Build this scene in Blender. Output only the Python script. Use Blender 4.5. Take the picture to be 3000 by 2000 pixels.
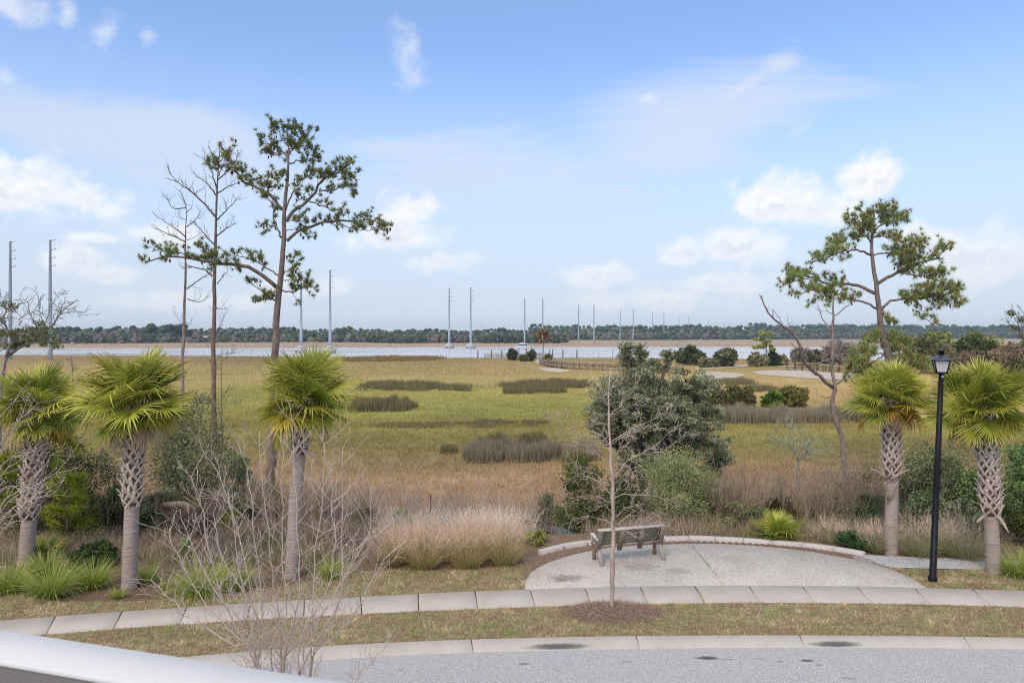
import bpy, math, random
import numpy as np
from mathutils import Vector, Matrix

for o in list(bpy.data.objects):
    bpy.data.objects.remove(o, do_unlink=True)
scene = bpy.context.scene
C = scene.collection
random.seed(7)
rng = np.random.default_rng(7)
R = math.radians

# ------------------------------------------------------------------ camera
FPX, HZ, CZ = 2050.0, 981.0, 6.0          # focal length and horizon in photo pixels, eye height in m
cam = bpy.data.cameras.new('camera')
cam_o = bpy.data.objects.new('camera', cam)
C.objects.link(cam_o)
cam_o.location = (0, 0, CZ)
cam_o.rotation_euler = (R(90), 0, 0)
cam.sensor_width = 36
cam.lens = 36 * FPX / 3000
cam.shift_y = -(1000 - HZ) / 3000
cam.clip_start = 0.05
cam.clip_end = 9000
cam.dof.use_dof = True
cam.dof.focus_distance = 26
cam.dof.aperture_fstop = 9.0
scene.camera = cam_o

# ------------------------------------------------------------------ light
SUN_EL, SUN_AZ = R(46), R(205)             # compass-like: direction the light comes from (0 = +Y, 90 = +X)
world = bpy.data.worlds.new('World')
scene.world = world
world.use_nodes = True
sun_d = bpy.data.lights.new('sun', 'SUN')
sun_d.energy = 1.5
sun_d.angle = R(32)
sun_d.color = (1.0, 0.86, 0.66)
sun_o = bpy.data.objects.new('sun', sun_d)
C.objects.link(sun_o)
sdir = Vector((math.sin(SUN_AZ) * math.cos(SUN_EL), math.cos(SUN_AZ) * math.cos(SUN_EL), math.sin(SUN_EL)))
sun_o.rotation_euler = sdir.to_track_quat('Z', 'Y').to_euler()
sun_o.location = sdir * 50
vs = scene.view_settings
vs.view_transform = 'Standard'
vs.look = 'None'
vs.exposure = 0.62
vs.gamma = 1
vs.use_curve_mapping = False
scene.cycles.use_denoising = False
scene.cycles.filter_width = 1.15
scene.cycles.max_bounces = 6
scene.cycles.transparent_max_bounces = 8


def P(px, py, Y):
    """photo pixel at depth Y -> world point"""
    return np.array([(px - 1500) / FPX * Y, Y, CZ + (HZ - py) / FPX * Y])


def G(px, py, z=0.0):
    """photo pixel on the level plane z -> world point"""
    Y = FPX * (CZ - z) / (py - HZ)
    return np.array([(px - 1500) / FPX * Y, Y, z])


class NT:
    """small helper round a node tree"""
    def __init__(s, tree):
        s.t = tree
        s.n = tree.nodes
        s.l = tree.links

    def new(s, typ, **kw):
        n = s.n.new(typ)
        for k, v in kw.items():
            setattr(n, k, v)
        return n

    def put(s, sock, v):
        if hasattr(v, 'is_output') or isinstance(v, bpy.types.NodeSocket):
            s.l.new(v, sock)
        else:
            sock.default_value = v

    def math(s, op, a, b=0.0, c=0.0, clamp=False):
        n = s.new('ShaderNodeMath', operation=op, use_clamp=clamp)
        s.put(n.inputs[0], a)
        s.put(n.inputs[1], b)
        if op in ('MULTIPLY_ADD', 'SMOOTH_MAX', 'COMPARE'):
            s.put(n.inputs[2], c)
        return n.outputs[0]

    def vec(s, op, a, b=(0, 0, 0)):
        n = s.new('ShaderNodeVectorMath', operation=op)
        s.put(n.inputs[0], a)
        if op not in ('LENGTH', 'NORMALIZE'):
            s.put(n.inputs[1], b)
        return n.outputs['Value'] if op in ('LENGTH', 'DOT_PRODUCT', 'DISTANCE') else n.outputs[0]

    def noise(s, v, scale, detail=4.0, rough=0.5, dim='3D', dist=0.0):
        n = s.new('ShaderNodeTexNoise', noise_dimensions=dim)
        if v is not None:
            s.put(n.inputs['Vector'], v)
        n.inputs['Scale'].default_value = scale
        n.inputs['Detail'].default_value = detail
        n.inputs['Roughness'].default_value = rough
        n.inputs['Distortion'].default_value = dist
        return n.outputs['Fac']

    def mix(s, f, a, b, mode='MIX'):
        n = s.new('ShaderNodeMix', data_type='RGBA', blend_type=mode)
        s.put(n.inputs['Factor'], f)
        s.put(n.inputs['A'] if False else n.inputs[6], a)
        s.put(n.inputs[7], b)
        return n.outputs[2]

    def ramp(s, f, lo, hi, a=0.0, b=1.0, smooth=True):
        n = s.new('ShaderNodeMapRange', interpolation_type='SMOOTHSTEP' if smooth else 'LINEAR')
        s.put(n.inputs['Value'], f)
        n.inputs['From Min'].default_value = lo
        n.inputs['From Max'].default_value = hi
        n.inputs['To Min'].default_value = a
        n.inputs['To Max'].default_value = b
        return n.outputs['Result']


# ------------------------------------------------------------------ sky with clouds
SKY_K = 0.15
T = NT(world.node_tree)
T.n.clear()
w_out = T.new('ShaderNodeOutputWorld')
bg = T.new('ShaderNodeBackground')
sky = T.new('ShaderNodeTexSky')
sky.sky_type = 'NISHITA'
sky.sun_disc = False
sky.sun_elevation = SUN_EL
sky.sun_rotation = SUN_AZ
sky.air_density = 1.0
sky.dust_density = 0.1
sky.ozone_density = 8.0
tc = T.new('ShaderNodeTexCoord')
D = T.vec('NORMALIZE', tc.outputs['Generated'])
sep = T.new('ShaderNodeSeparateXYZ')
T.put(sep.inputs[0], D)
elev = T.math('MAXIMUM', sep.outputs['Z'], 0.0)
# flat cloud-deck coordinates: clouds shrink and crowd towards the horizon
inv = T.math('DIVIDE', 1.0, T.math('ADD', elev, 0.10))
deck = T.vec('MULTIPLY', D, (1, 1, 0))
dn = T.new('ShaderNodeVectorMath', operation='SCALE')
T.put(dn.inputs[0], deck)
T.put(dn.inputs['Scale'], inv)
deckv = dn.outputs[0]
CL = 4.5                    # radiance of sunlit cloud before the background strength
# thin high veil, streaked
veil_n = T.noise(T.vec('MULTIPLY', deckv, (0.55, 1.1, 1.0)), 1.15, 7, 0.58, dist=0.9)


def sdirn(px, py):
    v = Vector(((px - 1500) / FPX, 1.0, (HZ - py) / FPX))
    v.normalize()
    return v


def blob(px, py, ax, ay, rot=0.0):
    """soft elliptical mask round a direction of the sky (1 at the middle, 0 at the rim)"""
    c = sdirn(px, py)
    d = T.vec('SUBTRACT', D, tuple(c))
    k = c.y
    e1 = Vector((math.cos(rot), 0, math.sin(rot)))
    e2 = Vector((-math.sin(rot), 0, math.cos(rot)))
    a = T.math('MULTIPLY', T.vec('DOT_PRODUCT', d, tuple(e1)), FPX / ax / k)
    b = T.math('MULTIPLY', T.vec('DOT_PRODUCT', d, tuple(e2)), FPX / ay / k)
    far = T.math('MULTIPLY', T.vec('DOT_PRODUCT', d, (0, 1, 0)), 1.2)
    q = T.math('ADD', T.math('ADD', T.math('MULTIPLY', a, a), T.math('MULTIPLY', b, b)), T.math('MULTIPLY', far, far))
    return T.math('SUBTRACT', 1.0, T.math('SQRT', q))


def maxall(lst):
    m = lst[0]
    for x in lst[1:]:
        m = T.math('SMOOTH_MAX', m, x, 0.2)
    return m


veil_mask = maxall([blob(1450, 560, 1000, 190, R(-3)), blob(700, 500, 900, 135, R(-7)), blob(2000, 430, 460, 190, R(8)),
                    T.math('SUBTRACT', blob(250, 420, 520, 80, R(-8)), 0.1), T.math('SUBTRACT', blob(2290, 185, 110, 70, R(10)), 0.4), T.math('SUBTRACT', blob(2150, 275, 190, 40, R(30)), 0.25), T.math('SUBTRACT', blob(1950, 335, 160, 35, R(14)), 0.28), T.math('SUBTRACT', blob(2330, 390, 120, 50, R(30)), 0.25)])
veil_here = T.ramp(T.math('ADD', veil_mask, T.math('MULTIPLY', T.math('SUBTRACT', veil_n, 0.5), 2.9)), -0.45, 0.75)
veil_any = T.ramp(veil_n, 0.50, 0.85)
veil = T.math('MAXIMUM', T.math('MULTIPLY', veil_here, 0.78), T.math('MULTIPLY', veil_any, 0.15))
veil = T.math('MAXIMUM', T.math('ADD', T.math('MULTIPLY', veil, 0.9), 0.07), T.ramp(elev, 0.03, 0.40, 0.95, 0.12))
veil = T.math('MAXIMUM', veil, T.ramp(elev, 0.42, 0.75, 0.0, 0.55))
# fair-weather heaps
cn_v = T.vec('MULTIPLY', D, (1.0, 1.0, 1.25))
warp = T.noise(cn_v, 9.0, 4, 0.6)
n1 = T.noise(cn_v, 21.0, 9, 0.58, dist=0.25)
n1b = T.noise(T.vec('ADD', cn_v, (-0.004, 0.0, 0.010)), 21.0, 9, 0.58, dist=0.25)
heaps = maxall([blob(2280, 590, 200, 92, R(-10)), blob(2400, 622, 150, 55, R(-8)), blob(2150, 725, 240, 80, R(3)),
                blob(2020, 745, 110, 52), blob(2530, 520, 100, 85, R(-20)), blob(110, 555, 200, 92, R(-8)),
                blob(250, 590, 130, 60, R(-25)), blob(30, 575, 120, 60), blob(1160, 695, 190, 62, R(4)), blob(1210, 610, 110, 55),
                blob(470, 690, 120, 48), blob(215, 760, 90, 50), blob(310, 800, 85, 40), blob(1740, 810, 130, 48),
                blob(265, 695, 75, 22), blob(2900, 760, 260, 110), blob(870, 840, 190, 40), blob(2120, 830, 240, 40),
                blob(1300, 770, 160, 45), blob(560, 880, 260, 36), blob(1900, 880, 300, 40), blob(2700, 690, 120, 45)])
wisps = maxall([blob(30, 10, 110, 60), blob(300, 90, 45, 80, R(-55)), blob(200, 40, 30, 60, R(-20)), blob(1190, 170, 60, 130, R(15)), blob(430, 110, 30, 60, R(-20)), blob(10, 230, 80, 50), blob(1900, 290, 40, 30)])
wisp = T.math('MULTIPLY', T.ramp(T.math('ADD', wisps, T.math('MULTIPLY', T.math('SUBTRACT', n1, 0.5), 2.8)), 0.05, 1.5), 0.6)
any_heap = T.math('SUBTRACT', T.math('MULTIPLY', T.ramp(warp, 0.60, 0.80), 0.5), T.ramp(elev, 0.02, 0.5, 0.55, 0.75))
hm = T.math('MAXIMUM', heaps, any_heap)
dens = T.math('ADD', hm, T.math('MULTIPLY', T.math('SUBTRACT', n1, 0.5), 2.3))
heap = T.ramp(dens, -0.06, 0.74)
relief = T.ramp(T.math('SUBTRACT', n1, n1b), -0.07, 0.09)
under = T.ramp(dens, 0.25, 1.1)
heap_c = T.mix(T.math('MULTIPLY', T.math('SUBTRACT', 1.0, relief), T.math('MULTIPLY', under, 0.75)), (CL * 0.99, CL * 0.985, CL * 0.98, 1), (CL * 0.74, CL * 0.76, CL * 0.84, 1))
thin = T.ramp(elev, 0.03, 0.20, 0.42, 0.93)
veil_c = T.mix(T.ramp(elev, 0.10, 0.50), (2.90, 3.26, 3.80, 1), (CL * 0.86, CL * 0.87, CL * 0.89, 1))
c1 = T.mix(veil, sky.outputs[0], veil_c)
c2 = T.mix(T.math('MAXIMUM', wisp, T.math('MULTIPLY', heap, thin)), c1, heap_c)
T.put(bg.inputs['Color'], c2)
bg.inputs['Strength'].default_value = SKY_K
T.l.new(bg.outputs[0], w_out.inputs[0])
world.cycles.sampling_method = 'MANUAL'
world.cycles.sample_map_resolution = 512


# ------------------------------------------------------------------ mesh helpers
def lin(r, g, b):
    c = np.array([r, g, b], float) / 255.0
    return np.where(c <= 0.04045, c / 12.92, ((c + 0.055) / 1.055) ** 2.4)


KV = 1.25


def S(r, g, b, k=None):
    """colour as seen in the photograph (0-255) -> plausible albedo"""
    return np.clip(lin(r, g, b) * (KV if k is None else k), 0.004, 0.85)


def hsh(ix, iy, s):
    v = np.sin(ix * 127.1 + iy * 311.7 + s * 74.7) * 43758.5453
    return v - np.floor(v)


def vnoise(x, y, s=0.0):
    ix, iy = np.floor(x), np.floor(y)
    fx, fy = x - ix, y - iy
    fx, fy = fx * fx * (3 - 2 * fx), fy * fy * (3 - 2 * fy)
    a, b = hsh(ix, iy, s), hsh(ix + 1, iy, s)
    c, d = hsh(ix, iy + 1, s), hsh(ix + 1, iy + 1, s)
    return (a * (1 - fx) + b * fx) * (1 - fy) + (c * (1 - fx) + d * fx) * fy


def fbm(x, y, s=0.0, o=4):
    t, a, n = 0, 0.5, 0
    for k in range(o):
        t = t + a * vnoise(x * 2 ** k, y * 2 ** k, s + k * 3.3)
        n += a
        a *= 0.5
    return t / n


class MB:
    def __init__(s):
        s.v, s.c, s.t, s.q, s.n = [], [], [], [], 0

    def add(s, v, tris=None, quads=None, col=(0.5, 0.5, 0.5)):
        v = np.asarray(v, float).reshape(-1, 3)
        col = np.asarray(col, float)
        if col.ndim == 1:
            col = np.tile(col, (len(v), 1))
        s.v.append(v)
        s.c.append(col)
        if tris is not None and len(tris):
            s.t.append(np.asarray(tris, np.int64).reshape(-1, 3) + s.n)
        if quads is not None and len(quads):
            s.q.append(np.asarray(quads, np.int64).reshape(-1, 4) + s.n)
        s.n += len(v)
        return s

    def box(s, c, d, col=(0.5, 0.5, 0.5), rz=0.0, top=1.0, M=None):
        """box centred on c with size d; the top may taper"""
        x, y, z = np.array(d) / 2
        v = np.array([[-x, -y, -z], [x, -y, -z], [x, y, -z], [-x, y, -z],
                      [-x * top, -y * top, z], [x * top, -y * top, z], [x * top, y * top, z], [-x * top, y * top, z]])
        if M is not None:
            v = v @ np.array(M).T
        if rz:
            cc, ss = math.cos(rz), math.sin(rz)
            v = v @ np.array([[cc, ss, 0], [-ss, cc, 0], [0, 0, 1]])
        return s.add(v + np.array(c), quads=[[0, 3, 2, 1], [4, 5, 6, 7], [0, 1, 5, 4], [1, 2, 6, 5], [2, 3, 7, 6], [3, 0, 4, 7]], col=col)

    def beam(s, a, b, w, t, col=(0.5, 0.5, 0.5), up=(0, 0, 1), bev=0.0):
        """straight timber from a to b, width w across, thickness t; optional chamfer"""
        a, b = np.array(a, float), np.array(b, float)
        d = b - a
        d /= np.linalg.norm(d)
        x = np.cross(d, up)
        if np.linalg.norm(x) < 1e-6:
            x = np.cross(d, (0, 1, 0))
        x /= np.linalg.norm(x)
        y = np.cross(x, d)
        hw, ht = w / 2, t / 2
        if bev <= 0:
            sec = [(-hw, -ht), (hw, -ht), (hw, ht), (-hw, ht)]
        else:
            e = bev
            sec = [(-hw + e, -ht), (hw - e, -ht), (hw, -ht + e), (hw, ht - e), (hw - e, ht), (-hw + e, ht), (-hw, ht - e), (-hw, -ht + e)]
        n = len(sec)
        v = [a + x * p + y * q for p, q in sec] + [b + x * p + y * q for p, q in sec]
        qs = [[i, (i + 1) % n, n + (i + 1) % n, n + i] for i in range(n)]
        ts = [[0, i + 1, i] for i in range(1, n - 1)] + [[n, n + i, n + i + 1] for i in range(1, n - 1)]
        return s.add(v, tris=ts, quads=qs, col=col)

    def tube(s, pts, rad, n=6, col=(0.5, 0.5, 0.5), cap=True):
        pts = np.asarray(pts, float)
        k = len(pts)
        rad = np.broadcast_to(np.asarray(rad, float), (k,))
        tan = np.gradient(pts, axis=0)
        tan /= np.maximum(np.linalg.norm(tan, axis=1, keepdims=True), 1e-9)
        ref = np.array([0.13, 1.0, 0.07]) if abs(tan[0][1]) < 0.8 else np.array([1.0, 0.1, 0.05])
        x = np.cross(tan, ref)
        x /= np.maximum(np.linalg.norm(x, axis=1, keepdims=True), 1e-9)
        y = np.cross(tan, x)
        ang = np.arange(n) * 2 * math.pi / n
        ring = x[:, None, :] * np.cos(ang)[None, :, None] + y[:, None, :] * np.sin(ang)[None, :, None]
        v = (pts[:, None, :] + ring * rad[:, None, None]).reshape(-1, 3)
        i, j = np.meshgrid(np.arange(k - 1), np.arange(n), indexing='ij')
        a = i * n + j
        b = i * n + (j + 1) % n
        q = np.stack([a, b, b + n, a + n], -1).reshape(-1, 4)
        t = []
        if cap:
            t = [[0, m + 1, m] for m in range(1, n - 1)] + [[(k - 1) * n, (k - 1) * n + m, (k - 1) * n + m + 1] for m in range(1, n - 1)]
        col = np.asarray(col, float)
        if col.ndim == 2 and len(col) == k:
            col = np.repeat(col, n, axis=0)
        return s.add(v, tris=t, quads=q, col=col)

    def ellipsoid(s, c, r, col, nu=8, nv=5):
        v, q, t = [], [], []
        for i in range(1, nv):
            th = math.pi * i / nv
            for j in range(nu):
                ph = 2 * math.pi * j / nu
                v.append((r[0] * math.sin(th) * math.cos(ph), r[1] * math.sin(th) * math.sin(ph), r[2] * math.cos(th)))
        for i in range(nv - 2):
            for j in range(nu):
                q.append([i * nu + j, i * nu + nu + j, i * nu + nu + (j + 1) % nu, i * nu + (j + 1) % nu])
        v += [(0, 0, r[2]), (0, 0, -r[2])]
        tp, bt = len(v) - 2, len(v) - 1
        for j in range(nu):
            t += [[tp, j, (j + 1) % nu], [bt, (nv - 2) * nu + (j + 1) % nu, (nv - 2) * nu + j]]
        return s.add(np.array(v) + np.array(c), tris=t, quads=q, col=col)

    def mesh(s, name, origin=(0, 0, 0), smooth=False):
        me = bpy.data.meshes.new(name)
        v = np.concatenate(s.v) - np.array(origin, float)
        c = np.concatenate(s.c)
        t = np.concatenate(s.t) if s.t else np.zeros((0, 3), np.int64)
        q = np.concatenate(s.q) if s.q else np.zeros((0, 4), np.int64)
        me.vertices.add(len(v))
        me.vertices.foreach_set('co', v.astype(np.float32).ravel())
        loops = np.concatenate([t.ravel(), q.ravel()]).astype(np.int32)
        me.loops.add(len(loops))
        me.loops.foreach_set('vertex_index', loops)
        st = np.concatenate([np.arange(len(t)) * 3, len(t) * 3 + np.arange(len(q)) * 4]).astype(np.int32)
        me.polygons.add(len(st))
        me.polygons.foreach_set('loop_start', st)
        if smooth:
            me.polygons.foreach_set('use_smooth', np.ones(len(st), bool))
        at = me.attributes.new('Col', 'FLOAT_COLOR', 'POINT')
        at.data.foreach_set('color', np.concatenate([c, np.ones((len(c), 1))], 1).astype(np.float32).ravel())
        me.update(calc_edges=True)
        me.validate()
        return me

    def build(s, name, mat, parent=None, smooth=False, kind=None):
        org = tuple(parent_origin(parent)) if parent is not None else (0, 0, 0)
        me = s.mesh(name, org, smooth)
        me.materials.append(mat)
        return link(name, me, parent, kind)


ORIG = {}


def parent_origin(o):
    return ORIG.get(o.name, (0, 0, 0))


def link(name, me, parent=None, kind=None):
    o = bpy.data.objects.new(name, me)
    C.objects.link(o)
    if parent is not None:
        o.parent = parent
        ORIG[o.name] = ORIG.get(parent.name, (0, 0, 0))
    if kind:
        o['kind'] = kind
    return o


def thing(name, label, cat, loc=(0, 0, 0), group=None, rz=0.0):
    o = bpy.data.objects.new(name, None)
    C.objects.link(o)
    o.empty_display_size = 0.2
    o.location = tuple(float(a) for a in loc)
    o.rotation_euler = (0, 0, rz)
    ORIG[o.name] = tuple(float(a) for a in loc) if rz == 0 else (0, 0, 0)
    o['label'] = label
    o['category'] = cat
    if group:
        o['group'] = group
    return o


def tag(o, label=None, cat=None, group=None, kind=None):
    if label:
        o['label'] = label
    if cat:
        o['category'] = cat
    if group:
        o['group'] = group
    if kind:
        o['kind'] = kind
    return o


def spline(pts, n):
    """Catmull-Rom through pts, n samples"""
    p = np.asarray(pts, float)
    if len(p) == 2:
        return p[0] + (p[1] - p[0]) * np.linspace(0, 1, n)[:, None]
    q = np.vstack([2 * p[0] - p[1], p, 2 * p[-1] - p[-2]])
    seg = np.r_[0, np.cumsum(np.linalg.norm(np.diff(p, axis=0), axis=1))]
    u = np.linspace(0, seg[-1], n)
    i = np.clip(np.searchsorted(seg, u, side='right') - 1, 0, len(p) - 2)
    t = ((u - seg[i]) / np.maximum(seg[i + 1] - seg[i], 1e-9))[:, None]
    a, b, c, d = q[i], q[i + 1], q[i + 2], q[i + 3]
    return 0.5 * (2 * b + (c - a) * t + (2 * a - 5 * b + 4 * c - d) * t ** 2 + (3 * b - a - 3 * c + d) * t ** 3)


# ------------------------------------------------------------------ materials
def newmat(name):
    m = bpy.data.materials.new(name)
    m.use_nodes = True
    t = NT(m.node_tree)
    return m, t, t.n['Principled BSDF']


def col4(c):
    return (float(c[0]), float(c[1]), float(c[2]), 1.0)


def m_vcol(name, rough=0.7, trans=0.0, nscale=0.0, namt=0.0, bump=0.0, spec=0.3, stretch=(1, 1, 1)):
    """colour from the per-vertex natural colour, with grain on top"""
    m, t, b = newmat(name)
    at = t.new('ShaderNodeAttribute', attribute_name='Col')
    c = at.outputs['Color']
    if nscale:
        tcn = t.new('ShaderNodeTexCoord')
        v = t.vec('MULTIPLY', tcn.outputs['Object'], stretch)
        n = t.noise(v, nscale, 5, 0.6)
        f = t.ramp(n, 0.25, 0.75, 1 - namt, 1 + namt, smooth=False)
        g = t.new('ShaderNodeCombineColor')
        for i in range(3):
            t.put(g.inputs[i], f)
        c = t.mix(1.0, c, g.outputs[0], 'MULTIPLY')
        if bump:
            bp = t.new('ShaderNodeBump')
            bp.inputs['Strength'].default_value = bump
            bp.inputs['Distance'].default_value = 0.02
            t.put(bp.inputs['Height'], n)
            t.put(b.inputs['Normal'], bp.outputs[0])
    t.put(b.inputs['Base Color'], c)
    b.inputs['Roughness'].default_value = rough
    b.inputs['Specular IOR Level'].default_value = spec
    if trans:
        tr = t.new('ShaderNodeBsdfTranslucent')
        t.put(tr.inputs['Color'], c)
        mx = t.new('ShaderNodeMixShader')
        mx.inputs[0].default_value = trans
        out = t.n['Material Output']
        t.l.new(b.outputs[0], mx.inputs[1])
        t.l.new(tr.outputs[0], mx.inputs[2])
        t.l.new(mx.outputs[0], out.inputs[0])
    return m


def m_plain(name, col, rough=0.6, nscale=0.0, namt=0.15, bump=0.0, metal=0.0, spec=0.4, stretch=(1, 1, 1), col2=None):
    m, t, b = newmat(name)
    b.inputs['Roughness'].default_value = rough
    b.inputs['Metallic'].default_value = metal
    b.inputs['Specular IOR Level'].default_value = spec
    b.inputs['Base Color'].default_value = col4(col)
    if nscale:
        tcn = t.new('ShaderNodeTexCoord')
        v = t.vec('MULTIPLY', tcn.outputs['Object'], stretch)
        n = t.noise(v, nscale, 6, 0.62)
        c2 = np.array(col) * (1 - namt) if col2 is None else np.array(col2)
        c1 = np.array(col) * (1 + namt) if col2 is None else np.array(col)
        t.put(b.inputs['Base Color'], t.mix(t.ramp(n, 0.3, 0.7), col4(c2), col4(np.clip(c1, 0, 0.9))))
        if bump:
            bp = t.new('ShaderNodeBump')
            bp.inputs['Strength'].default_value = bump
            bp.inputs['Distance'].default_value = 0.01
            t.put(bp.inputs['Height'], n)
            t.put(b.inputs['Normal'], bp.outputs[0])
    return m


M_leaf = m_vcol('leaf', 0.55, trans=0.25)
M_palm = m_vcol('palm_leaf', 0.42, trans=0.22, spec=0.4)
M_grass = m_vcol('grass_blade', 0.75, trans=0.2, spec=0.15)
M_far = m_vcol('far_foliage', 0.9, trans=0.0, spec=0.05)
M_bark = m_vcol('bark', 0.9, nscale=9, namt=0.6, bump=1.0, spec=0.1, stretch=(1, 1, 0.3))
M_twig = m_vcol('twig', 0.85, spec=0.15)
M_wood = m_vcol('weathered_timber', 0.8, nscale=9, namt=0.28, bump=0.3, spec=0.2, stretch=(1, 1, 6))
M_paint = m_vcol('painted', 0.5, spec=0.4)
M_steel = m_vcol('galvanised_steel', 0.45, nscale=0.6, namt=0.08, spec=0.5)


def m_concrete(name, c1, c2, fleck=None, fscale=60.0, famt=0.5, fine=140.0):
    m, t, b = newmat(name)
    tcn = t.new('ShaderNodeTexCoord')
    v = tcn.outputs['Object']
    n = t.noise(v, 1.1, 6, 0.65, dist=0.4)
    n2 = t.noise(v, fine, 3, 0.7)
    c = t.mix(t.ramp(n, 0.33, 0.68), col4(c1), col4(c2))
    c = t.mix(t.math('MULTIPLY', t.ramp(n2, 0.35, 0.75), 0.35), c, col4(np.array(c1) * 0.6))
    n3 = t.noise(t.vec('MULTIPLY', v, (1, 1.6, 1)), 3.2, 7, 0.7, dist=0.8)
    c = t.mix(t.math('MULTIPLY', t.ramp(n3, 0.54, 0.76), 0.28), c, col4(np.array(c1) * np.array([0.66, 0.64, 0.60])))
    if fleck is not None:
        vo = t.new('ShaderNodeTexVoronoi', feature='F1')
        t.put(vo.inputs['Vector'], t.vec('MULTIPLY', v, (1.0, 0.8, 1)))
        vo.inputs['Scale'].default_value = fscale
        pick = t.new('ShaderNodeSeparateColor')
        t.put(pick.inputs[0], vo.outputs['Color'])
        big = t.noise(v, 0.8, 4, 0.6)
        thr = t.ramp(big, 0.3, 0.7, 0.86, 0.62)
        f = t.math('GREATER_THAN', pick.outputs[0], thr)
        c = t.mix(t.math('MULTIPLY', f, famt), c, col4(fleck))
        f2 = t.math('GREATER_THAN', pick.outputs[1], 0.8)
        c = t.mix(t.math('MULTIPLY', f2, 0.4), c, (0.72, 0.69, 0.63, 1))
    t.put(b.inputs['Base Color'], c)
    b.inputs['Roughness'].default_value = 0.88
    b.inputs['Specular IOR Level'].default_value = 0.2
    bp = t.new('ShaderNodeBump')
    bp.inputs['Strength'].default_value = 0.35
    bp.inputs['Distance'].default_value = 0.006
    t.put(bp.inputs['Height'], n2)
    t.put(b.inputs['Normal'], bp.outputs[0])
    return m, t, b, c, v


def stain_shade(t, b, c, v, spots, col):
    """stains and painted shade: (x, y, rx, ry, strength)"""
    n = t.noise(v, 5.0, 5, 0.65)
    for (x, y, rx, ry, s) in spots:
        d = t.vec('MULTIPLY', t.vec('SUBTRACT', v, (x, y, 0)), (1 / rx, 1 / ry, 0))
        q = t.math('ADD', t.vec('LENGTH', d), t.math('MULTIPLY', t.math('SUBTRACT', n, 0.5), 1.5))
        c = t.mix(t.ramp(q, 1.05, 0.35, 0, s), c, col4(col))
    t.put(b.inputs['Base Color'], c)
    return c


# ------------------------------------------------------------------ setting: lines of the street
def gl(pts, z=0.0):
    return np.array([G(x, y, z) for x, y in pts])


SW_J = [((-300, 1900), (-240, 1838)), ((-75, 1877), (-35, 1820)), ((132, 1858), (162, 1804)), ((332, 1840), (357, 1790)), ((525, 1827), (548, 1776)),
        ((723, 1813), (735, 1765)), ((890, 1804), (893, 1755)), ((1061, 1795), (1057, 1745.5)), ((1227, 1788), (1225, 1738)),
        ((1400, 1783), (1391, 1733)), ((1570, 1777), (1553, 1726)), ((1732, 1771), (1714, 1720)), ((1899, 1766), (1874, 1714)),
        ((2065, 1763), (2033, 1713)), ((2230, 1762), (2193, 1713)), ((2390, 1763.5), (2350, 1715)), ((2560, 1766.5), (2510, 1717.5)),
        ((2730, 1770), (2680, 1721)), ((2906, 1774), (2850, 1725)), ((3085, 1779), (3020, 1729)), ((3270, 1786), (3195, 1735)), ((3460, 1795), (3375, 1742))]
SWF = gl([a for a, b in SW_J], 0.02)
SWB = gl([b for a, b in SW_J], 0.02)
CB_J = [((-700, 2180), (-640, 2095)), ((-60, 2046), (-20, 1985)), ((420, 1979), (440, 1932)), ((885, 1941), (888, 1897)), ((1387, 1911), (1380, 1873)), ((1875, 1896), (1862, 1858)),
        ((2357, 1893), (2341, 1857)), ((2848, 1898), (2824, 1863.5)), ((3350, 1911), (3310, 1875)), ((3850, 1930), (3800, 1893))]
CBF = gl([a for a, b in CB_J], -0.08)
CBB = gl([b for a, b in CB_J], 0.03)
pf = np.polynomial.Polynomial.fit
sw_f, sw_b = pf(SWF[:, 0], SWF[:, 1], 5), pf(SWB[:, 0], SWB[:, 1], 5)
cb_f, cb_b = pf(CBF[:, 0], CBF[:, 1], 4), pf(CBB[:, 0], CBB[:, 1], 4)
XL, XR = float(CBB[0, 0]), float(CBB[-1, 0])


def sw_mid(x):
    x = np.clip(x, -13.5, 15.5)
    return 0.5 * (sw_f(x) + sw_b(x))


def hammock(x, y):
    return 1.5 * np.exp(-(((x - 78) / 34) ** 2 + ((y - 108) / 34) ** 2)) + 0.7 * np.exp(-(((x - 62) / 20) ** 2 + ((y - 165) / 26) ** 2))


POOL = (1.75, 24.6)


def ht(x, y):
    x, y = np.asarray(x, float), np.asarray(y, float)
    yb = 20.3 + 0.7 * np.exp(-((x - 5.2) / 3.8) ** 4)
    t = np.clip((y - yb) / 8.0, 0, 1)
    s = t * t * (3 - 2 * t)
    z = -0.03 - 1.97 * s + 0.10 * s * (fbm(x / 2.5, y / 2.5, 3) - 0.5)
    z = z + 0.03 * (1 - s) * (fbm(x / 0.8, y / 0.8, 5) - 0.5) * (y > 17)
    z = np.where(y < sw_mid(x), -0.45, z)
    z = z + hammock(x, y) * np.clip((y - 40) / 30, 0, 1)
    dp = np.hypot(x - POOL[0], (y - POOL[1]) / 1.5)
    z = np.where((dp < 2.0) & (y > 21.5), np.minimum(z, -1.18 - 0.35 * np.clip((1.9 - dp), 0, 1)), z)
    near = np.interp(x, [-260, -170, -89, -56, -28, 0, 40, 84, 110, 200], [300, 279, 262, 254, 246, 246, 244, 232, 224, 215]) + 3 * (fbm(x / 14, y * 0 + 3.3, 9) - 0.5)
    far = np.interp(x, [-260, -112, 0, 170, 400], [425, 460, 488, 484, 490]) + 4 * (fbm(x / 25, y * 0 + 7.7, 11) - 0.5)
    a = np.clip((y - near) / 1.5, 0, 1) * np.clip((far - y) / 2.0, 0, 1)
    z = z - 1.3 * a
    z = z + 1.4 * np.clip((y - 640) / 250, 0, 1) + 1.0 * np.clip((y - 500) / 60, 0, 1) * np.clip((-x - 100) / 60, 0, 1)
    return z


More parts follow.
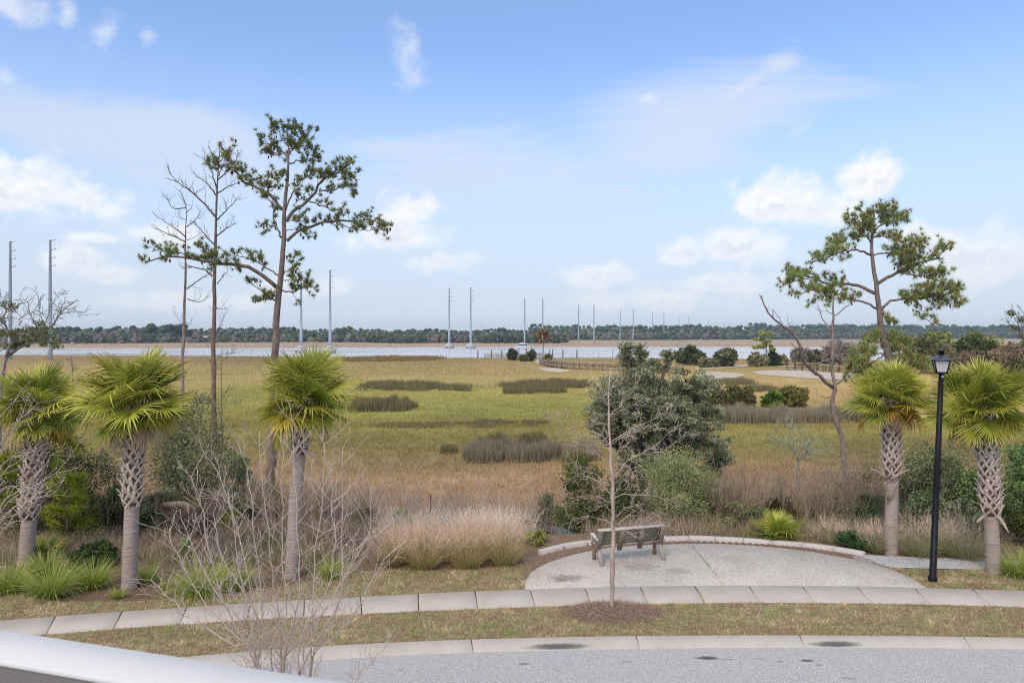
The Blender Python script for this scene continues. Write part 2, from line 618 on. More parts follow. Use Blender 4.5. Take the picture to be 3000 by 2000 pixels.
def hz_(x, y):
    return float(ht(np.array([x]), np.array([y]))[0])


# marsh colours, by distance
MY = np.log(np.array([14, 22, 26, 31, 36, 42, 47, 52, 58, 62, 70, 80, 97, 115, 138, 170, 238, 300, 500, 620, 2500]))
MC = np.array([S(118, 98, 80), S(120, 100, 78), S(138, 112, 86), S(152, 130, 104), S(160, 132, 100), S(158, 132, 92), S(144, 126, 74), S(136, 124, 68), S(148, 136, 72), S(144, 128, 68),
               S(148, 140, 68), S(152, 144, 70), S(160, 146, 72), S(168, 148, 84), S(172, 150, 92), S(166, 144, 90), S(152, 130, 86), S(152, 130, 100), S(172, 152, 128), S(168, 148, 122), S(120, 115, 90)])


def marsh_col(x, y):
    x, y = np.asarray(x, float), np.asarray(y, float)
    n = fbm(x / (6 + 0.10 * y), y / (2.5 + 0.06 * y), 21, 5) - 0.5
    n2 = fbm(x / 30.0, y / 9.0, 31, 4)
    ly = np.log(np.maximum(y * (1 + 0.16 * n), 8))
    c = np.stack([np.interp(ly, MY, MC[:, i]) for i in range(3)], -1)
    right = np.clip((x / np.maximum(y, 1) - 0.18) * 6, 0, 1) * np.clip((y - 60) / 15, 0, 1) * np.clip((135 - y) / 25, 0, 1)
    c = c * (1 - right[..., None]) + S(184, 154, 98) * right[..., None]
    olive = np.clip((n2 - 0.52) * 6, 0, 1) * np.clip((y - 45) / 10, 0, 1) * np.clip((180 - y) / 60, 0, 1)
    c = c * (1 - 0.35 * olive[..., None]) + S(128, 132, 62) * 0.35 * olive[..., None]
    c = c * (1 + 0.5 * n[..., None])
    far_ = np.clip((y - 24) / 12, 0, 1)[..., None] * 0.07
    return c * (1 - far_) + c.mean(-1, keepdims=True) * 1.12 * far_


# ------------------------------------------------------------------ ground sheet
gx = np.sinh(np.linspace(-1, 1, 421) * 6.6) / math.sinh(6.6) * 2000
gy = -25 + np.sinh(np.linspace(0, 1, 461) ** 1.0 * 5.2) / math.sinh(5.2) * 2500
gy = np.unique(np.concatenate([gy[gy < 9], np.arange(9, 34, 0.22), np.arange(34, 70, 0.7), np.arange(70, 320, 2.2), gy[gy > 320]]))
gx = np.unique(np.concatenate([np.arange(-26, 26, 0.33), np.arange(26, 140, 1.6), -np.arange(26, 140, 1.6), gx[np.abs(gx) > 140]]))
X, Y = np.meshgrid(gx, gy)
Zg = ht(X, Y)
ny, nx = X.shape
ii, jj = np.meshgrid(np.arange(ny - 1), np.arange(nx - 1), indexing='ij')
qa = (ii * nx + jj).ravel()
gm, gt, gb = newmat('marsh_soil')
at = gt.new('ShaderNodeAttribute', attribute_name='Col')
gtc = gt.new('ShaderNodeTexCoord')
gn = gt.noise(gtc.outputs['Object'], 5.0, 6, 0.7)
gn2 = gt.noise(gt.vec('MULTIPLY', gtc.outputs['Object'], (0.25, 1, 1)), 0.35, 6, 0.65)
gf = gt.math('MULTIPLY', gt.ramp(gn, 0.25, 0.75, 0.62, 1.3, smooth=False), gt.ramp(gn2, 0.25, 0.75, 0.8, 1.2, smooth=False))
gg = gt.new('ShaderNodeCombineColor')
for i in range(3):
    gt.put(gg.inputs[i], gf)
gt.put(gb.inputs['Base Color'], gt.mix(1.0, at.outputs['Color'], gg.outputs[0], 'MULTIPLY'))
gb.inputs['Roughness'].default_value = 0.95
gb.inputs['Specular IOR Level'].default_value = 0.1
gbp = gt.new('ShaderNodeBump')
gbp.inputs['Strength'].default_value = 0.6
gbp.inputs['Distance'].default_value = 0.05
gt.put(gbp.inputs['Height'], gn)
gt.put(gb.inputs['Normal'], gbp.outputs[0])
gcol = marsh_col(X, Y)
MB().add(np.stack([X, Y, Zg], -1), quads=np.stack([qa, qa + 1, qa + nx + 1, qa + nx], -1), col=gcol.reshape(-1, 3)).build('ground', gm, kind='structure', smooth=True)

# river and the little pool behind the plaza
wm, wt, wb = newmat('river_water')
wb.inputs['Base Color'].default_value = (0.62, 0.59, 0.56, 1)
wb.inputs['Roughness'].default_value = 0.12
wb.inputs['Specular IOR Level'].default_value = 0.6
wtc = wt.new('ShaderNodeTexCoord')
wn = wt.noise(wt.vec('MULTIPLY', wtc.outputs['Object'], (0.25, 1, 1)), 0.55, 4, 0.6)
wn2 = wt.noise(wt.vec('MULTIPLY', wtc.outputs['Object'], (0.02, 0.12, 1)), 1.0, 3, 0.5)
wt.put(wb.inputs['Roughness'], wt.ramp(wn2, 0.3, 0.7, 0.06, 0.28))
wbp = wt.new('ShaderNodeBump')
wbp.inputs['Strength'].default_value = 0.35
wbp.inputs['Distance'].default_value = 0.25
wt.put(wbp.inputs['Height'], wn)
wt.put(wb.inputs['Normal'], wbp.outputs[0])
MB().add([[-1500, 200, -2.3], [1500, 200, -2.3], [1500, 520, -2.3], [-1500, 520, -2.3]], quads=[[0, 1, 2, 3]]).build('river_water', wm, kind='structure')
a = np.linspace(0, 2 * math.pi, 25)[:-1]
pv = np.stack([POOL[0] + 1.8 * np.cos(a), POOL[1] + 2.6 * np.sin(a), np.full(24, -1.3)], -1)
MB().add(np.vstack([pv, [[POOL[0], POOL[1], -1.3]]]), tris=[[24, i, (i + 1) % 24] for i in range(24)]).build('pool_water', m_plain('pool_water', (0.05, 0.055, 0.05), 0.04, spec=0.7), kind='structure')


def sheet(name, A, B, mat, z=None, kind='structure', parent=None, m=2):
    """strip between two polylines with the same number of points"""
    A, B = np.array(A, float), np.array(B, float)
    k = len(A)
    v = np.concatenate([A + (B - A) * (j / m) for j in range(m + 1)])
    q = [[j * k + i, j * k + i + 1, (j + 1) * k + i + 1, (j + 1) * k + i] for j in range(m) for i in range(k - 1)]
    return MB().add(v, quads=q).build(name, mat, parent, kind=kind)


def line(poly, x0, x1, z, n=80):
    x = np.linspace(x0, x1, n)
    return np.stack([x, poly(x), np.full(n, z)], -1)


# asphalt
am, a_t, ab = newmat('asphalt')
atc = a_t.new('ShaderNodeTexCoord')
av = atc.outputs['Object']
vo = a_t.new('ShaderNodeTexVoronoi')
a_t.put(vo.inputs['Vector'], av)
vo.inputs['Scale'].default_value = 75
sp = a_t.new('ShaderNodeSeparateColor')
a_t.put(sp.inputs[0], vo.outputs['Color'])
ac = a_t.mix(a_t.ramp(sp.outputs[0], 0.2, 1.0), (0.38, 0.365, 0.345, 1), (0.66, 0.635, 0.60, 1))
ac = a_t.mix(a_t.math('MULTIPLY', a_t.ramp(a_t.noise(av, 0.9, 5, 0.6), 0.35, 0.7), 0.35), ac, (0.46, 0.445, 0.42, 1))
spots = []
for (px, py, rx, ry, s) in [(2072, 1926, .28, .10, .85), (2368, 1934, .17, .07, .85), (1537, 1943, .17, .05, .6), (2285, 1936, .09, .04, .5), (2400, 1946, .1, .035, .5),
                            (2135, 1930, .22, .03, .4), (2225, 1928, .15, .03, .35), (1835, 1937, .12, .04, .3), (1175, 1960, .1, .04, .4), (2485, 1985, .2, .05, .3), (1630, 1962, .1, .03, .25)]:
    p = G(px, py, -0.085)
    spots.append((p[0], p[1], rx, ry, s))
ab.inputs['Roughness'].default_value = 0.85
ab.inputs['Specular IOR Level'].default_value = 0.25
stain_shade(a_t, ab, ac, av, spots, (0.045, 0.042, 0.04))
abp = a_t.new('ShaderNodeBump')
abp.inputs['Strength'].default_value = 0.6
abp.inputs['Distance'].default_value = 0.006
a_t.put(abp.inputs['Height'], vo.outputs['Distance'])
a_t.put(ab.inputs['Normal'], abp.outputs[0])
RF = line(cb_f, XL, XR, -0.088)
RF[:, 1] += 0.06
RN = RF.copy()
RN[:, 1] = 3.5
sheet('road', RN, RF, am, m=4)

# kerb and footpath, slab by slab
mc_walk, *_r = m_concrete('footpath_concrete', (0.56, 0.487, 0.405), (0.63, 0.557, 0.472))
mc_kerb, *_r = m_concrete('kerb_concrete', (0.54, 0.477, 0.395), (0.62, 0.552, 0.467))


def root(name):
    o = bpy.data.objects.new(name, None)
    C.objects.link(o)
    o['kind'] = 'structure'
    return o


def slab(name, F, B, mat, parent, thick, edge=0.012):
    """slab between front line F and back line B (matching points) with a small rounded-off edge"""
    F, B = np.array(F), np.array(B)
    k = len(F)
    d = (B - F) / np.linalg.norm(B - F, axis=1, keepdims=True)
    lo = np.array([0, 0, -thick])
    e = np.array([0, 0, -edge])
    rows = [F + lo, F + e, F + d * edge, B - d * edge, B + e, B + lo]
    # ends: pull the top in as well
    for r in (2, 3):
        t0 = rows[r][1] - rows[r][0]
        rows[r] = rows[r].copy()
        rows[r][0] = rows[r][0] + t0 / np.linalg.norm(t0) * edge
        t1 = rows[r][-2] - rows[r][-1]
        rows[r][-1] = rows[r][-1] + t1 / np.linalg.norm(t1) * edge
    v = np.concatenate(rows)
    q = [[j * k + i, j * k + i + 1, (j + 1) * k + i + 1, (j + 1) * k + i] for j in range(5) for i in range(k - 1)]
    q += [[0, k, 4 * k, 5 * k], [k, 2 * k, 3 * k, 4 * k]]
    q += [[k - 1, 6 * k - 1, 5 * k - 1, 2 * k - 1], [2 * k - 1, 5 * k - 1, 4 * k - 1, 3 * k - 1]]
    return MB().add(v, quads=q).build(name, mat, parent)


kerb = root('kerb')
for i in range(len(CB_J) - 1):
    gap = 0.008
    xf = np.linspace(CBF[i, 0] + gap, CBF[i + 1, 0] - gap, 10)
    xb = np.linspace(CBB[i, 0] + gap, CBB[i + 1, 0] - gap, 10)
    slab('kerb_segment', np.stack([xf, cb_f(xf), xf * 0 - 0.08], -1), np.stack([xb, cb_b(xb), xb * 0 + 0.03], -1), mc_kerb, kerb, 0.14, 0.01)
walk = root('footpath')
for i in range(len(SW_J) - 1):
    gap = 0.011
    zz = 0.02 + rng.uniform(-0.004, 0.004)
    xf = np.linspace(SWF[i, 0] + gap, SWF[i + 1, 0] - gap, 5)
    xb = np.linspace(SWB[i, 0] + gap, SWB[i + 1, 0] - gap, 5)
    slab('paving_slab', np.stack([xf, sw_f(xf), xf * 0 + zz], -1), np.stack([xb, sw_b(xb), xb * 0 + zz], -1), mc_walk, walk, 0.1, 0.012)

# wet gutters: thin films of water, ragged at the rim
wet, w_t, w_b = newmat('gutter_water')
w_b.inputs['Base Color'].default_value = (0.10, 0.095, 0.09, 1)
w_b.inputs['Roughness'].default_value = 0.08
w_b.inputs['Specular IOR Level'].default_value = 0.6
w_at = w_t.new('ShaderNodeAttribute', attribute_name='Col')
w_sp = w_t.new('ShaderNodeSeparateColor')
w_t.put(w_sp.inputs[0], w_at.outputs['Color'])
w_tc = w_t.new('ShaderNodeTexCoord')
w_n = w_t.noise(w_tc.outputs['Object'], 14.0, 4, 0.6)
w_f = w_t.ramp(w_t.math('ADD', w_sp.outputs[0], w_t.math('MULTIPLY', w_t.math('SUBTRACT', w_n, 0.5), 0.5)), 0.15, 0.95, 0, 0.7)
w_tr = w_t.new('ShaderNodeBsdfTransparent')
w_mx = w_t.new('ShaderNodeMixShader')
w_t.put(w_mx.inputs[0], w_f)
w_t.l.new(w_tr.outputs[0], w_mx.inputs[1])
w_t.l.new(w_b.outputs[0], w_mx.inputs[2])
w_t.l.new(w_mx.outputs[0], w_t.n['Material Output'].inputs[0])
for (p0, p1, l) in [((1515, 1900), (1745, 1893), 'long wet puddle in the gutter between kerb and road, left of centre'),
                    ((2345, 1886), (2540, 1889), 'long wet puddle in the gutter right of centre, before the lamp post')]:
    a0, a1 = G(p0[0], p0[1], -0.07), G(p1[0], p1[1], -0.07)
    n, m_r = 48, 12
    u, t_ = np.meshgrid(np.linspace(0, 1, n), np.linspace(0, 1, m_r))
    x = a0[0] + (a1[0] - a0[0]) * u
    fb, ff = cb_b(x), cb_f(x)
    tt = 0.02 + 0.62 * t_
    wv = np.clip(1.15 - np.sqrt(((u - 0.52) / 0.5) ** 2 + ((t_ - 0.36) / 0.55) ** 2), 0, 1)
    v = np.stack([x, ff + (fb - ff) * tt, -0.08 + 0.11 * tt + 0.004], -1).reshape(-1, 3)
    q = [[j * n + i, j * n + i + 1, (j + 1) * n + i + 1, (j + 1) * n + i] for j in range(m_r - 1) for i in range(n - 1)]
    o = MB().add(v, quads=q, col=np.repeat(wv.reshape(-1, 1), 3, 1)).build('puddle', wet)
    tag(o, l, 'puddle', 'puddles in the gutter')

# plaza of shell concrete in two slabs, mulch strip and edging blocks behind it
mp, pt, pb, pc, pvv = m_concrete('shell_concrete', (0.58, 0.507, 0.42), (0.67, 0.597, 0.50), fleck=(0.21, 0.20, 0.195), fscale=42, famt=0.42, fine=90)
sp_ = []
for (px, py, rx, ry, s) in [(1660, 1692, .55, .34, .55), (1985, 1672, .45, .30, .30), (1880, 1660, .6, .4, .25), (2160, 1640, .5, .4, .15), (1640, 1700, .25, .2, .4)]:  # stains, plus the bench's soft shadow painted in as one mark
    p = G(px, py, 0.015)
    sp_.append((p[0], p[1], rx, ry, s))
stain_shade(pt, pb, pc, pvv, sp_, (0.15, 0.12, 0.095))
ARC = gl([(1538, 1727), (1539, 1705), (1548, 1684), (1563, 1670), (1601, 1649), (1665, 1627), (1733, 1612), (1796, 1602), (1870, 1596.5), (1949, 1593.5), (2025, 1591.5),
          (2121, 1592.5), (2236, 1599), (2350, 1611), (2450, 1628), (2506, 1639), (2594, 1661), (2659, 1686), (2693, 1705), (2716, 1721.5)], 0.02)
arc = spline(ARC, 90)
plaza = root('plaza')
jt, jb = G(2025, 1591.5, 0.02), G(2122, 1713.5, 0.02)
ji = int(np.argmin(np.linalg.norm(arc - jt, axis=1)))
g = 0.007
for part in (0, 1):
    if part == 0:
        top = arc[:ji + 1].copy()
        top[-1, 0] -= g
        x0, x1 = arc[0, 0], jb[0] - g
    else:
        top = arc[ji:].copy()
        top[0, 0] += g
        x0, x1 = jb[0] + g, arc[-1, 0]
    k = len(top)
    xs = np.linspace(x0, x1, k)
    bot = np.stack([xs, sw_b(xs) + 0.012, np.full(k, 0.02)], -1)
    slab('plaza_slab', bot, top, mp, plaza, 0.1, 0.006)

BANDT = spline(gl([(1574, 1609), (1623, 1596), (1687, 1584), (1760, 1577), (1850, 1572), (1949, 1569), (2025, 1567.5), (2121, 1570.5), (2274, 1579.5), (2389, 1590), (2500, 1606), (2537, 1614)], 0.13), 61)
cen = np.array([5.3, 17.2, 0.13])
inw = cen - BANDT
inw[:, 2] = 0
inw /= np.linalg.norm(inw, axis=1, keepdims=True)
BANDI = BANDT + inw * 0.22
edging = root('edging')
mc_edge, *_r = m_concrete('edging_concrete', (0.57, 0.51, 0.45), (0.66, 0.60, 0.53))
wood_end = m_plain('weathered_sleeper', S(120, 105, 92), 0.85, nscale=8, namt=0.3)
for i in range(0, 60, 5):
    f, b = BANDI[i:i + 6].copy(), BANDT[i:i + 6].copy()
    dz = rng.uniform(-0.008, 0.008)
    for l in (f, b):
        t0 = (l[1] - l[0]) / np.linalg.norm(l[1] - l[0]) * 0.006
        l[0] += t0
        l[-1] -= t0
        l[:, 2] += dz
    slab('edging_block', f, b, mc_edge, edging, 0.35, 0.014)

m_mulch = m_plain('pine_straw_mulch', S(150, 126, 106), 0.95, nscale=25, bump=0.8, col2=S(104, 84, 70))
ar2 = spline(arc[4:-8], 60)
bi2 = spline(np.vstack([G(1530, 1632, 0.013)[None], BANDI, G(2545, 1626, 0.013)[None]]), 60)
bi2[:, 2] = 0.014
ar2[:, 2] = 0.014
sheet('mulch_strip', ar2 - np.array([0, 0.1, 0]), bi2, m_mulch, m=2)
# shell path leaving the plaza to the right
m_path, *_r = m_concrete('shell_path', (0.47, 0.455, 0.435), (0.60, 0.58, 0.55), fleck=(0.24, 0.24, 0.25), fscale=34, famt=0.55)
PA = spline(gl([(2500, 1637), (2594, 1659), (2736, 1664.5), (2889, 1668), (3050, 1674), (3300, 1690)], 0.017), 30)
PB = spline(gl([(2500, 1622), (2570, 1626), (2697, 1631), (2892, 1639), (3050, 1646), (3300, 1662)], 0.017), 30)
sheet('shell_path', PA, PB, m_path, m=1)

# lawns
m_lawn = m_plain('dormant_turf', S(146, 134, 96), 0.95, nscale=7, bump=0.7, col2=S(122, 102, 78))
xs = np.linspace(-16, 17, 90)
L1A = np.stack([xs, cb_b(xs) + 0.006, xs * 0 + 0.008], -1)
L1B = np.stack([xs, np.array([float(sw_f(np.clip(q, -13.5, 15.5))) for q in xs]) - 0.004, xs * 0 + 0.008], -1)
sheet('lawn_verge', L1A, L1B, m_lawn, m=4)
bedl = spline(gl([(-300, 1715), (0, 1737), (162, 1760), (340, 1761), (553, 1752), (680, 1739), (829, 1714), (925, 1701), (1091, 1672), (1325, 1669), (1495, 1655), (1575, 1643)], 0.006), 60)
bedl[:, 2] = 0.006
xs2 = np.linspace(bedl[0, 0], arc[0, 0] - 0.004, 60)
L2A = np.stack([xs2, np.array([float(sw_b(max(q, -13.3))) for q in xs2]) + 0.006, xs2 * 0 + 0.008], -1)
# the lawn meets the plaza's left rim
arcl = arc[:18]
bl = np.vstack([bedl[bedl[:, 0] < arcl[:, 0].min() - 0.1], arcl[::-1][:]])
bl = np.vstack([bedl[bedl[:, 0] < 0.1], [arc[16] - np.array([0.05, 0, 0])], arcl[::-1][2:] - np.array([0.004, 0, 0])])
bl = spline(bl, 60)
bl[:, 2] = 0.008
xs2 = np.interp(np.arange(60), [0, 59], [bl[0, 0], arc[0, 0] - 0.004])
L2A = np.stack([np.minimum(bl[:, 0], arc[0, 0] - 0.004), np.array([float(sw_b(max(q, -13.3))) for q in np.minimum(bl[:, 0], arc[0, 0] - 0.004)]) + 0.006, xs2 * 0 + 0.008], -1)
sheet('lawn_back', L2A, bl, m_lawn, m=3)
rt = spline(gl([(2600, 1663), (2736, 1667), (2889, 1670), (3050, 1676), (3300, 1692)], 0.008), 40)
rb_ = np.stack([np.linspace(arc[-1, 0] + 0.004, rt[-1, 0], 40), 0 * np.arange(40), np.full(40, 0.008)], -1)
rb_[:, 1] = np.array([float(sw_b(min(q, 15.4))) for q in rb_[:, 0]]) + 0.006
ra = spline(arc[-17:][::-1], 12)
rt_l = np.vstack([ra + np.array([0.006, 0, 0]), rt[2:]])
rt_l = spline(rt_l, 40)
rt_l[:, 2] = 0.008
sheet('lawn_right', rb_, rt_l, m_lawn, m=3)

# turf blades
def inpoly(pts, poly):
    x, y = pts[:, 0], pts[:, 1]
    r = np.zeros(len(pts), bool)
    j = len(poly) - 1
    for i in range(len(poly)):
        xi, yi, xj, yj = poly[i, 0], poly[i, 1], poly[j, 0], poly[j, 1]
        c = ((yi > y) != (yj > y)) & (x < (xj - xi) * (y - yi) / (yj - yi + 1e-12) + xi)
        r ^= c
        j = i
    return r


def blades(mb, base, az, lean, length, width, cb, ct, segs=2, droop=0.0, twist=None):
    """grass blades: base (N,3), azimuth they lean to, lean angle at the root, tip colour etc."""
    n = len(base)
    f = lambda a: np.broadcast_to(np.asarray(a, float), (n,))
    az, lean, length, width, droop = f(az), f(lean), f(length), f(width), f(droop)
    cb = np.broadcast_to(np.asarray(cb, float), (n, 3))
    ct = np.broadcast_to(np.asarray(ct, float), (n, 3))
    tw = rng.uniform(0, 2 * math.pi, n) if twist is None else f(twist)
    side = np.stack([np.cos(tw), np.sin(tw), np.zeros(n)], -1)
    p = np.array(base, float)
    rows, cols = [], []
    for k in range(segs + 1):
        t = k / segs
        w = width * (1 - t) ** 0.7 if k < segs else width * 0
        if k < segs:
            rows.append(p - side * (w / 2)[:, None])
            rows.append(p + side * (w / 2)[:, None])
            cols += [cb + (ct - cb) * t] * 2
        else:
            rows.append(p)
            cols.append(ct)
        a = lean + droop * t
        step = length / segs
        p = p + np.stack([np.sin(az) * np.sin(a), np.cos(az) * np.sin(a), np.cos(a)], -1) * step[:, None]
    m = 2 * segs + 1
    v = np.stack(rows, 1)
    c = np.stack(cols, 1)
    b0 = np.arange(n)[:, None] * m
    q = [b0 + np.array([[2 * k, 2 * k + 1, 2 * k + 3, 2 * k + 2]]) for k in range(segs - 1)]
    t = b0 + np.array([[2 * segs - 2, 2 * segs - 1, 2 * segs]])
    mb.add(v.reshape(-1, 3), tris=t, quads=np.concatenate(q) if q else None, col=c.reshape(-1, 3))


TREE_RING = (G(1795, 1793, 0.01)[0], G(1795, 1793, 0.01)[1])


def turf(name, poly, n):
    lo, hi = poly.min(0), poly.max(0)
    p = np.stack([rng.uniform(lo[0], hi[0], n), rng.uniform(lo[1], hi[1], n)], -1)
    p = p[inpoly(p, poly)]
    dr = np.hypot((p[:, 0] - TREE_RING[0]) / 1.0, (p[:, 1] - TREE_RING[1]) / 0.62)
    p = p[(dr > 0.95 + 0.25 * (rng.random(len(p)) - 0.5))]
    k = len(p)
    a = fbm(p[:, 0] / 0.7, p[:, 1] / 0.45, 41, 4)
    b = fbm(p[:, 0] / 0.25, p[:, 1] / 0.25, 45, 3)
    tan, oli, grn, brn = S(190, 172, 134), S(152, 150, 102), S(116, 144, 68), S(156, 124, 102)
    t = np.clip((a - 0.36) * 4, 0, 1)[:, None]
    c = tan * (1 - t) + oli * t
    g_ = (np.clip((fbm(p[:, 0] / 0.5, p[:, 1] / 0.3, 51, 3) - 0.64) * 9, 0, 1) * 0.85)[:, None]
    c = c * (1 - g_) + grn * g_
    edge = np.clip(1 - (p[:, 1] - cb_b(p[:, 0])) / 0.45, 0, 1) if name == 'verge_grass' else 0 * p[:, 0]
    br = (np.clip((b - 0.50) * 6, 0, 0.8) + 0.6 * edge * rng.random(k))[:, None].clip(0, 0.9)
    c = c * (1 - br) + brn * br
    tuft = fbm(p[:, 0] / 0.11, p[:, 1] / 0.11, 57, 2)
    c = c * (0.45 + 1.1 * tuft)[:, None] * rng.uniform(0.7, 1.3, (k, 1))
    pale = rng.random((k, 1)) < 0.06
    c = np.where(pale, S(220, 204, 168), c)
    mb = MB()
    blades(mb, np.c_[p, np.full(k, 0.004)], rng.uniform(0, 6.283, k), rng.uniform(0.25, 1.3, k), rng.uniform(0.04, 0.10, k) * (0.35 + 1.3 * tuft), rng.uniform(0.008, 0.018, k), c * 0.9, c * 1.1, 1)
    o = mb.build(name, M_grass, kind='stuff')
    return o


def strip_poly(A, B):
    return np.vstack([A, B[::-1]])[:, :2]


sel = (xs > -12.5) & (xs < 12.5)
tag(turf('verge_grass', strip_poly(L1A[sel], L1B[sel]), 150000), 'dormant olive and tan turf between kerb and footpath', 'grass')
tag(turf('bedside_grass', strip_poly(L2A, bl), 75000), 'dormant turf between footpath and planting bed, left of the plaza', 'grass')
tag(turf('lampside_grass', strip_poly(rb_, rt_l), 30000), 'patchy turf round the foot of the lamp post', 'grass')

# mulch ring with straw
k = 26
a = np.linspace(0, 2 * math.pi, k + 1)[:-1]
rr = 1.0 + 0.12 * np.sin(a * 3 + 1) + 0.06 * np.sin(a * 5)
tz = lambda r: 0.012 + 0.07 * (1 - r)
mbm = MB()
v = [[TREE_RING[0], TREE_RING[1], tz(0)]]
for r in (0.5, 1.0):
    for q in range(k):
        v.append([TREE_RING[0] + rr[q] * r * math.cos(a[q]) * 1.05, TREE_RING[1] + rr[q] * r * math.sin(a[q]) * 0.64, tz(r)])
t = [[0, 1 + q, 1 + (q + 1) % k] for q in range(k)]
qq = [[1 + q, 1 + k + q, 1 + k + (q + 1) % k, 1 + (q + 1) % k] for q in range(k)]
mbm.add(v, tris=t, quads=qq)
tag(mbm.build('mulch_ring', m_mulch, kind='stuff'), 'brown pine straw mulch ring round the young bare tree', 'mulch')


def straw(name, pts, length, cols, label):
    n = len(pts)
    mb = MB()
    c = np.array(cols)[rng.integers(0, len(cols), n)] * rng.uniform(0.6, 1.25, (n, 1))
    blades(mb, pts, rng.uniform(0, 6.283, n), rng.uniform(1.15, 1.6, n), rng.uniform(0.6, 1.3, n) * length, 0.006, c, c, 1)
    return tag(mb.build(name, M_grass, kind='stuff'), label, 'mulch')


n = 9000
r = np.sqrt(rng.random(n)) * (1 + 0.12 * rng.standard_normal(n))
th = rng.uniform(0, 6.283, n)
straw('pine_straw', np.stack([TREE_RING[0] + r * np.cos(th) * 1.05, TREE_RING[1] + r * np.sin(th) * 0.62, 0.012 + 0.08 * np.clip(1 - r, 0, 1) + rng.uniform(0, 0.02, n)], -1), 0.12,
      [S(178, 154, 136), S(150, 124, 106), S(122, 98, 82), S(196, 172, 150)], 'loose pine straw lying on the mulch ring under the young tree')
n = 9000
u, w = rng.random(n), rng.random(n)
i = (u * 58).astype(int)
pp = ar2[i] + (bi2[i] - ar2[i]) * w[:, None] + np.array([0, 0, 0.01])
pp[:, 2] += rng.uniform(0, 0.02, n)
straw('mulch_straw', pp, 0.10, [S(182, 156, 136), S(152, 124, 104), S(124, 98, 82)], 'reddish pine straw strewn between plaza rim and edging blocks')
# straw and litter in the left bed
n = 26000
px_ = rng.uniform(0, 1550, n)
py_ = np.interp(px_, [0, 162, 340, 680, 925, 1091, 1495, 1560], [1737, 1760, 1761, 1739, 1701, 1672, 1655, 1645]) - rng.random(n) ** 1.2 * 170
pp = np.array([G(a_, b_, -0.02) for a_, b_ in zip(px_, py_)])
pp[:, 2] = ht(pp[:, 0], pp[:, 1]) + 0.015
pp = pp[pp[:, 1] < 21.5]
straw('bed_litter', pp, 0.14, [S(165, 140, 118), S(120, 96, 80), S(95, 76, 64), S(140, 122, 90)], 'dry straw and leaf litter on the planting bed')

wp_ = []
for (a_, b_, k_) in [((2040, 1612), (2118, 1706), 60), ((2036, 1714), (2063, 1762), 60), ((1877, 1716), (1897, 1764), 14), ((2060, 1640), (2076, 1658), 60)]:
    for q_ in range(k_):
        u_ = rng.random()
        p_ = G(a_[0] + (b_[0] - a_[0]) * u_, a_[1] + (b_[1] - a_[1]) * u_, 0.015)
        wp_.append(p_ + np.array([rng.normal(0, 0.012), rng.normal(0, 0.012), 0]))
mb = MB()
cw = np.array([S(112, 128, 62), S(128, 124, 76), S(104, 112, 60)])[rng.integers(0, 3, len(wp_))]
blades(mb, np.array(wp_), rng.uniform(0, 6.283, len(wp_)), rng.uniform(0.2, 1.3, len(wp_)), rng.uniform(0.02, 0.06, len(wp_)), 0.014, cw, cw * 1.2, 1)
tag(mb.build('joint_weeds', M_grass, kind='stuff'), 'small green weeds growing in the joints of plaza and footpath', 'weeds')


# ------------------------------------------------------------------ street furniture
# bench, seen from behind
bl_, br_ = G(1764, 1657, 0.02), G(1945, 1640, 0.02)
dirv = br_ - bl_
b_rz = math.atan2(dirv[1], dirv[0])
b_len = float(np.linalg.norm(dirv))
nrm = np.array([-math.sin(b_rz), math.cos(b_rz), 0])
b_org = (bl_ + br_) / 2 + nrm * 0.30
b_org[2] = 0.02
bench = thing('bench', 'weathered grey timber bench on the plaza, its back to the street', 'bench', b_org, rz=b_rz)
GW, GW2, GW3 = S(172, 162, 148, 1.0), S(128, 120, 100, 1.0), S(146, 122, 98, 1.0)


def part(name, parent, fn, mat=M_wood):
    mb = MB()
    fn(mb)
    return mb.build(name, mat, parent)


h = b_len / 2
for sx in (-1, 1):
    x = sx * h
    xo = sx * (h + 0.045)
    part('back_leg', bench, lambda m: m.beam((x, 0.0, 0.46), (x, -0.30, 0.0), 0.085, 0.10, GW * 0.95, up=(1, 0, 0), bev=0.012))
    part('front_leg', bench, lambda m: (m.beam((x, 0.24, 0.0), (x, 0.24, 0.40), 0.085, 0.085, GW3, up=(1, 0, 0), bev=0.01),
                                        m.beam((xo, 0.255, 0.38), (xo + sx * 0.02, 0.265, 0.66), 0.06, 0.06, GW, up=(1, 0, 0), bev=0.01)))
    part('seat_bearer', bench, lambda m: m.beam((xo * 0.985, 0.29, 0.43), (xo * 0.985, -0.12, 0.33), 0.085, 0.05, GW2, up=(1, 0, 0), bev=0.01))

    def arm(m):
        ys = [0.36, 0.27, 0.12, -0.04, -0.20]
        zs = [0.665, 0.685, 0.66, 0.645, 0.64]
        ws = [0.06, 0.10, 0.12, 0.10, 0.07]
        for k in range(4):
            m.beam((xo, ys[k], zs[k]), (xo, ys[k + 1], zs[k + 1]), (ws[k] + ws[k + 1]) / 2, 0.042 + 0.002 * k, S(205, 198, 190, 1.0), bev=0.008)
    part('armrest', bench, arm)
    part('back_post', bench, lambda m: m.beam((x * 1.012, -0.275, 0.90), (x * 1.012, -0.055, 0.30), 0.055, 0.12, GW2, up=(1, 0, 0), bev=0.008))
for q in (-0.30, 0.30):
    x = q * b_len * 0.55
    part('back_post', bench, lambda m: m.beam((x, -0.265, 0.88), (x, -0.055, 0.30), 0.045, 0.13, GW2 * 0.9, up=(1, 0, 0), bev=0.006))
sl = np.array([0, -0.22, 0.60])
sl /= np.linalg.norm(sl)
pn = np.array([0, 0.60, 0.22])
pn /= np.linalg.norm(pn)
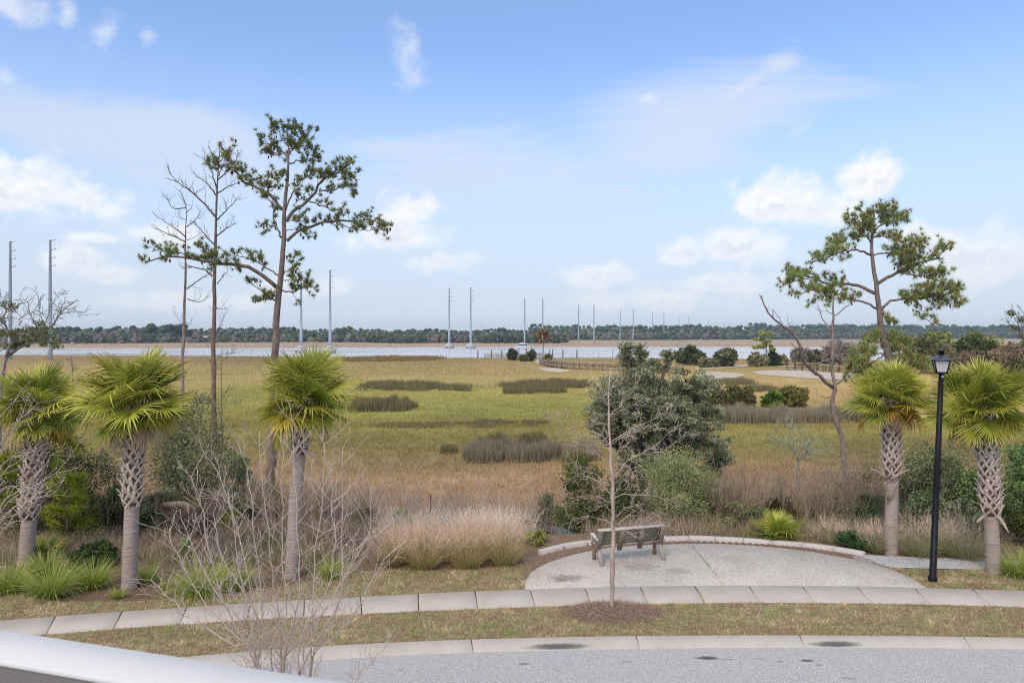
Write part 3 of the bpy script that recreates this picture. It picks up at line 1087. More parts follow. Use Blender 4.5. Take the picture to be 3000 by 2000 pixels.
for k, (s0, hh) in enumerate([(0.17, 0.135), (0.312, 0.135), (0.454, 0.135)]):
    c0 = np.array([0, -0.05, 0.32]) + sl * s0 + pn * 0.085
    part('back_plank', bench, lambda m: m.beam(c0 - np.array([h + 0.06, 0, 0]), c0 + np.array([h + 0.06, 0, 0]), hh, 0.038, GW2 * (0.95 + 0.08 * k), up=tuple(pn), bev=0.006))
c0 = np.array([0, -0.05, 0.32]) + sl * 0.60 + pn * 0.05
part('top_rail', bench, lambda m: m.beam(c0 - np.array([h + 0.07, 0, 0]), c0 + np.array([h + 0.07, 0, 0]), 0.16, 0.045, S(196, 186, 174, 1.0), bev=0.012))
for k in range(4):
    y = 0.30 - 0.105 * k
    part('seat_plank', bench, lambda m: m.beam((-h - 0.05, y, 0.475 - 0.012 * k), (h + 0.05, y, 0.475 - 0.012 * k), 0.095, 0.04, GW * (0.96 + 0.05 * (k % 2)), bev=0.006))

# lamp post, leaning a little
lb = G(2732, 1702, 0.0)
lt = P(2757, 1108, lb[1])
LM = {'metal': m_plain('black_enamel', (0.007, 0.0075, 0.009), 0.5, spec=0.25), 'roof': m_plain('grey_black_enamel', (0.06, 0.07, 0.085), 0.3, spec=0.6)}
gm_, g_t, g_b = newmat('frosted_pane')
g_b.inputs['Base Color'].default_value = (0.93, 0.90, 0.87, 1)
g_b.inputs['Roughness'].default_value = 0.35
tr = g_t.new('ShaderNodeBsdfTranslucent')
tr.inputs['Color'].default_value = (0.97, 0.95, 0.93, 1)
mxs = g_t.new('ShaderNodeMixShader')
mxs.inputs[0].default_value = 0.5
g_t.l.new(g_b.outputs[0], mxs.inputs[1])
g_t.l.new(tr.outputs[0], mxs.inputs[2])
g_t.l.new(mxs.outputs[0], g_t.n['Material Output'].inputs[0])
lamp = thing('lamp_post', 'black lamp post with white four-sided lantern, standing right of the plaza', 'lamp post', lb)
axis = (lt - lb)
LH = float(np.linalg.norm(axis))
ax = axis / LH
part('pole', lamp, lambda m: m.tube([lb - [0, 0, 0.1], lb + ax * 0.12, lb + ax * 0.121, lb + ax * (LH * 0.5), lb + ax * LH], [0.088, 0.088, 0.080, 0.070, 0.058], 20), LM['metal'])
part('collar', lamp, lambda m: (m.tube([lt - ax * 0.005, lt + ax * 0.10], [0.050, 0.050], 16), m.tube([lt + ax * 0.10, lt + ax * 0.125], [0.06, 0.10], 4)), LM['metal'])
part('base_ring', lamp, lambda m: m.tube([lb + ax * 0.0, lb + ax * 0.10, lb + ax * 0.13], [0.105, 0.10, 0.085], 20), LM['metal'])
lc = lt + ax * 0.12
rzl = R(-24)


def lrot(v):
    c, s = math.cos(rzl), math.sin(rzl)
    return lc + np.array([v[0] * c - v[1] * s, v[0] * s + v[1] * c, v[2]])


w0, w1, hh = 0.105, 0.165, 0.32
part('base_plate', lamp, lambda m: m.tube([lc, lc + [0, 0, 0.025]], [0.17, 0.165], 4), LM['metal'])
lantern_frame = MB()
cs = [(-1, -1), (1, -1), (1, 1), (-1, 1)]
for (a_, b_) in cs:
    lantern_frame.beam(lrot((a_ * w0, b_ * w0, 0.02)), lrot((a_ * w1, b_ * w1, hh)), 0.022, 0.022)
for zc, ww in ((0.03, w0 + 0.002), (hh - 0.005, w1 + 0.003)):
    for k in range(4):
        a_, b_ = cs[k], cs[(k + 1) % 4]
        lantern_frame.beam(lrot((a_[0] * ww, a_[1] * ww, zc)), lrot((b_[0] * ww, b_[1] * ww, zc)), 0.02, 0.02)
lantern_frame.build('lantern_frame', LM['metal'], lamp)
for k in range(4):
    a_, b_ = np.array(cs[k]), np.array(cs[(k + 1) % 4])
    i0, i1 = w0 - 0.004, w1 - 0.004
    v = [lrot((a_[0] * i0, a_[1] * i0, 0.03)), lrot((b_[0] * i0, b_[1] * i0, 0.03)), lrot((b_[0] * i1, b_[1] * i1, hh)), lrot((a_[0] * i1, a_[1] * i1, hh))]
    MB().add(v, quads=[[0, 1, 2, 3]]).build('pane', gm_, lamp)
v, q = [], []
for (r_, z_) in [(0.232, hh + 0.0), (0.238, hh + 0.012), (0.232, hh + 0.022), (0.075, hh + 0.125), (0.062, hh + 0.13)]:
    for (a_, b_) in cs:
        v.append(lrot((a_ * r_, b_ * r_, z_)))
for l in range(4):
    for k in range(4):
        q.append([l * 4 + k, l * 4 + (k + 1) % 4, l * 4 + 4 + (k + 1) % 4, l * 4 + 4 + k])
q.append([3, 2, 1, 0])
MB().add(v, quads=q).build('lantern_roof', LM['roof'], lamp)
ct = lrot((0, 0, hh + 0.12))
chim = part('chimney', lamp, lambda m: m.tube([ct, ct + [0, 0, 0.10], ct + [0, 0, 0.102], ct + [0, 0, 0.125]], [0.055, 0.062, 0.07, 0.07], 16), LM['metal'])
part('cap', chim, lambda m: m.tube([ct + [0, 0, 0.125], ct + [0, 0, 0.15]], [0.07, 0.012], 16), LM['roof'])
tagm = m_plain('white_tag', (0.75, 0.75, 0.75), 0.5)
part('number_tag', lamp, lambda m: m.box(lt + ax * 0.05 + np.array([0.005, -0.058, 0]), (0.055, 0.006, 0.06)), tagm)
part('number_mark', lamp, lambda m: (m.box(lt + ax * 0.06 + np.array([0.007, -0.063, 0]), (0.02, 0.004, 0.006)), m.beam(lt + ax * 0.06 + np.array([0.016, -0.063, 0]), lt + ax * 0.032 + np.array([0.003, -0.063, 0]), 0.006, 0.004, up=(0, 1, 0))), LM['metal'])

# balcony handrail close in front of the lens, and the deck it stands on
white = m_plain('white_paint', (0.74, 0.705, 0.66), 0.9, spec=0.05, nscale=3, namt=0.04)
rail_grey = m_plain('sub_rail_grey', (0.15, 0.132, 0.118), 0.7, nscale=5, namt=0.06)  # darker grey-brown for the face below the white cap
e0, e1 = G(0, 1843, 5.55), G(1035, 2000, 5.55)
rd = e1 - e0
rd /= np.linalg.norm(rd)
rn = np.array([rd[1], -rd[0], 0])
rn = rn if rn[1] < 0 else -rn
A0, A1 = e0 - rd * 1.6, e1 + rd * 0.9
rail = thing('balcony_railing', 'white painted balcony handrail blurred in the bottom left corner', 'railing', (A0[0], A0[1], 4.5))
ct0, ct1 = A0 + rn * 0.039, A1 + rn * 0.039
part('top_rail', rail, lambda m: m.beam(ct0 - [0, 0, 0.004], ct1 - [0, 0, 0.004], 0.078, 0.008, bev=0.001), white)
part('sub_rail', rail, lambda m: m.beam(ct0 + rn * 0.003 - [0, 0, 0.062], ct1 + rn * 0.003 - [0, 0, 0.062], 0.076, 0.105), rail_grey)
part('bottom_rail', rail, lambda m: m.beam(ct0 - [0, 0, 0.95], ct1 - [0, 0, 0.95], 0.04, 0.08), white)
Lr = float(np.linalg.norm(ct1 - ct0))
for k in range(int(Lr / 0.13)):
    c_ = ct0 + rd * (0.06 + 0.13 * k)
    part('baluster', rail, lambda m: m.box(c_ - np.array([0, 0, 0.52]), (0.035, 0.035, 0.79), rz=math.atan2(rd[1], rd[0])), white)
MB().box(((A0[0] + A1[0]) / 2, -0.4, 4.42), (Lr + 0.4, 2.9, 0.14), rz=math.atan2(rd[1], rd[0])).build('balcony_floor', m_plain('porch_boards', (0.42, 0.42, 0.42), 0.7, nscale=4), kind='structure')


# ------------------------------------------------------------------ sabal palms
def frond_mesh(name, seed, cols, L=0.86, Lp=0.45, spread=R(132), droop=0.30, fold=0.35, nseg=43):
    r = np.random.default_rng(seed)
    mb = MB()
    cpet, cgr, ctip = cols
    # leaf stalk runs into the blade as a short arched midrib
    costa = np.array([[0, 0, 0], [0, Lp * 0.5, 0.03], [0, Lp, 0.03], [0, Lp + 0.16, 0.0], [0, Lp + 0.30, -0.07]])
    mb.tube(costa, [0.022, 0.014, 0.011, 0.007, 0.003], 4, cpet)
    for i in range(nseg):
        u = (i + 0.5) / nseg * 2 - 1
        a = u * spread + r.uniform(-0.03, 0.03)
        s0 = (1 - abs(u)) ** 1.3
        base = np.array([0, Lp + 0.26 * s0, 0.02 - 0.06 * s0 ** 2])
        ln = L * (0.78 + 0.22 * math.cos(u * 1.4)) * r.uniform(0.9, 1.06) * (1 - 0.22 * s0)
        d = np.array([math.sin(a), math.cos(a), 0])
        up = fold * abs(math.sin(a)) * (0.6 if abs(a) < 2 else 0.2)
        sd = np.array([math.cos(a), -math.sin(a), 0])
        ts = (0.0, 0.28, 0.55, 0.8, 1.0)
        ws = (0.014, 0.050, 0.042, 0.020, 0.003)
        dr = droop * r.uniform(0.4, 1.3)
        bent = r.uniform(0.2, 0.8) if r.random() < 0.14 else 0.0
        v, c = [], []
        cg = cgr * r.uniform(0.82, 1.18)
        tipc = ctip if r.random() < 0.7 else cg * 1.1
        for t, w in zip(ts, ws):
            z = up * t * ln * 0.8 - dr * t ** 2.6 * ln - bent * max(t - 0.55, 0) * ln * 1.3
            p = base + d * ln * (t - 0.10 * dr * t ** 3 - bent * max(t - 0.6, 0) * 0.6) + np.array([0, 0, z])
            v += [p - sd * w / 2 + [0, 0, 0.006], p + sd * w / 2 + [0, 0, 0.006], p - [0, 0, 0.006]]
            cc = cg * (1 - t) ** 0.3 + 0 if t < 0.7 else None
            c += [cg if t < 0.75 else cg * 0.5 + tipc * 0.5 if t < 0.95 else tipc] * 3
        q = []
        for k in range(4):
            b = 3 * k
            q += [[b, b + 2, b + 5, b + 3], [b + 2, b + 1, b + 4, b + 5]]
        mb.add(v, quads=q, col=np.array(c))
    me = mb.mesh(name)
    me.materials.append(M_palm)
    return me


PG = (S(176, 168, 92), S(148, 152, 54), S(204, 192, 100))
PG2 = (S(176, 168, 92), S(170, 170, 72), S(218, 204, 116))
PG3 = (S(164, 158, 90), S(126, 138, 50), S(182, 174, 90))
PY = (S(170, 150, 80), S(170, 152, 56), S(196, 160, 84))
PO = (S(170, 130, 70), S(160, 128, 48), S(205, 150, 70))
PD = (S(150, 120, 90), S(166, 138, 104), S(178, 150, 118))
FR = {'green': [frond_mesh('frond_green', s, c, droop=d) for s, c, d in ((1, PG, 0.16), (2, PG2, 0.22), (3, PG3, 0.20), (4, PG, 0.30), (5, PG2, 0.12))],
      'old': [frond_mesh('frond_old', s, c, droop=d) for s, c, d in ((11, PG3, 0.4), (12, PY, 0.5), (13, PG, 0.4), (14, PO, 0.5))],
      'dead': [frond_mesh('frond_dead', s, PD, droop=0.9, spread=R(70), nseg=24, fold=0.1) for s in (21, 22)]}

m_palmtrunk, ptt, ptb = newmat('palm_trunk')
ptc = ptt.new('ShaderNodeTexCoord')
pn1 = ptt.noise(ptt.vec('MULTIPLY', ptc.outputs['Object'], (1.2, 1.2, 14)), 3.0, 5, 0.65)
pn2 = ptt.noise(ptc.outputs['Object'], 2.2, 4, 0.6)
pc_ = ptt.mix(ptt.ramp(pn1, 0.3, 0.7), col4(S(146, 130, 118, 1.0)), col4(S(182, 166, 152, 1.0)))
pc_ = ptt.mix(ptt.math('MULTIPLY', ptt.ramp(pn2, 0.60, 0.70), 0.55), pc_, col4(S(92, 76, 68, 1.0)))
ptt.put(ptb.inputs['Base Color'], pc_)
ptb.inputs['Roughness'].default_value = 0.9
pbp = ptt.new('ShaderNodeBump')
pbp.inputs['Strength'].default_value = 0.8
pbp.inputs['Distance'].default_value = 0.02
ptt.put(pbp.inputs['Height'], pn1)
ptt.put(ptb.inputs['Normal'], pbp.outputs[0])


def boot_mesh(name, w, hgt, out, col, seed):
    """split leaf base: two straps that wrap the trunk and meet in an upturned stub"""
    r = np.random.default_rng(seed)
    mb = MB()
    for sx in (-1, 1):
        pts = spline([(sx * w, -0.045, -0.02), (sx * w * 0.55, 0.012, hgt * 0.28), (sx * w * 0.08, 0.045, hgt * 0.55)], 4)
        wd = (0.05, 0.06, 0.062, 0.06)
        v = []
        for k, p in enumerate(pts):
            t = pts[min(k + 1, 3)] - pts[max(k - 1, 0)]
            t /= np.linalg.norm(t)
            s_ = np.cross(t, [0, 1, 0])
            s_ /= np.linalg.norm(s_)
            th = 0.012
            v += [p - s_ * wd[k] / 2 - [0, th, 0], p + s_ * wd[k] / 2 - [0, th, 0], p + s_ * wd[k] / 2 * 0.8 + [0, th, 0], p - s_ * wd[k] / 2 * 0.8 + [0, th, 0]]
        q = [[4 * k + a, 4 * k + (a + 1) % 4, 4 * k + 4 + (a + 1) % 4, 4 * k + 4 + a] for k in range(3) for a in range(4)]
        mb.add(v, quads=q, col=col * r.uniform(0.85, 1.1))
    st = spline([(0, 0.035, hgt * 0.48), (0, 0.06, hgt * 0.75), (r.uniform(-0.01, 0.01), 0.06 + out, hgt)], 4)
    v = []
    for k, p in enumerate(st):
        wv, th = (0.085, 0.07, 0.055, 0.042)[k], (0.014, 0.014, 0.012, 0.009)[k]
        v += [p + [-wv / 2, -th, 0], p + [wv / 2, -th, 0], p + [wv / 2 * 0.8, th, 0.004], p + [-wv / 2 * 0.8, th, 0.004]]
    q = [[4 * k + a, 4 * k + (a + 1) % 4, 4 * k + 4 + (a + 1) % 4, 4 * k + 4 + a] for k in range(3) for a in range(4)] + [[12, 13, 14, 15]]
    mb.add(v, quads=q, col=np.concatenate([np.tile(col, (12, 1)), np.tile(np.clip(col * 1.25, 0, .8), (4, 1))]))
    me = mb.mesh(name)
    me.materials.append(M_bootm)
    return me


M_bootm = m_vcol('leaf_base', 0.85, nscale=10, namt=0.25, bump=0.3, spec=0.15)
BOOTS = [boot_mesh('boot', 0.125, 0.33, o_, S(200, 184, 170, 1.0) * b_, i) for i, (o_, b_) in enumerate([(0.035, 1.0), (0.06, 0.92), (0.09, 1.06), (0.05, 0.85)])]


def palm(label, base_px, base_py, crown_px, crown_py, boots_from_py, r0, nf, seed, rad=1.35, extra=None):
    r = np.random.default_rng(seed)
    b = G(base_px, base_py, 0.0)
    b[2] = hz_(b[0], b[1])
    Yd = b[1]
    top = P(crown_px, crown_py, Yd)
    mid = (b + top) / 2 + np.array([r.uniform(-0.05, 0.05), 0, 0])
    ax_ = spline([b - [0, 0, 0.15], b + (mid - b) * 0.5, mid, top], 24)
    t = thing('palm_tree', label, 'palm tree', b, 'cabbage palms beside the street')
    rad_ = np.interp(np.linspace(0, 1, 24), [0, 0.06, 0.3, 0.8, 1], [r0 * 1.12, r0 * 1.0, r0 * 0.93, r0 * 0.92, r0 * 0.7])
    MB().tube(ax_, rad_, 18).build('trunk', m_palmtrunk, t, smooth=True)
    zb = P(base_px, boots_from_py, Yd)[2]
    zt = top[2] - 0.12
    zs_ = np.linspace(zb + 0.02, zt + 0.1, 14)
    sl_ = np.stack([np.interp(zs_, ax_[:, 2], ax_[:, i_]) for i_ in range(3)], -1)
    MB().tube(sl_, np.interp(zs_, ax_[:, 2], rad_) + 0.012, 16, S(96, 76, 62)).build('dark_sleeve', M_bark, t, smooth=True)  # dark brown sleeve, sets the gap colour between the leaf bases
    rows = int((zt - zb) / 0.115)
    for k in range(rows):
        z = zb + k * 0.115
        i = int(np.clip(np.searchsorted(ax_[:, 2], z), 1, 23))
        f = (z - ax_[i - 1, 2]) / max(ax_[i, 2] - ax_[i - 1, 2], 1e-6)
        c = ax_[i - 1] + (ax_[i] - ax_[i - 1]) * f
        rr_ = rad_[i] * 1.0
        for m in range(5):
            a = (m + 0.5 * (k % 2)) * 2 * math.pi / 5 + r.uniform(-0.12, 0.12) + 0.1 * k
            o = link('boot', BOOTS[r.integers(0, 4)], t)
            s_ = r.uniform(0.9, 1.15)
            tilt = r.uniform(-0.06, 0.14) + (0.25 if r.random() < 0.08 else 0)
            M = Matrix.Rotation(a, 4, 'Z') @ Matrix.Translation((0, rr_ + 0.008, 0)) @ Matrix.Rotation(-tilt, 4, 'X') @ Matrix.Diagonal((s_, 1, s_, 1))
            M.translation = M.translation + Vector(tuple(c - b))
            M.translation.z = z - b[2]
            o.matrix_basis = M
    ks = rad / 1.30
    for k in range(nf):
        u = (k + 0.5) / nf
        az = k * 2.39996 + r.uniform(-0.25, 0.25)
        el = R(78) - R(124) * u + r.uniform(-0.2, 0.2)
        kind = 'green' if u < 0.74 else ('old' if u < 0.96 else 'dead')
        me = FR[kind][r.integers(0, len(FR[kind]))] if kind != 'old' or r.random() < 0.62 else FR['green'][3 if r.random() < 0.5 else 2]
        o = link('frond', me, t)
        s_ = ks * r.uniform(0.80, 1.10) * (0.92 if u < 0.12 else 1.0) * (0.85 if u > 0.7 else 1.0)
        roll = r.uniform(-0.8, 0.8)
        M = Matrix.Rotation(az, 4, 'Z') @ Matrix.Rotation(el, 4, 'X') @ Matrix.Rotation(roll, 4, 'Y') @ Matrix.Scale(s_, 4)
        off = np.array([-math.sin(az) * 0.05, math.cos(az) * 0.05, (0.10 - 0.32 * u)])
        M.translation = Vector(tuple(top - b + off))
        o.matrix_basis = M
    # bare stubs of cut stalks under the crown
    for (p0, p1) in (extra or []):
        a_, b_ = P(p0[0], p0[1], Yd - r0), P(p1[0], p1[1], Yd - r0 - 0.25)
        MB().tube(spline([a_, (a_ + b_) / 2 + [0, 0, 0.02], b_], 5), [0.05, 0.045, 0.04, 0.03, 0.015], 6, S(170, 152, 138, 1.0)).build('cut_stalk', M_bootm, t)
    return t


palm('cabbage palm at the far left, behind pale bare twigs', 75, 1650, 112, 1198, 1520, 0.19, 36, 1, rad=1.28)
palm('cabbage palm with the fullest crown, second from the left', 378, 1720, 404, 1175, 1480, 0.175, 42, 2, rad=1.38)
palm('leaning cabbage palm behind the bare multi-stemmed shrub', 853, 1690, 893, 1170, 1330, 0.17, 38, 3, rad=1.40,
     extra=[((885, 1318), (930, 1340)), ((872, 1318), (825, 1328)), ((893, 1300), (925, 1285))])
palm('cabbage palm just left of the lamp post, with crossed stubs on its trunk', 2610, 1622, 2607, 1172, 1400, 0.178, 40, 4, rad=1.18,
     extra=[((2600, 1400), (2550, 1372)), ((2610, 1402), (2665, 1374)), ((2605, 1462), (2632, 1408)), ((2603, 1462), (2592, 1410))])
palm('cabbage palm at the far right, right of the lamp post', 2912, 1680, 2880, 1190, 1510, 0.175, 38, 5, rad=1.34,
     extra=[((2925, 1512), (2955, 1560)), ((2885, 1510), (2862, 1530))])


# ------------------------------------------------------------------ trees with traced limbs
def zpx(pts, ox, oy, sc):
    return [(ox + x / sc, oy + y / sc) for x, y in pts]


def limb3(pts, Y0, slope, wob=0.04, n=14, seed=0):
    """photo polyline at depth Y0, drifting in depth along its length"""
    r = np.random.default_rng(seed)
    w = np.array([P(x, y, Y0) for x, y in pts])
    s = spline(w, n)
    L = np.r_[0, np.cumsum(np.linalg.norm(np.diff(s, axis=0), axis=1))]
    dy = slope * L
    k = (Y0 + dy) / Y0
    c = np.array([0, 0, CZ])
    s = c + (s - c) * k[:, None]
    j = r.standard_normal(s.shape) * wob
    j[0] = 0
    return s + j


def grow(mb, p, d, L, r0, depth, rg, col, spread=0.6, up=0.15, nsub=3, seg=4, tips=None, sides=4, wob=0.16, rmin=0.003):
    pts = [np.array(p, float)]
    d = np.array(d, float)
    d /= np.linalg.norm(d)
    for k in range(seg):
        d = d + rg.standard_normal(3) * wob + np.array([0, 0, up * 0.25])
        d /= np.linalg.norm(d)
        pts.append(pts[-1] + d * L / seg)
    rad = np.linspace(r0, max(r0 * 0.45, rmin), seg + 1)
    mb.tube(pts, rad, sides, np.asarray(col) * rg.uniform(0.85, 1.15), cap=False)
    if tips is not None:
        tips.append((pts[-1], d.copy()))
    if depth > 0:
        for k in range(nsub):
            t = rg.uniform(0.3, 1.0)
            i = min(int(t * seg), seg - 1)
            q = pts[i] + (pts[i + 1] - pts[i]) * (t * seg - i)
            nd = d + rg.standard_normal(3) * spread + np.array([0, 0, up])
            grow(mb, q, nd, L * rg.uniform(0.4, 0.7), max(r0 * 0.5, rmin), depth - 1, rg, col, spread, up, nsub, max(seg - 1, 2), tips, max(sides - 1, 3), wob, rmin)


def needles(mb, tips, cols, rg, L=0.24, n=26, w=0.011):
    """starry needle tufts: (point, axis)"""
    k = len(tips)
    if not k:
        return
    p = np.array([t[0] for t in tips])
    a = np.array([t[1] for t in tips])
    a /= np.linalg.norm(a, axis=1, keepdims=True)
    d = rg.standard_normal((k, n, 3))
    d /= np.linalg.norm(d, axis=2, keepdims=True)
    d = d + a[:, None, :] * 0.55 + np.array([0, 0, 0.12])
    d /= np.linalg.norm(d, axis=2, keepdims=True)
    ln = L * rg.uniform(0.6, 1.15, (k, n, 1)) * rg.uniform(0.75, 1.2, (k, 1, 1))
    s = np.cross(d, rg.standard_normal((k, n, 3)))
    s /= np.linalg.norm(s, axis=2, keepdims=True)
    b = p[:, None, :] - d * 0.02
    v = np.stack([b - s * w, b + s * w, b + d * ln], 2).reshape(-1, 3)
    c = np.array(cols)[rg.integers(0, len(cols), k)][:, None, :] * rg.uniform(0.7, 1.3, (k, n, 1))
    c = np.repeat(c.reshape(-1, 3), 3, axis=0)
    mb.add(v, tris=np.arange(len(v)).reshape(-1, 3), col=c)


PINE_G = [S(116, 128, 76), S(100, 114, 66), S(136, 142, 84), S(128, 126, 68)]
CONE = S(84, 62, 50)


def pine(name, label, base, trunk, limbs, Y0, r0, tuft_scale=1.0, dens=1.0, seed=0, cones=True, cols=PINE_G, barkc=S(116, 102, 92), low=()):
    rg = np.random.default_rng(seed)
    bx = G(base[0], base[1], 0)
    root_ = P(trunk[0][0], trunk[0][1], Y0)
    root_[2] = hz_(root_[0], Y0) - 0.1
    t = thing(name, label, 'pine tree', root_)
    tr_ = np.vstack([root_[None], limb3(trunk, Y0, 0.0, 0.02, 26, seed)])
    rad = r0 * np.interp(np.linspace(0, 1, len(tr_)), [0, 0.05, 0.5, 0.85, 1], [1.2, 1.0, 0.72, 0.36, 0.10])
    MB().tube(tr_, rad, 12, barkc).build('trunk', M_bark, t, smooth=True)
    tips = []
    cone_p = []
    for li, (lp, lr, kd) in enumerate(limbs):
        sl_ = rg.uniform(-0.45, 0.45)
        s = limb3(lp, Y0, sl_, 0.025, 16, seed * 100 + li)
        mb = MB()
        mb.tube(s, 0.8 * lr * np.linspace(1, 0.22, 16) ** 0.9, 6, barkc * 0.9)
        Ls = float(np.linalg.norm(np.diff(s, axis=0), axis=1).sum())
        nb = int(max(4, Ls * 5.2 * kd * dens))
        for k in range(nb):
            u = rg.uniform(0.30, 1.0) if Ls > 2 else rg.uniform(0.15, 1.0)
            i = min(int(u * 15), 14)
            q = s[i] + (s[i + 1] - s[i]) * (u * 15 - i)
            d = (s[i + 1] - s[i])
            d /= np.linalg.norm(d)
            nd = d * 0.5 + rg.standard_normal(3) * np.array([0.6, 0.8, 0.5]) + np.array([0, 0, 0.30])
            tp = []
            grow(mb, q, nd, rg.uniform(0.18, 0.48) * tuft_scale, 0.015, 1, rg, barkc * 0.8, 0.6, 0.3, 2, 3, tp, 4, 0.2, 0.006)
            tips += tp
            if cones and rg.random() < 0.5:
                cone_p.append(tp[rg.integers(0, len(tp))][0] + rg.standard_normal(3) * 0.08 - [0, 0, 0.08])
        tips.append((s[-1], s[-1] - s[-2]))
        mb.build('limb', M_bark, t)
    mb = MB()
    needles(mb, tips, cols, rg, L=0.25 * tuft_scale, n=34, w=0.013)
    mb.build('crown', M_leaf, t, kind='stuff')
    if cone_p:
        mb = MB()
        for p in cone_p:
            sc = rg.uniform(0.8, 1.2)
            mb.ellipsoid(p, (0.045 * sc, 0.045 * sc, 0.085 * sc), CONE * rg.uniform(0.7, 1.3), 6, 4)
        mb.build('cones', M_bark, t, kind='stuff')
    return t


ZA = lambda l: zpx(l, 400, 330, 2.036)
trA = [(792, 1470), (795, 1350), (800, 1200)] + ZA([(830, 1400), (845, 1150), (862, 950), (880, 770), (885, 620), (892, 450), (905, 330), (905, 230), (900, 130)])
lbA = [(ZA(l), r_, k) for l, r_, k in [
    ([(845, 1050), (780, 990), (690, 930), (600, 910), (480, 893), (380, 885), (300, 865), (200, 855), (60, 890)], 0.13, 1.0),
    ([(850, 970), (780, 925), (680, 870), (560, 850)], 0.05, 1.1),
    ([(480, 890), (430, 850), (380, 790)], 0.04, 1.2),
    ([(330, 868), (230, 830), (110, 820)], 0.04, 1.3),
    ([(897, 765), (960, 710), (1060, 670), (1180, 645), (1300, 650), (1400, 640), (1490, 700)], 0.10, 1.0),
    ([(1180, 645), (1280, 690), (1400, 700), (1480, 680)], 0.035, 1.1),
    ([(865, 745), (820, 640), (812, 540), (770, 510)], 0.07, 0.8), ([(830, 670), (790, 690), (770, 700)], 0.03, 1.2),
    ([(895, 650), (940, 580), (1030, 520), (1110, 400), (1200, 360), (1290, 290)], 0.12, 0.9),
    ([(1030, 530), (1120, 560), (1200, 610), (1260, 590)], 0.045, 0.8),
    ([(1090, 470), (1180, 460), (1260, 440), (1310, 470)], 0.05, 1.4), ([(1110, 400), (1150, 340), (1230, 310)], 0.045, 1.4), ([(1200, 400), (1270, 390), (1310, 340)], 0.04, 1.4),
    ([(870, 580), (800, 500), (700, 440), (630, 410), (580, 330), (520, 260), (440, 290)], 0.10, 1.0),
    ([(700, 440), (680, 380), (640, 350)], 0.04, 1.3), ([(790, 490), (780, 420), (800, 370)], 0.04, 1.3), ([(800, 470), (850, 410), (870, 370)], 0.03, 1.2),
    ([(540, 300), (500, 330), (440, 320)], 0.035, 1.4), ([(560, 300), (560, 260), (530, 230)], 0.035, 1.3),
    ([(890, 580), (930, 480), (990, 400), (1080, 350)], 0.06, 1.1), ([(930, 560), (980, 500), (970, 460)], 0.03, 1.0),
    ([(900, 260), (830, 200), (750, 180)], 0.05, 1.4), ([(905, 250), (980, 180), (1060, 150)], 0.05, 1.6), ([(900, 200), (840, 110), (815, 90)], 0.04, 1.5),
    ([(905, 180), (960, 120), (990, 110)], 0.04, 1.8), ([(905, 300), (1010, 280), (1090, 290)], 0.05, 1.5), ([(900, 240), (830, 250), (745, 240)], 0.035, 1.2), ([(903, 150), (900, 100), (905, 85)], 0.03, 1.8), ([(905, 220), (1000, 200), (1080, 200)], 0.04, 1.5),
    ([(842, 1130), (780, 1090), (700, 1030), (670, 1000)], 0.05, 1.2), ([(838, 1120), (770, 1110), (730, 1130)], 0.04, 1.4),
    ([(870, 1060), (930, 1070), (1000, 1040), (1060, 1040)], 0.05, 1.3), ([(875, 960), (920, 930), (940, 860)], 0.04, 1.3), ([(872, 1000), (940, 1000), (1010, 1000)], 0.03, 1.3),
    ([(890, 640), (960, 640), (1010, 600)], 0.04, 1.2), ([(885, 700), (970, 700), (1030, 740)], 0.03, 1.0)]]
pine('pine_tree', 'tall living pine with a long low limb to the left, left of centre', (795, 1470), trA, lbA, 33.0, 0.215, seed=3)

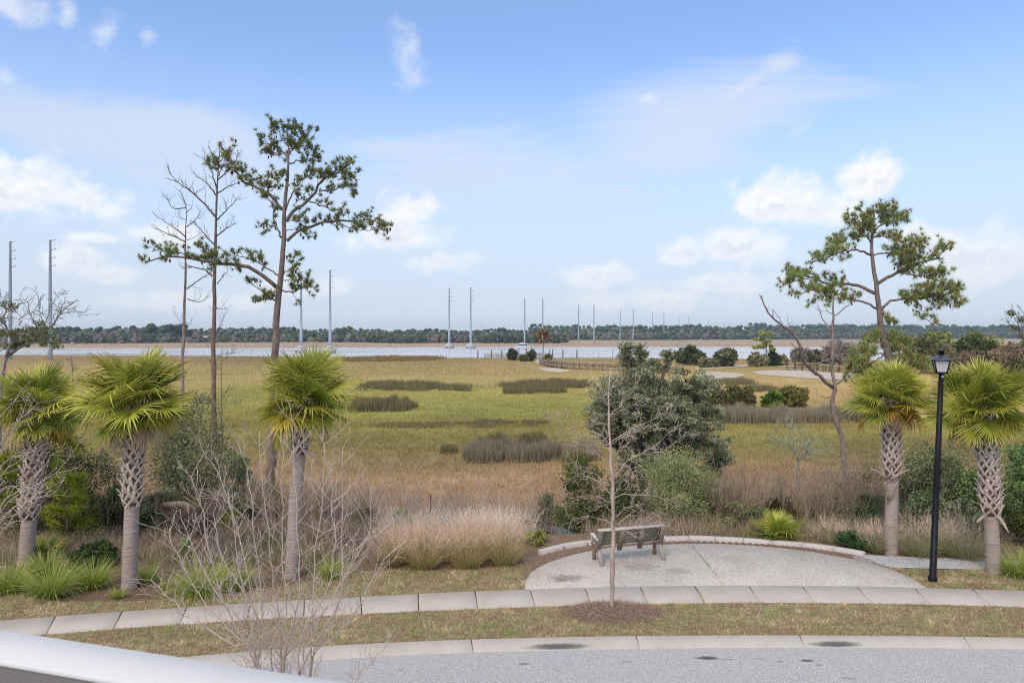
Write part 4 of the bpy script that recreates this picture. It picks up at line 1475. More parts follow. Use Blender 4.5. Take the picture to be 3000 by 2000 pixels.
ZD = lambda l: zpx(l, 2200, 550, 2.94)
trD = [(2606, 1420), (2603, 1200)] + ZD([(1180, 1440), (1140, 1300), (1110, 1100), (1095, 950), (1080, 830), (1050, 650), (1040, 500), (1045, 380), (1060, 260), (1050, 150)])
lbD = [(ZD(l), r_, k) for l, r_, k in [
    ([(1070, 910), (960, 850), (830, 830), (680, 830), (500, 770), (330, 740)], 0.12, 1.1), ([(680, 830), (560, 870), (430, 900)], 0.05, 1.3), ([(500, 775), (400, 800), (290, 830)], 0.04, 1.5),
    ([(1080, 1040), (960, 980), (830, 955), (620, 960)], 0.08, 1.0), ([(830, 955), (700, 900), (560, 960)], 0.04, 1.0),
    ([(1035, 580), (930, 540), (820, 545), (680, 590), (540, 640)], 0.08, 1.1), ([(760, 560), (720, 500), (740, 440)], 0.03, 1.1),
    ([(1100, 820), (1200, 760), (1330, 700), (1450, 650), (1600, 600), (1680, 520)], 0.12, 1.3), ([(1330, 740), (1500, 760), (1700, 740)], 0.06, 1.6), ([(1450, 650), (1420, 540), (1430, 470)], 0.05, 1.5),
    ([(1250, 740), (1300, 620), (1380, 560)], 0.05, 1.6), ([(1125, 1040), (1200, 980), (1350, 950), (1500, 960), (1640, 1000)], 0.09, 1.4), ([(1450, 960), (1600, 930), (1790, 1000)], 0.05, 1.4),
    ([(1500, 880), (1620, 850), (1750, 900)], 0.04, 1.5), ([(1450, 1000), (1520, 1130), (1560, 1180)], 0.03, 0.7), ([(1350, 950), (1480, 900), (1560, 830)], 0.05, 1.7),
    ([(1040, 520), (1000, 420), (870, 420), (740, 450)], 0.06, 1.1), ([(1045, 400), (1110, 330), (1250, 260), (1310, 280)], 0.06, 1.6), ([(1040, 380), (960, 340), (840, 260)], 0.05, 1.4),
    ([(1050, 300), (1000, 250), (950, 200)], 0.04, 1.6), ([(1045, 580), (1150, 560), (1280, 570), (1450, 500)], 0.06, 1.6), ([(1045, 430), (1180, 420), (1280, 460)], 0.05, 1.4), ([(1055, 280), (1150, 220), (1230, 200)], 0.04, 1.8), ([(1050, 330), (960, 300), (880, 350)], 0.04, 1.7),
    ([(1120, 1200), (1180, 1170), (1210, 1150)], 0.03, 1.8), ([(1130, 1300), (1230, 1320), (1320, 1330)], 0.05, 2.2), ([(1130, 1330), (1040, 1320), (990, 1360)], 0.05, 2.2), ([(1150, 1400), (1270, 1400), (1330, 1380)], 0.05, 2.2), ([(1150, 1420), (1020, 1440), (900, 1480)], 0.05, 2.0),
    ([(1160, 1430), (1000, 1540), (850, 1620)], 0.05, 1.5), ([(1170, 1430), (1400, 1540), (1500, 1560)], 0.05, 1.3)]]
pine('pine_tree', 'living pine with a broad crown behind the palm, right of centre', (2606, 1420), trD, lbD, 38.0, 0.24, tuft_scale=1.2, dens=1.35, seed=5,
     cols=[S(140, 156, 90), S(124, 142, 80), S(162, 168, 98), S(152, 138, 84)])


LK = 1.0


def bare(name, label, cat, trunk, limbs, Y0, r0, col, twig=1.0, seed=0, tl=0.5, up=0.3, sub=2, top_r=0.12, col_low=None, cones=0, group=None, spread=0.55, depth=1, rmin=0.004):
    rg = np.random.default_rng(seed)
    root_ = P(trunk[0][0], trunk[0][1], Y0)
    root_[2] = hz_(root_[0], Y0) - 0.08
    t = thing(name, label, cat, root_, group)
    tr_ = np.vstack([root_[None], limb3(trunk, Y0, 0.0, 0.012, 26, seed)])
    f = np.linspace(0, 1, len(tr_))
    rad = r0 * np.interp(f, [0, 0.04, 0.5, 0.85, 1], [1.25, 1.0, 0.68, 0.34, top_r])
    rad = rad * (1 + 0.08 * rg.standard_normal(len(rad)))
    cc = np.array([col if col_low is None else col_low * (1 - q) + np.asarray(col) * q for q in f])
    MB().tube(tr_, rad, 10, cc).build('trunk', M_bark, t, smooth=True)
    for li, (lp, lr) in enumerate(limbs):
        s = limb3(lp, Y0, rg.uniform(-0.4, 0.4), 0.02, 14, seed * 100 + li)
        mb = MB()
        mb.tube(s, np.maximum(LK * lr * np.linspace(1, 0.25, 14), rmin), 5, np.asarray(col) * rg.uniform(0.85, 1.1))
        Ls = float(np.linalg.norm(np.diff(s, axis=0), axis=1).sum())
        for k in range(int(Ls * 5 * twig)):
            u = rg.uniform(0.12, 1.0)
            i = min(int(u * 13), 12)
            q = s[i] + (s[i + 1] - s[i]) * (u * 13 - i)
            d = s[i + 1] - s[i]
            d /= np.linalg.norm(d)
            nd = d * 0.8 + rg.standard_normal(3) * spread + np.array([0, 0, up])
            grow(mb, q, nd, tl * rg.uniform(0.5, 1.3), max(LK * lr * 0.28, rmin), depth, rg, np.asarray(col) * 0.95, 0.5, up, sub, 3, None, 4, 0.22, rmin)
        mb.build('limb', M_bark, t)
    return t


DK = S(98, 86, 80)
trB = [(628, 1450), (628, 1280), (626, 1180)] + ZA([(465, 1560), (455, 1400), (465, 1200), (465, 1000), (470, 800), (475, 600), (480, 450), (490, 300), (497, 200)])
lbB = [(ZA(l), r_) for l, r_ in [([(470, 620), (400, 540), (320, 470), (230, 400), (195, 360)], 0.06), ([(480, 640), (560, 560), (600, 510)], 0.04), ([(480, 735), (540, 690), (600, 655)], 0.04),
       ([(460, 785), (390, 710), (340, 640)], 0.04), ([(450, 975), (400, 935), (310, 915), (260, 918)], 0.05), ([(480, 1020), (530, 960), (560, 920)], 0.03), ([(480, 500), (420, 420), (350, 380)], 0.04),
       ([(480, 450), (440, 330), (390, 260)], 0.04), ([(485, 400), (560, 330), (600, 270)], 0.04), ([(485, 480), (550, 440), (610, 420)], 0.04), ([(490, 330), (450, 250), (430, 200)], 0.03), ([(490, 300), (540, 240), (590, 240)], 0.03),
       ([(485, 380), (520, 300), (520, 230)], 0.03), ([(470, 1160), (500, 1170), (540, 1170)], 0.025), ([(465, 1320), (500, 1270), (520, 1220)], 0.025), ([(450, 1360), (430, 1350)], 0.03), ([(460, 1450), (520, 1440), (580, 1430)], 0.02), ([(455, 1500), (430, 1470)], 0.02)]]
bare('dead_pine', 'taller of the two dead bare pines left of the living pine', 'dead tree', trB, lbB, 36.0, 0.15, DK, 1.1, 11, tl=0.6, col_low=S(134, 108, 88), spread=0.5)
trC = [(533, 1420), (534, 1250), (535, 1120)] + ZA([(272, 1500), (280, 1340), (285, 1150), (292, 900), (292, 780), (297, 640), (295, 560)])
lbC = [(ZA(l), r_) for l, r_ in [([(290, 770), (200, 730), (115, 690)], 0.045), ([(290, 740), (230, 690), (160, 645), (115, 620)], 0.04), ([(297, 680), (350, 640), (390, 580)], 0.035), ([(297, 565), (220, 570), (175, 490)], 0.035),
       ([(297, 560), (265, 480), (250, 460)], 0.03), ([(300, 1050), (370, 1000), (440, 955)], 0.04), ([(303, 1110), (380, 1130), (440, 1090)], 0.03), ([(300, 760), (350, 745)], 0.025), ([(297, 600), (330, 560), (335, 545)], 0.025),
       ([(297, 640), (240, 620), (230, 590)], 0.02), ([(295, 1250), (320, 1260), (330, 1240)], 0.02), ([(290, 1265), (250, 1230), (240, 1200)], 0.015)]]
bare('dead_pine', 'shorter dead bare pine, leftmost of the pines', 'dead tree', trC, lbC, 40.0, 0.13, DK, 1.0, 12, tl=0.55, col_low=S(164, 148, 134), spread=0.5)
ZE = lambda l: zpx(l, 2200, 900, 2.94)
trE = ZE([(818, 1590), (815, 1500), (800, 1300), (780, 1100), (720, 950), (700, 800), (725, 680), (700, 550), (700, 400), (705, 200), (708, 60), (706, -60), (705, -120)])
lbE = [(ZE(l), r_) for l, r_ in [([(712, 690), (600, 600), (500, 520), (440, 430), (420, 310), (370, 240), (280, 170), (180, 80), (120, 0), (90, -100)], 0.10), ([(735, 660), (790, 630)], 0.05),
       ([(690, 775), (630, 775), (560, 745)], 0.03), ([(530, 490), (620, 470), (700, 430), (820, 400), (940, 410)], 0.04), ([(700, 220), (640, 130), (590, 30), (575, -40)], 0.04), ([(705, 80), (770, 40), (840, -20), (860, -60)], 0.04),
       ([(280, 170), (250, 100), (190, 20)], 0.025), ([(330, 190), (320, 110), (310, 50)], 0.02), ([(440, 430), (470, 380), (450, 340)], 0.02), ([(700, 60), (650, 20), (640, -30)], 0.02)]]
bare('dead_tree', 'forked dead tree with a snaking trunk on the marsh edge right of the oak', 'dead tree', trE, lbE, 34.5, 0.15, S(128, 112, 104), 0.35, 13, tl=0.5, top_r=0.2)

# young bare street tree in the mulch ring
ZT = lambda l: zpx(l, 1500, 1000, 1.96)
trT = [(1797, 1792), (1795, 1700), (1795, 1640), (1797, 1560), (1794, 1440), (1789, 1340), (1786, 1240), (1783, 1150), (1790, 1075)]
lbT = [(ZT(l), r_) for l, r_ in [
    ([(560, 590), (510, 545), (420, 495), (300, 485), (250, 440), (205, 390)], 0.016), ([(562, 600), (480, 545), (390, 545)], 0.012), ([(564, 585), (650, 520), (740, 475), (915, 400)], 0.016),
    ([(566, 595), (690, 520), (800, 490), (890, 440)], 0.013), ([(560, 420), (650, 340), (720, 245)], 0.014), ([(560, 400), (500, 260), (455, 190)], 0.013), ([(562, 430), (680, 370), (760, 340)], 0.011),
    ([(568, 830), (480, 770), (400, 755), (310, 820)], 0.015), ([(568, 790), (690, 660), (760, 640), (860, 560), (950, 480)], 0.018), ([(745, 650), (860, 630), (980, 560)], 0.012),
    ([(570, 880), (490, 800), (420, 775), (365, 690)], 0.014), ([(577, 910), (650, 880), (820, 890), (1000, 940)], 0.015), ([(580, 980), (520, 940), (400, 1020)], 0.013), ([(580, 1010), (690, 940), (780, 980), (880, 1030)], 0.016),
    ([(582, 1050), (540, 1030), (400, 1000), (320, 1040)], 0.014), ([(583, 1070), (680, 1000), (740, 1040), (750, 1090)], 0.013), ([(560, 300), (600, 220), (640, 150)], 0.012), ([(556, 330), (540, 240), (545, 160)], 0.011), ([(562, 480), (500, 470), (440, 500)], 0.01),
    ([(566, 700), (500, 660), (440, 640)], 0.011), ([(566, 680), (620, 620), (650, 600)], 0.011), ([(575, 900), (620, 830), (640, 770)], 0.012), ([(580, 1040), (640, 1060), (700, 1120)], 0.01), ([(560, 540), (480, 590), (330, 600)], 0.01),
    ([(585, 1060), (690, 1070), (880, 1035)], 0.010), ([(570, 760), (640, 700), (740, 800)], 0.01), ([(578, 960), (500, 890), (360, 910)], 0.011)]]
LK = 0.55
bare('bare_tree', 'slender leafless young tree in a mulch ring in front of the bench', 'tree', trT, lbT, 15.25, 0.055, S(178, 160, 146), 2.2, 14, tl=0.28, up=0.06, sub=3, top_r=0.15, col_low=S(150, 132, 118), spread=0.6, depth=1, rmin=0.0030)

LK = 0.85
# bare multi-stemmed shrub in the garden below the balcony
rgS = np.random.default_rng(77)
SY = 8.2
sroot = P(830, 2440, SY)
sroot[2] = -0.05
sh = thing('bare_shrub', 'leafless multi-stemmed shrub with pale upright stems, in front of the street at left', 'shrub', sroot)
stems = [
    [(822, 1955), (822, 1880), (820, 1820), (806, 1710), (795, 1620), (770, 1420), (757, 1262)], [(822, 1925), (800, 1890), (765, 1850), (745, 1780), (730, 1700), (700, 1560), (640, 1390), (620, 1352)],
    [(830, 1930), (850, 1860), (870, 1770), (876, 1700), (872, 1560), (865, 1400), (850, 1190)], [(835, 1930), (880, 1880), (920, 1830), (960, 1770), (1000, 1700), (1040, 1640), (1080, 1550), (1090, 1450)],
    [(750, 1945), (740, 1880), (730, 1800), (710, 1710), (690, 1600), (672, 1480), (650, 1450)], [(745, 1930), (715, 1880), (710, 1840), (680, 1790), (630, 1730), (590, 1660), (560, 1590), (530, 1520)],
    [(740, 1905), (690, 1890), (640, 1860), (590, 1830), (540, 1790), (500, 1750), (440, 1700)], [(742, 1910), (700, 1870), (640, 1810), (600, 1760), (560, 1700), (520, 1620), (495, 1560)],
    [(905, 1965), (912, 1900), (915, 1800), (920, 1720), (925, 1600), (945, 1480), (950, 1300)], [(910, 1960), (925, 1910), (960, 1850), (990, 1770), (1010, 1690), (1050, 1600), (1085, 1560)],
    [(920, 1900), (960, 1880), (1010, 1830), (1060, 1760), (1090, 1700), (1120, 1650), (1145, 1610)], [(880, 1960), (905, 1920), (940, 1850), (980, 1790), (1000, 1740), (1003, 1650), (1004, 1320)],
    [(830, 1990), (840, 1900), (835, 1750), (828, 1650), (826, 1500), (825, 1330)], [(755, 1950), (770, 1800), (760, 1700), (745, 1560), (730, 1400), (700, 1300)], [(1045, 1983), (1080, 1950), (1110, 1910), (1130, 1885)],
    [(870, 1980), (890, 1850), (960, 1720), (980, 1600), (975, 1480), (968, 1400)], [(760, 1950), (690, 1830), (640, 1720), (610, 1600), (590, 1480), (560, 1400)], [(800, 1980), (780, 1850), (690, 1700), (650, 1620), (625, 1500)]]
for si, st in enumerate(stems):
    start = [(830 + (st[0][0] - 830) * 0.35, 2440), (830 + (st[0][0] - 830) * 0.8, 2150)]
    s = limb3(start + st, SY, 0.0, 0.008, 30, 500 + si)
    dep = rgS.uniform(-0.5, 0.5)
    k = 1 + dep * np.linspace(0, 1, 30)[:, None] ** 1.2 / SY
    s = np.array([0, 0, CZ]) + (s - np.array([0, 0, CZ])) * k
    mb = MB()
    g0, g1 = S(122, 108, 86), S(190, 172, 158)
    cc = np.array([g0 * (1 - q) + g1 * q for q in np.linspace(0, 1, 30) ** 0.8])
    mb.tube(s, np.linspace(0.017, 0.0030, 30), 6, cc)
    for k in range(4, 30):
        nd_ = s[k] - s[k - 1]
        nd_ /= np.linalg.norm(nd_)
        if s[k][2] < 1.7:
            continue
        a = rgS.uniform(0, math.pi)
        for sgn in (0, math.pi):
            if rgS.random() < 0.12:
                continue
            o_ = np.array([math.cos(a + sgn), math.sin(a + sgn), 0])
            grow(mb, s[k], nd_ * 0.75 + o_ * 0.85, rgS.uniform(0.10, 0.42), 0.0036, 1, rgS, g1 * rgS.uniform(0.85, 1.1), 0.5, 0.35, 3, 3, None, 3, 0.12, 0.0021)
        if rgS.random() < 0.10:
            mb.ellipsoid(s[k] + rgS.standard_normal(3) * 0.05, (0.009, 0.009, 0.012), S(225, 205, 185), 5, 3)
    mb.build('stem', M_twig, sh)

# bare twigs with pale buds, left edge
lroot = P(-330, 2150, 9.5)
lroot[2] = -0.05
lsh = thing('budding_shrub', 'pale bare twigs with cream buds at the left edge before the first palm', 'shrub', lroot)
for si, st in enumerate([
        [(-60, 1650), (0, 1495), (80, 1435), (150, 1395), (215, 1325)], [(-60, 1640), (10, 1470), (70, 1430), (120, 1380), (152, 1330)], [(-80, 1600), (0, 1370), (60, 1335), (100, 1320)],
        [(-80, 1560), (0, 1290), (60, 1230), (110, 1180)], [(-60, 1600), (0, 1400), (50, 1350), (75, 1330)], [(-60, 1680), (0, 1530), (60, 1500), (110, 1440)], [(-80, 1500), (-20, 1250), (30, 1190), (60, 1140)],
        [(-60, 1660), (10, 1510), (60, 1470), (130, 1455), (165, 1440)], [(-90, 1500), (0, 1330), (40, 1250), (90, 1200)], [(-60, 1640), (5, 1550), (40, 1520), (60, 1480)], [(-60, 1580), (0, 1440), (40, 1420), (90, 1425)]]):
    s = limb3([(-330, 2150), (-200, 1900)] + st, 9.5, 0.0, 0.01, 26, 700 + si)
    s = np.array([0, 0, CZ]) + (s - np.array([0, 0, CZ])) * (1 + rgS.uniform(-0.08, 0.08) * np.linspace(0, 1, 26)[:, None])
    mb = MB()
    mb.tube(s, np.linspace(0.016, 0.003, 26), 5, S(176, 158, 142))
    for k in range(7, 26):
        nd_ = s[k] - s[k - 1]
        nd_ /= np.linalg.norm(nd_)
        for q in range(2):
            tp = []
            grow(mb, s[k], nd_ * 0.8 + rgS.standard_normal(3) * 0.6, rgS.uniform(0.1, 0.34), 0.004, 1, rgS, S(176, 158, 142), 0.5, 0.2, 2, 3, tp, 3, 0.15, 0.0018)
            for (p, d_) in tp:
                if rgS.random() < 0.28:
                    mb.ellipsoid(p, (0.006, 0.006, 0.009), S(222, 208, 178), 5, 3)
    mb.build('stem', M_twig, lsh)


# ------------------------------------------------------------------ leafy shrubs and trees
def leafcards(mb, p, size, col, rg, ratio=1.6, up=0.0, outdir=None):
    n = len(p)
    d = rg.standard_normal((n, 3))
    if outdir is not None:
        d = d * 0.6 + outdir
    d[:, 2] += up
    d /= np.linalg.norm(d, axis=1, keepdims=True)
    s = np.cross(d, rg.standard_normal((n, 3)))
    s /= np.linalg.norm(s, axis=1, keepdims=True)
    sz = np.broadcast_to(np.asarray(size, float), (n,))[:, None] * rg.uniform(0.6, 1.3, (n, 1))
    v = np.stack([p - d * sz * 0.5, p + s * sz * 0.5 / ratio, p + d * sz * 0.5, p - s * sz * 0.5 / ratio], 1).reshape(-1, 3)
    mb.add(v, quads=np.arange(4 * n).reshape(-1, 4), col=np.repeat(col, 4, axis=0))


def clumpy(rg, n, K, c, r, rc, low=0.0, shell=0.45):
    """points in K leafy clumps spread through an ellipsoid; returns points, clump id, outward direction"""
    u = rg.standard_normal((K, 3))
    u /= np.linalg.norm(u, axis=1, keepdims=True)
    rad = rg.uniform(shell ** 3, 1, (K, 1)) ** (1 / 3)
    u[:, 2] = np.where(u[:, 2] < -low, u[:, 2] * 0.5, u[:, 2])
    dd_ = rg.standard_normal((6, 3))
    dd_ /= np.linalg.norm(dd_, axis=1, keepdims=True)
    lump = 0.74 + 0.40 * np.max(np.clip(u @ dd_.T, 0, 1) ** 3, axis=1, keepdims=True)
    cc = np.array(c) + u * rad * np.array(r) * lump
    k = rg.integers(0, K, n)
    rcs = rc * rg.uniform(0.55, 1.35, K)
    q = rg.standard_normal((n, 3))
    q /= np.linalg.norm(q, axis=1, keepdims=True)
    q *= rg.uniform(0.2, 1, (n, 1)) ** 0.5
    q[:, 2] *= 0.75
    p = cc[k] + q * rcs[k][:, None]
    return p, k, q, cc


DENS = 1.5


def shrub(name, label, cat, x0, x1, ytop, Y0, cols, n, leaf=0.09, K=40, rc=0.22, ratio=1.7, up=0.2, ybase=None, seed=0, group=None, trunk_r=0.03, depth=None, stems=7, bare_col=S(120, 104, 90), mat=None, low=0.75, twigs=0, shell=0.45, vary=0.28):
    rg = np.random.default_rng(seed + 1000)
    xc = (x0 + x1) / 2
    b = P(xc, 1000, Y0)
    b[2] = hz_(b[0], Y0)
    top = P(xc, ytop, Y0)[2]
    w = (x1 - x0) / FPX * Y0 / 2 * 1.12
    top += 0.08 * (top - b[2])
    lo = b[2] if ybase is None else P(xc, ybase, Y0)[2]
    hgt = (top - lo)
    c = np.array([b[0], Y0, lo + hgt * 0.46])
    t = thing(name, label, cat, b, group)
    rcm = rc * min(w, hgt / 2) * 2
    r = np.array([max(w - rcm * 0.8, w * 0.4), max((depth or w) - rcm * 0.8, w * 0.4), max(hgt * 0.54 - rcm * 0.6, hgt * 0.25)])
    n = int(n * DENS)
    K = int(K * 1.5)
    p, k, q, cc = clumpy(rg, n, K, c, r, rcm, low, shell)
    p[:, 2] = np.maximum(p[:, 2], b[2] + 0.02)
    base = np.array(cols)[rg.integers(0, len(cols), K)] * rg.uniform(1 - vary, 1 + vary, (K, 1))
    col = base[k] * rg.uniform(0.7, 1.3, (n, 1))
    mb = MB()
    leafcards(mb, p, leaf * 1.12, col, rg, ratio, up, q * 0.8)
    mb.build('foliage', mat or M_leaf, t, kind='stuff')
    mb = MB()
    pick = rg.permutation(K)[:min(K, stems * 3)]
    for j in pick:
        a_ = b + np.array([rg.uniform(-0.15, 0.15) * w, rg.uniform(-0.15, 0.15) * w, 0])
        e_ = cc[j]
        m_ = (a_ + e_) / 2 + rg.standard_normal(3) * 0.08 * w + np.array([0, 0, 0.05 * hgt])
        mb.tube(spline([a_, m_, e_], 7), np.linspace(trunk_r, trunk_r * 0.25, 7), 5, bare_col * rg.uniform(0.8, 1.15), cap=False)
        for s_ in range(twigs):
            grow(mb, e_, (e_ - c) + rg.standard_normal(3) * 0.5 + [0, 0, 0.4], rcm * rg.uniform(1.0, 2.0), trunk_r * 0.25, 1, rg, bare_col, 0.5, 0.3, 2, 3, None, 3, 0.2, 0.003)
    mb.build('stems', M_twig, t)
    return t


# live oak beyond the bench: several leafy limbs, open below on the right
def oak():
    rg = np.random.default_rng(42)
    Y0 = 30.0
    b = P(1905, 1490, Y0)
    b[2] = hz_(b[0], Y0)
    t = thing('live_oak', 'large dark evergreen oak with open spreading crown behind the bench', 'tree', b)
    tr_ = spline([b - [0, 0, 0.1], P(1890, 1440, Y0), P(1880, 1370, Y0), P(1870, 1290, Y0)], 10)
    MB().tube(tr_, np.linspace(0.22, 0.13, 10), 9, S(96, 84, 76)).build('trunk', M_bark, t, smooth=True)
    lobes = [(1800, 1215, 85, 80, 0.3), (1768, 1165, 55, 50, 0), (1775, 1235, 50, 55, -0.3), (1800, 1140, 50, 45, 0.5), (1850, 1170, 60, 50, -0.9), (1960, 1210, 70, 50, -0.9), (2080, 1210, 40, 35, 0.2), (1990, 1150, 55, 35, 0.5), (1860, 1120, 70, 60, -0.6), (1845, 1060, 50, 36, 0.4), (1915, 1075, 36, 28, 0.3), (1930, 1150, 80, 55, 0.8), (2020, 1120, 75, 38, 0), (2070, 1125, 40, 30, 0.5), (2040, 1165, 35, 25, 0.4),
             (1900, 1240, 85, 70, -0.8), (1820, 1290, 65, 60, 0.4), (1980, 1260, 70, 65, 0.5), (2060, 1290, 75, 60, -0.4), (2110, 1340, 45, 45, 0.2), (1940, 1320, 65, 55, 0.6), (1850, 1360, 50, 60, -0.5), (2090, 1380, 35, 30, 0.4), (1750, 1235, 30, 40, 0.2), (1990, 1190, 60, 40, -0.6),
             (2030, 1240, 50, 45, 0.7), (1880, 1030, 18, 22, 0), (1835, 1018, 12, 25, 0), (1960, 1045, 14, 22, 0.2)]
    for i, (px, py, rx, ry, dd) in enumerate(lobes):
        c = P(px, py, Y0 + dd * 2.2)
        r = np.array([rx, (rx + ry) / 2 * 1.1, ry]) / FPX * Y0 * 1.1
        K = int(12 + rx * ry / 90)
        n = int(600 + rx * ry * 0.62)
        p, k, q, cc = clumpy(rg, n, K, c, r * 0.92, 0.26, 0.9, 0.25)
        cols = np.array([S(126, 130, 96), S(110, 118, 82), S(148, 148, 114), S(168, 166, 132), S(94, 104, 72)])
        col = (cols[rg.integers(0, 5, K)] * rg.uniform(0.75, 1.25, (K, 1)))[k] * rg.uniform(0.7, 1.35, (n, 1))
        mb = MB()
        leafcards(mb, p, 0.105, col, rg, 1.8, 0.1, q * 0.7)
        lm = MB()
        s0 = tr_[rg.integers(3, 9)]
        lm.tube(spline([s0, (s0 + c) / 2 + rg.standard_normal(3) * 0.2, c], 8), np.linspace(0.075, 0.02, 8), 6, S(92, 80, 72), cap=False)
        for j in range(K):
            lm.tube(spline([c + (s0 - c) * rg.uniform(0, 0.3), (c + cc[j]) / 2 + rg.standard_normal(3) * 0.06, cc[j]], 4), np.linspace(0.02, 0.006, 4), 4, S(100, 88, 80), cap=False)
        lo = lm.build('limb', M_bark, t)
        mb.build('foliage', M_leaf, lo, kind='stuff')


oak()
OLV = [S(116, 122, 84), S(102, 110, 74), S(134, 136, 98), S(88, 96, 66)]
GRN = [S(104, 122, 68), S(90, 110, 58), S(122, 136, 78)]
SAGE = [S(146, 150, 102), S(132, 140, 92), S(160, 160, 114), S(122, 130, 86)]
DRK = [S(52, 64, 38), S(40, 52, 32), S(66, 78, 44), S(84, 92, 46)]
CED = [S(78, 92, 40), S(64, 82, 36), S(96, 106, 46), S(112, 112, 52)]
BRN = [S(136, 116, 92), S(120, 100, 80), S(150, 128, 104)]
YLW = [S(150, 156, 38), S(132, 142, 34), S(168, 172, 52), S(110, 124, 34)]

shrub('wax_myrtle', 'tall grey-green leafy shrub between the second palm and the dead pines', 'shrub', 420, 690, 1180, 24.0, OLV, 11000, 0.085, 75, 0.20, ratio=2.4, seed=1, twigs=1)
shrub('wax_myrtle', 'small green shrub peeping out behind the grey-green shrub, left of the pine trunk', 'shrub', 640, 760, 1290, 27.0, [S(96, 116, 78), S(110, 126, 84)], 3000, 0.09, 30, 0.22, seed=2)
shrub('baccharis_shrub', 'thin greyish twiggy shrub between the first two palms', 'shrub', 290, 420, 1215, 25.0, [S(136, 132, 100), S(120, 122, 92), S(112, 118, 88)], 2600, 0.09, 40, 0.18, ratio=3.5, seed=3, twigs=3, bare_col=S(140, 122, 108))
shrub('juniper', 'dark green juniper behind the first palm', 'shrub', -40, 300, 1270, 22.5, DRK, 14000, 0.075, 75, 0.20, ratio=2.2, seed=4)
shrub('juniper', 'low dark evergreen shrub at the foot of the bank behind the first two palms', 'shrub', 60, 330, 1440, 21.6, DRK + [S(96, 100, 46)], 8000, 0.07, 60, 0.2, ratio=2.2, seed=5)


def young_pine(label, x0, x1, ytop, Y0, cols, n, seed, L=0.22):
    rg = np.random.default_rng(seed)
    xc = (x0 + x1) / 2
    b = P(xc, 1000, Y0)
    b[2] = hz_(b[0], Y0)
    top = P(xc, ytop, Y0)
    t = thing('young_pine', label, 'pine tree', b, 'young pines')
    st = MB()
    st.tube(spline([b, (b + top) / 2 + [0.05, 0, 0], top - [0, 0, 0.2]], 8), np.linspace(0.04, 0.012, 8), 6, S(110, 96, 78))
    w = (x1 - x0) / FPX * Y0 / 2
    H = top[2] - b[2]
    tips = []
    for k in range(n):
        u = rg.uniform(0.22, 1.0)
        a = rg.uniform(0, 6.283)
        reach = w * (1.05 - u * 0.75) * rg.uniform(0.5, 1.05)
        e = np.array([b[0] + reach * math.cos(a), Y0 + reach * math.sin(a), b[2] + H * (u + 0.06 * rg.standard_normal())])
        s0 = np.array([b[0], Y0, max(e[2] - reach * 0.7, b[2] + 0.1)])
        st.tube(spline([s0, (s0 + e) / 2 - [0, 0, 0.04], e], 5), np.linspace(0.014, 0.006, 5), 4, S(120, 106, 70))
        for q in range(4):
            tips.append((s0 + (e - s0) * (0.62 + 0.13 * q), np.array([math.cos(a) * 0.4, math.sin(a) * 0.4, 1.0])))
    st.build('trunk', M_bark, t)
    mb = MB()
    needles(mb, tips, cols, rg, L, 60, 0.006)
    mb.build('crown', M_leaf, t, kind='stuff')


young_pine('bright yellow-green young pine right of the first palm', 120, 270, 1262, 20.4, YLW, 42, 61, 0.26)
young_pine('bright yellow-green young pine at the left edge, behind the first palm', -40, 90, 1290, 21.0, YLW, 26, 62, 0.26)
young_pine('small yellow-green pine seedling in the brush right of the olive shrub', 2168, 2232, 1402, 27.0, [S(160, 160, 60), S(140, 146, 56)], 12, 63, 0.22)

shrub('cedar_shrub', 'green cedar bush left of the young bare tree, behind the bench', 'shrub', 1620, 1790, 1322, 24.0, CED, 9000, 0.085, 60, 0.2, ratio=2.6, up=0.5, seed=6)
shrub('cedar_shrub', 'dark green bush directly behind the bench', 'shrub', 1760, 1890, 1400, 23.2, [S(78, 92, 50), S(62, 78, 44), S(96, 104, 62)], 6500, 0.085, 46, 0.22, ratio=2.2, seed=7)
shrub('baccharis_shrub', 'rounded sage-green feathery shrub right of the bench', 'shrub', 1860, 2125, 1322, 24.0, SAGE, 19000, 0.10, 90, 0.20, ratio=5.0, up=0.9, seed=8)
shrub('baccharis_shrub', 'low sage-green brush right of the rounded sage shrub', 'shrub', 2040, 2180, 1420, 24.0, SAGE + BRN, 5000, 0.09, 40, 0.2, ratio=4.0, up=0.7, seed=9, twigs=2)
shrub('wax_myrtle', 'broad olive-green shrub between the palm and the lamp post', 'shrub', 2610, 2870, 1285, 24.0, OLV + [S(122, 132, 80), S(134, 138, 92)], 14000, 0.085, 70, 0.19, ratio=2.2, seed=10, twigs=1)
shrub('wax_myrtle', 'grey-green shrub left of the palm by the lamp, in the brush', 'shrub', 2470, 2610, 1370, 25.0, OLV + BRN, 5200, 0.085, 42, 0.2, ratio=2.4, seed=11, twigs=3)
shrub('wax_myrtle', 'bright green leafy shrub at the right edge behind the last palm', 'shrub', 2920, 3090, 1310, 23.5, [S(104, 130, 72), S(90, 116, 62), S(122, 142, 84)], 8000, 0.08, 55, 0.2, seed=12)
shrub('wax_myrtle', 'dense dark green shrub behind lamp post and last palm', 'shrub', 2780, 2960, 1370, 22.6, GRN + [S(70, 86, 48)], 9000, 0.08, 56, 0.2, seed=13)
shrub('juniper', 'dark juniper low at the right edge beside the last palm', 'shrub', 2930, 3080, 1480, 20.2, DRK + CED, 6000, 0.065, 45, 0.2, ratio=2.6, up=0.4, seed=14)
shrub('cedar_shrub', 'dark brown-green bush behind the palmetto at the plaza rim', 'shrub', 2245, 2335, 1445, 23.0, [S(84, 80, 46), S(70, 70, 40), S(100, 92, 56)], 4200, 0.075, 34, 0.22, ratio=2.6, up=0.5, seed=15)
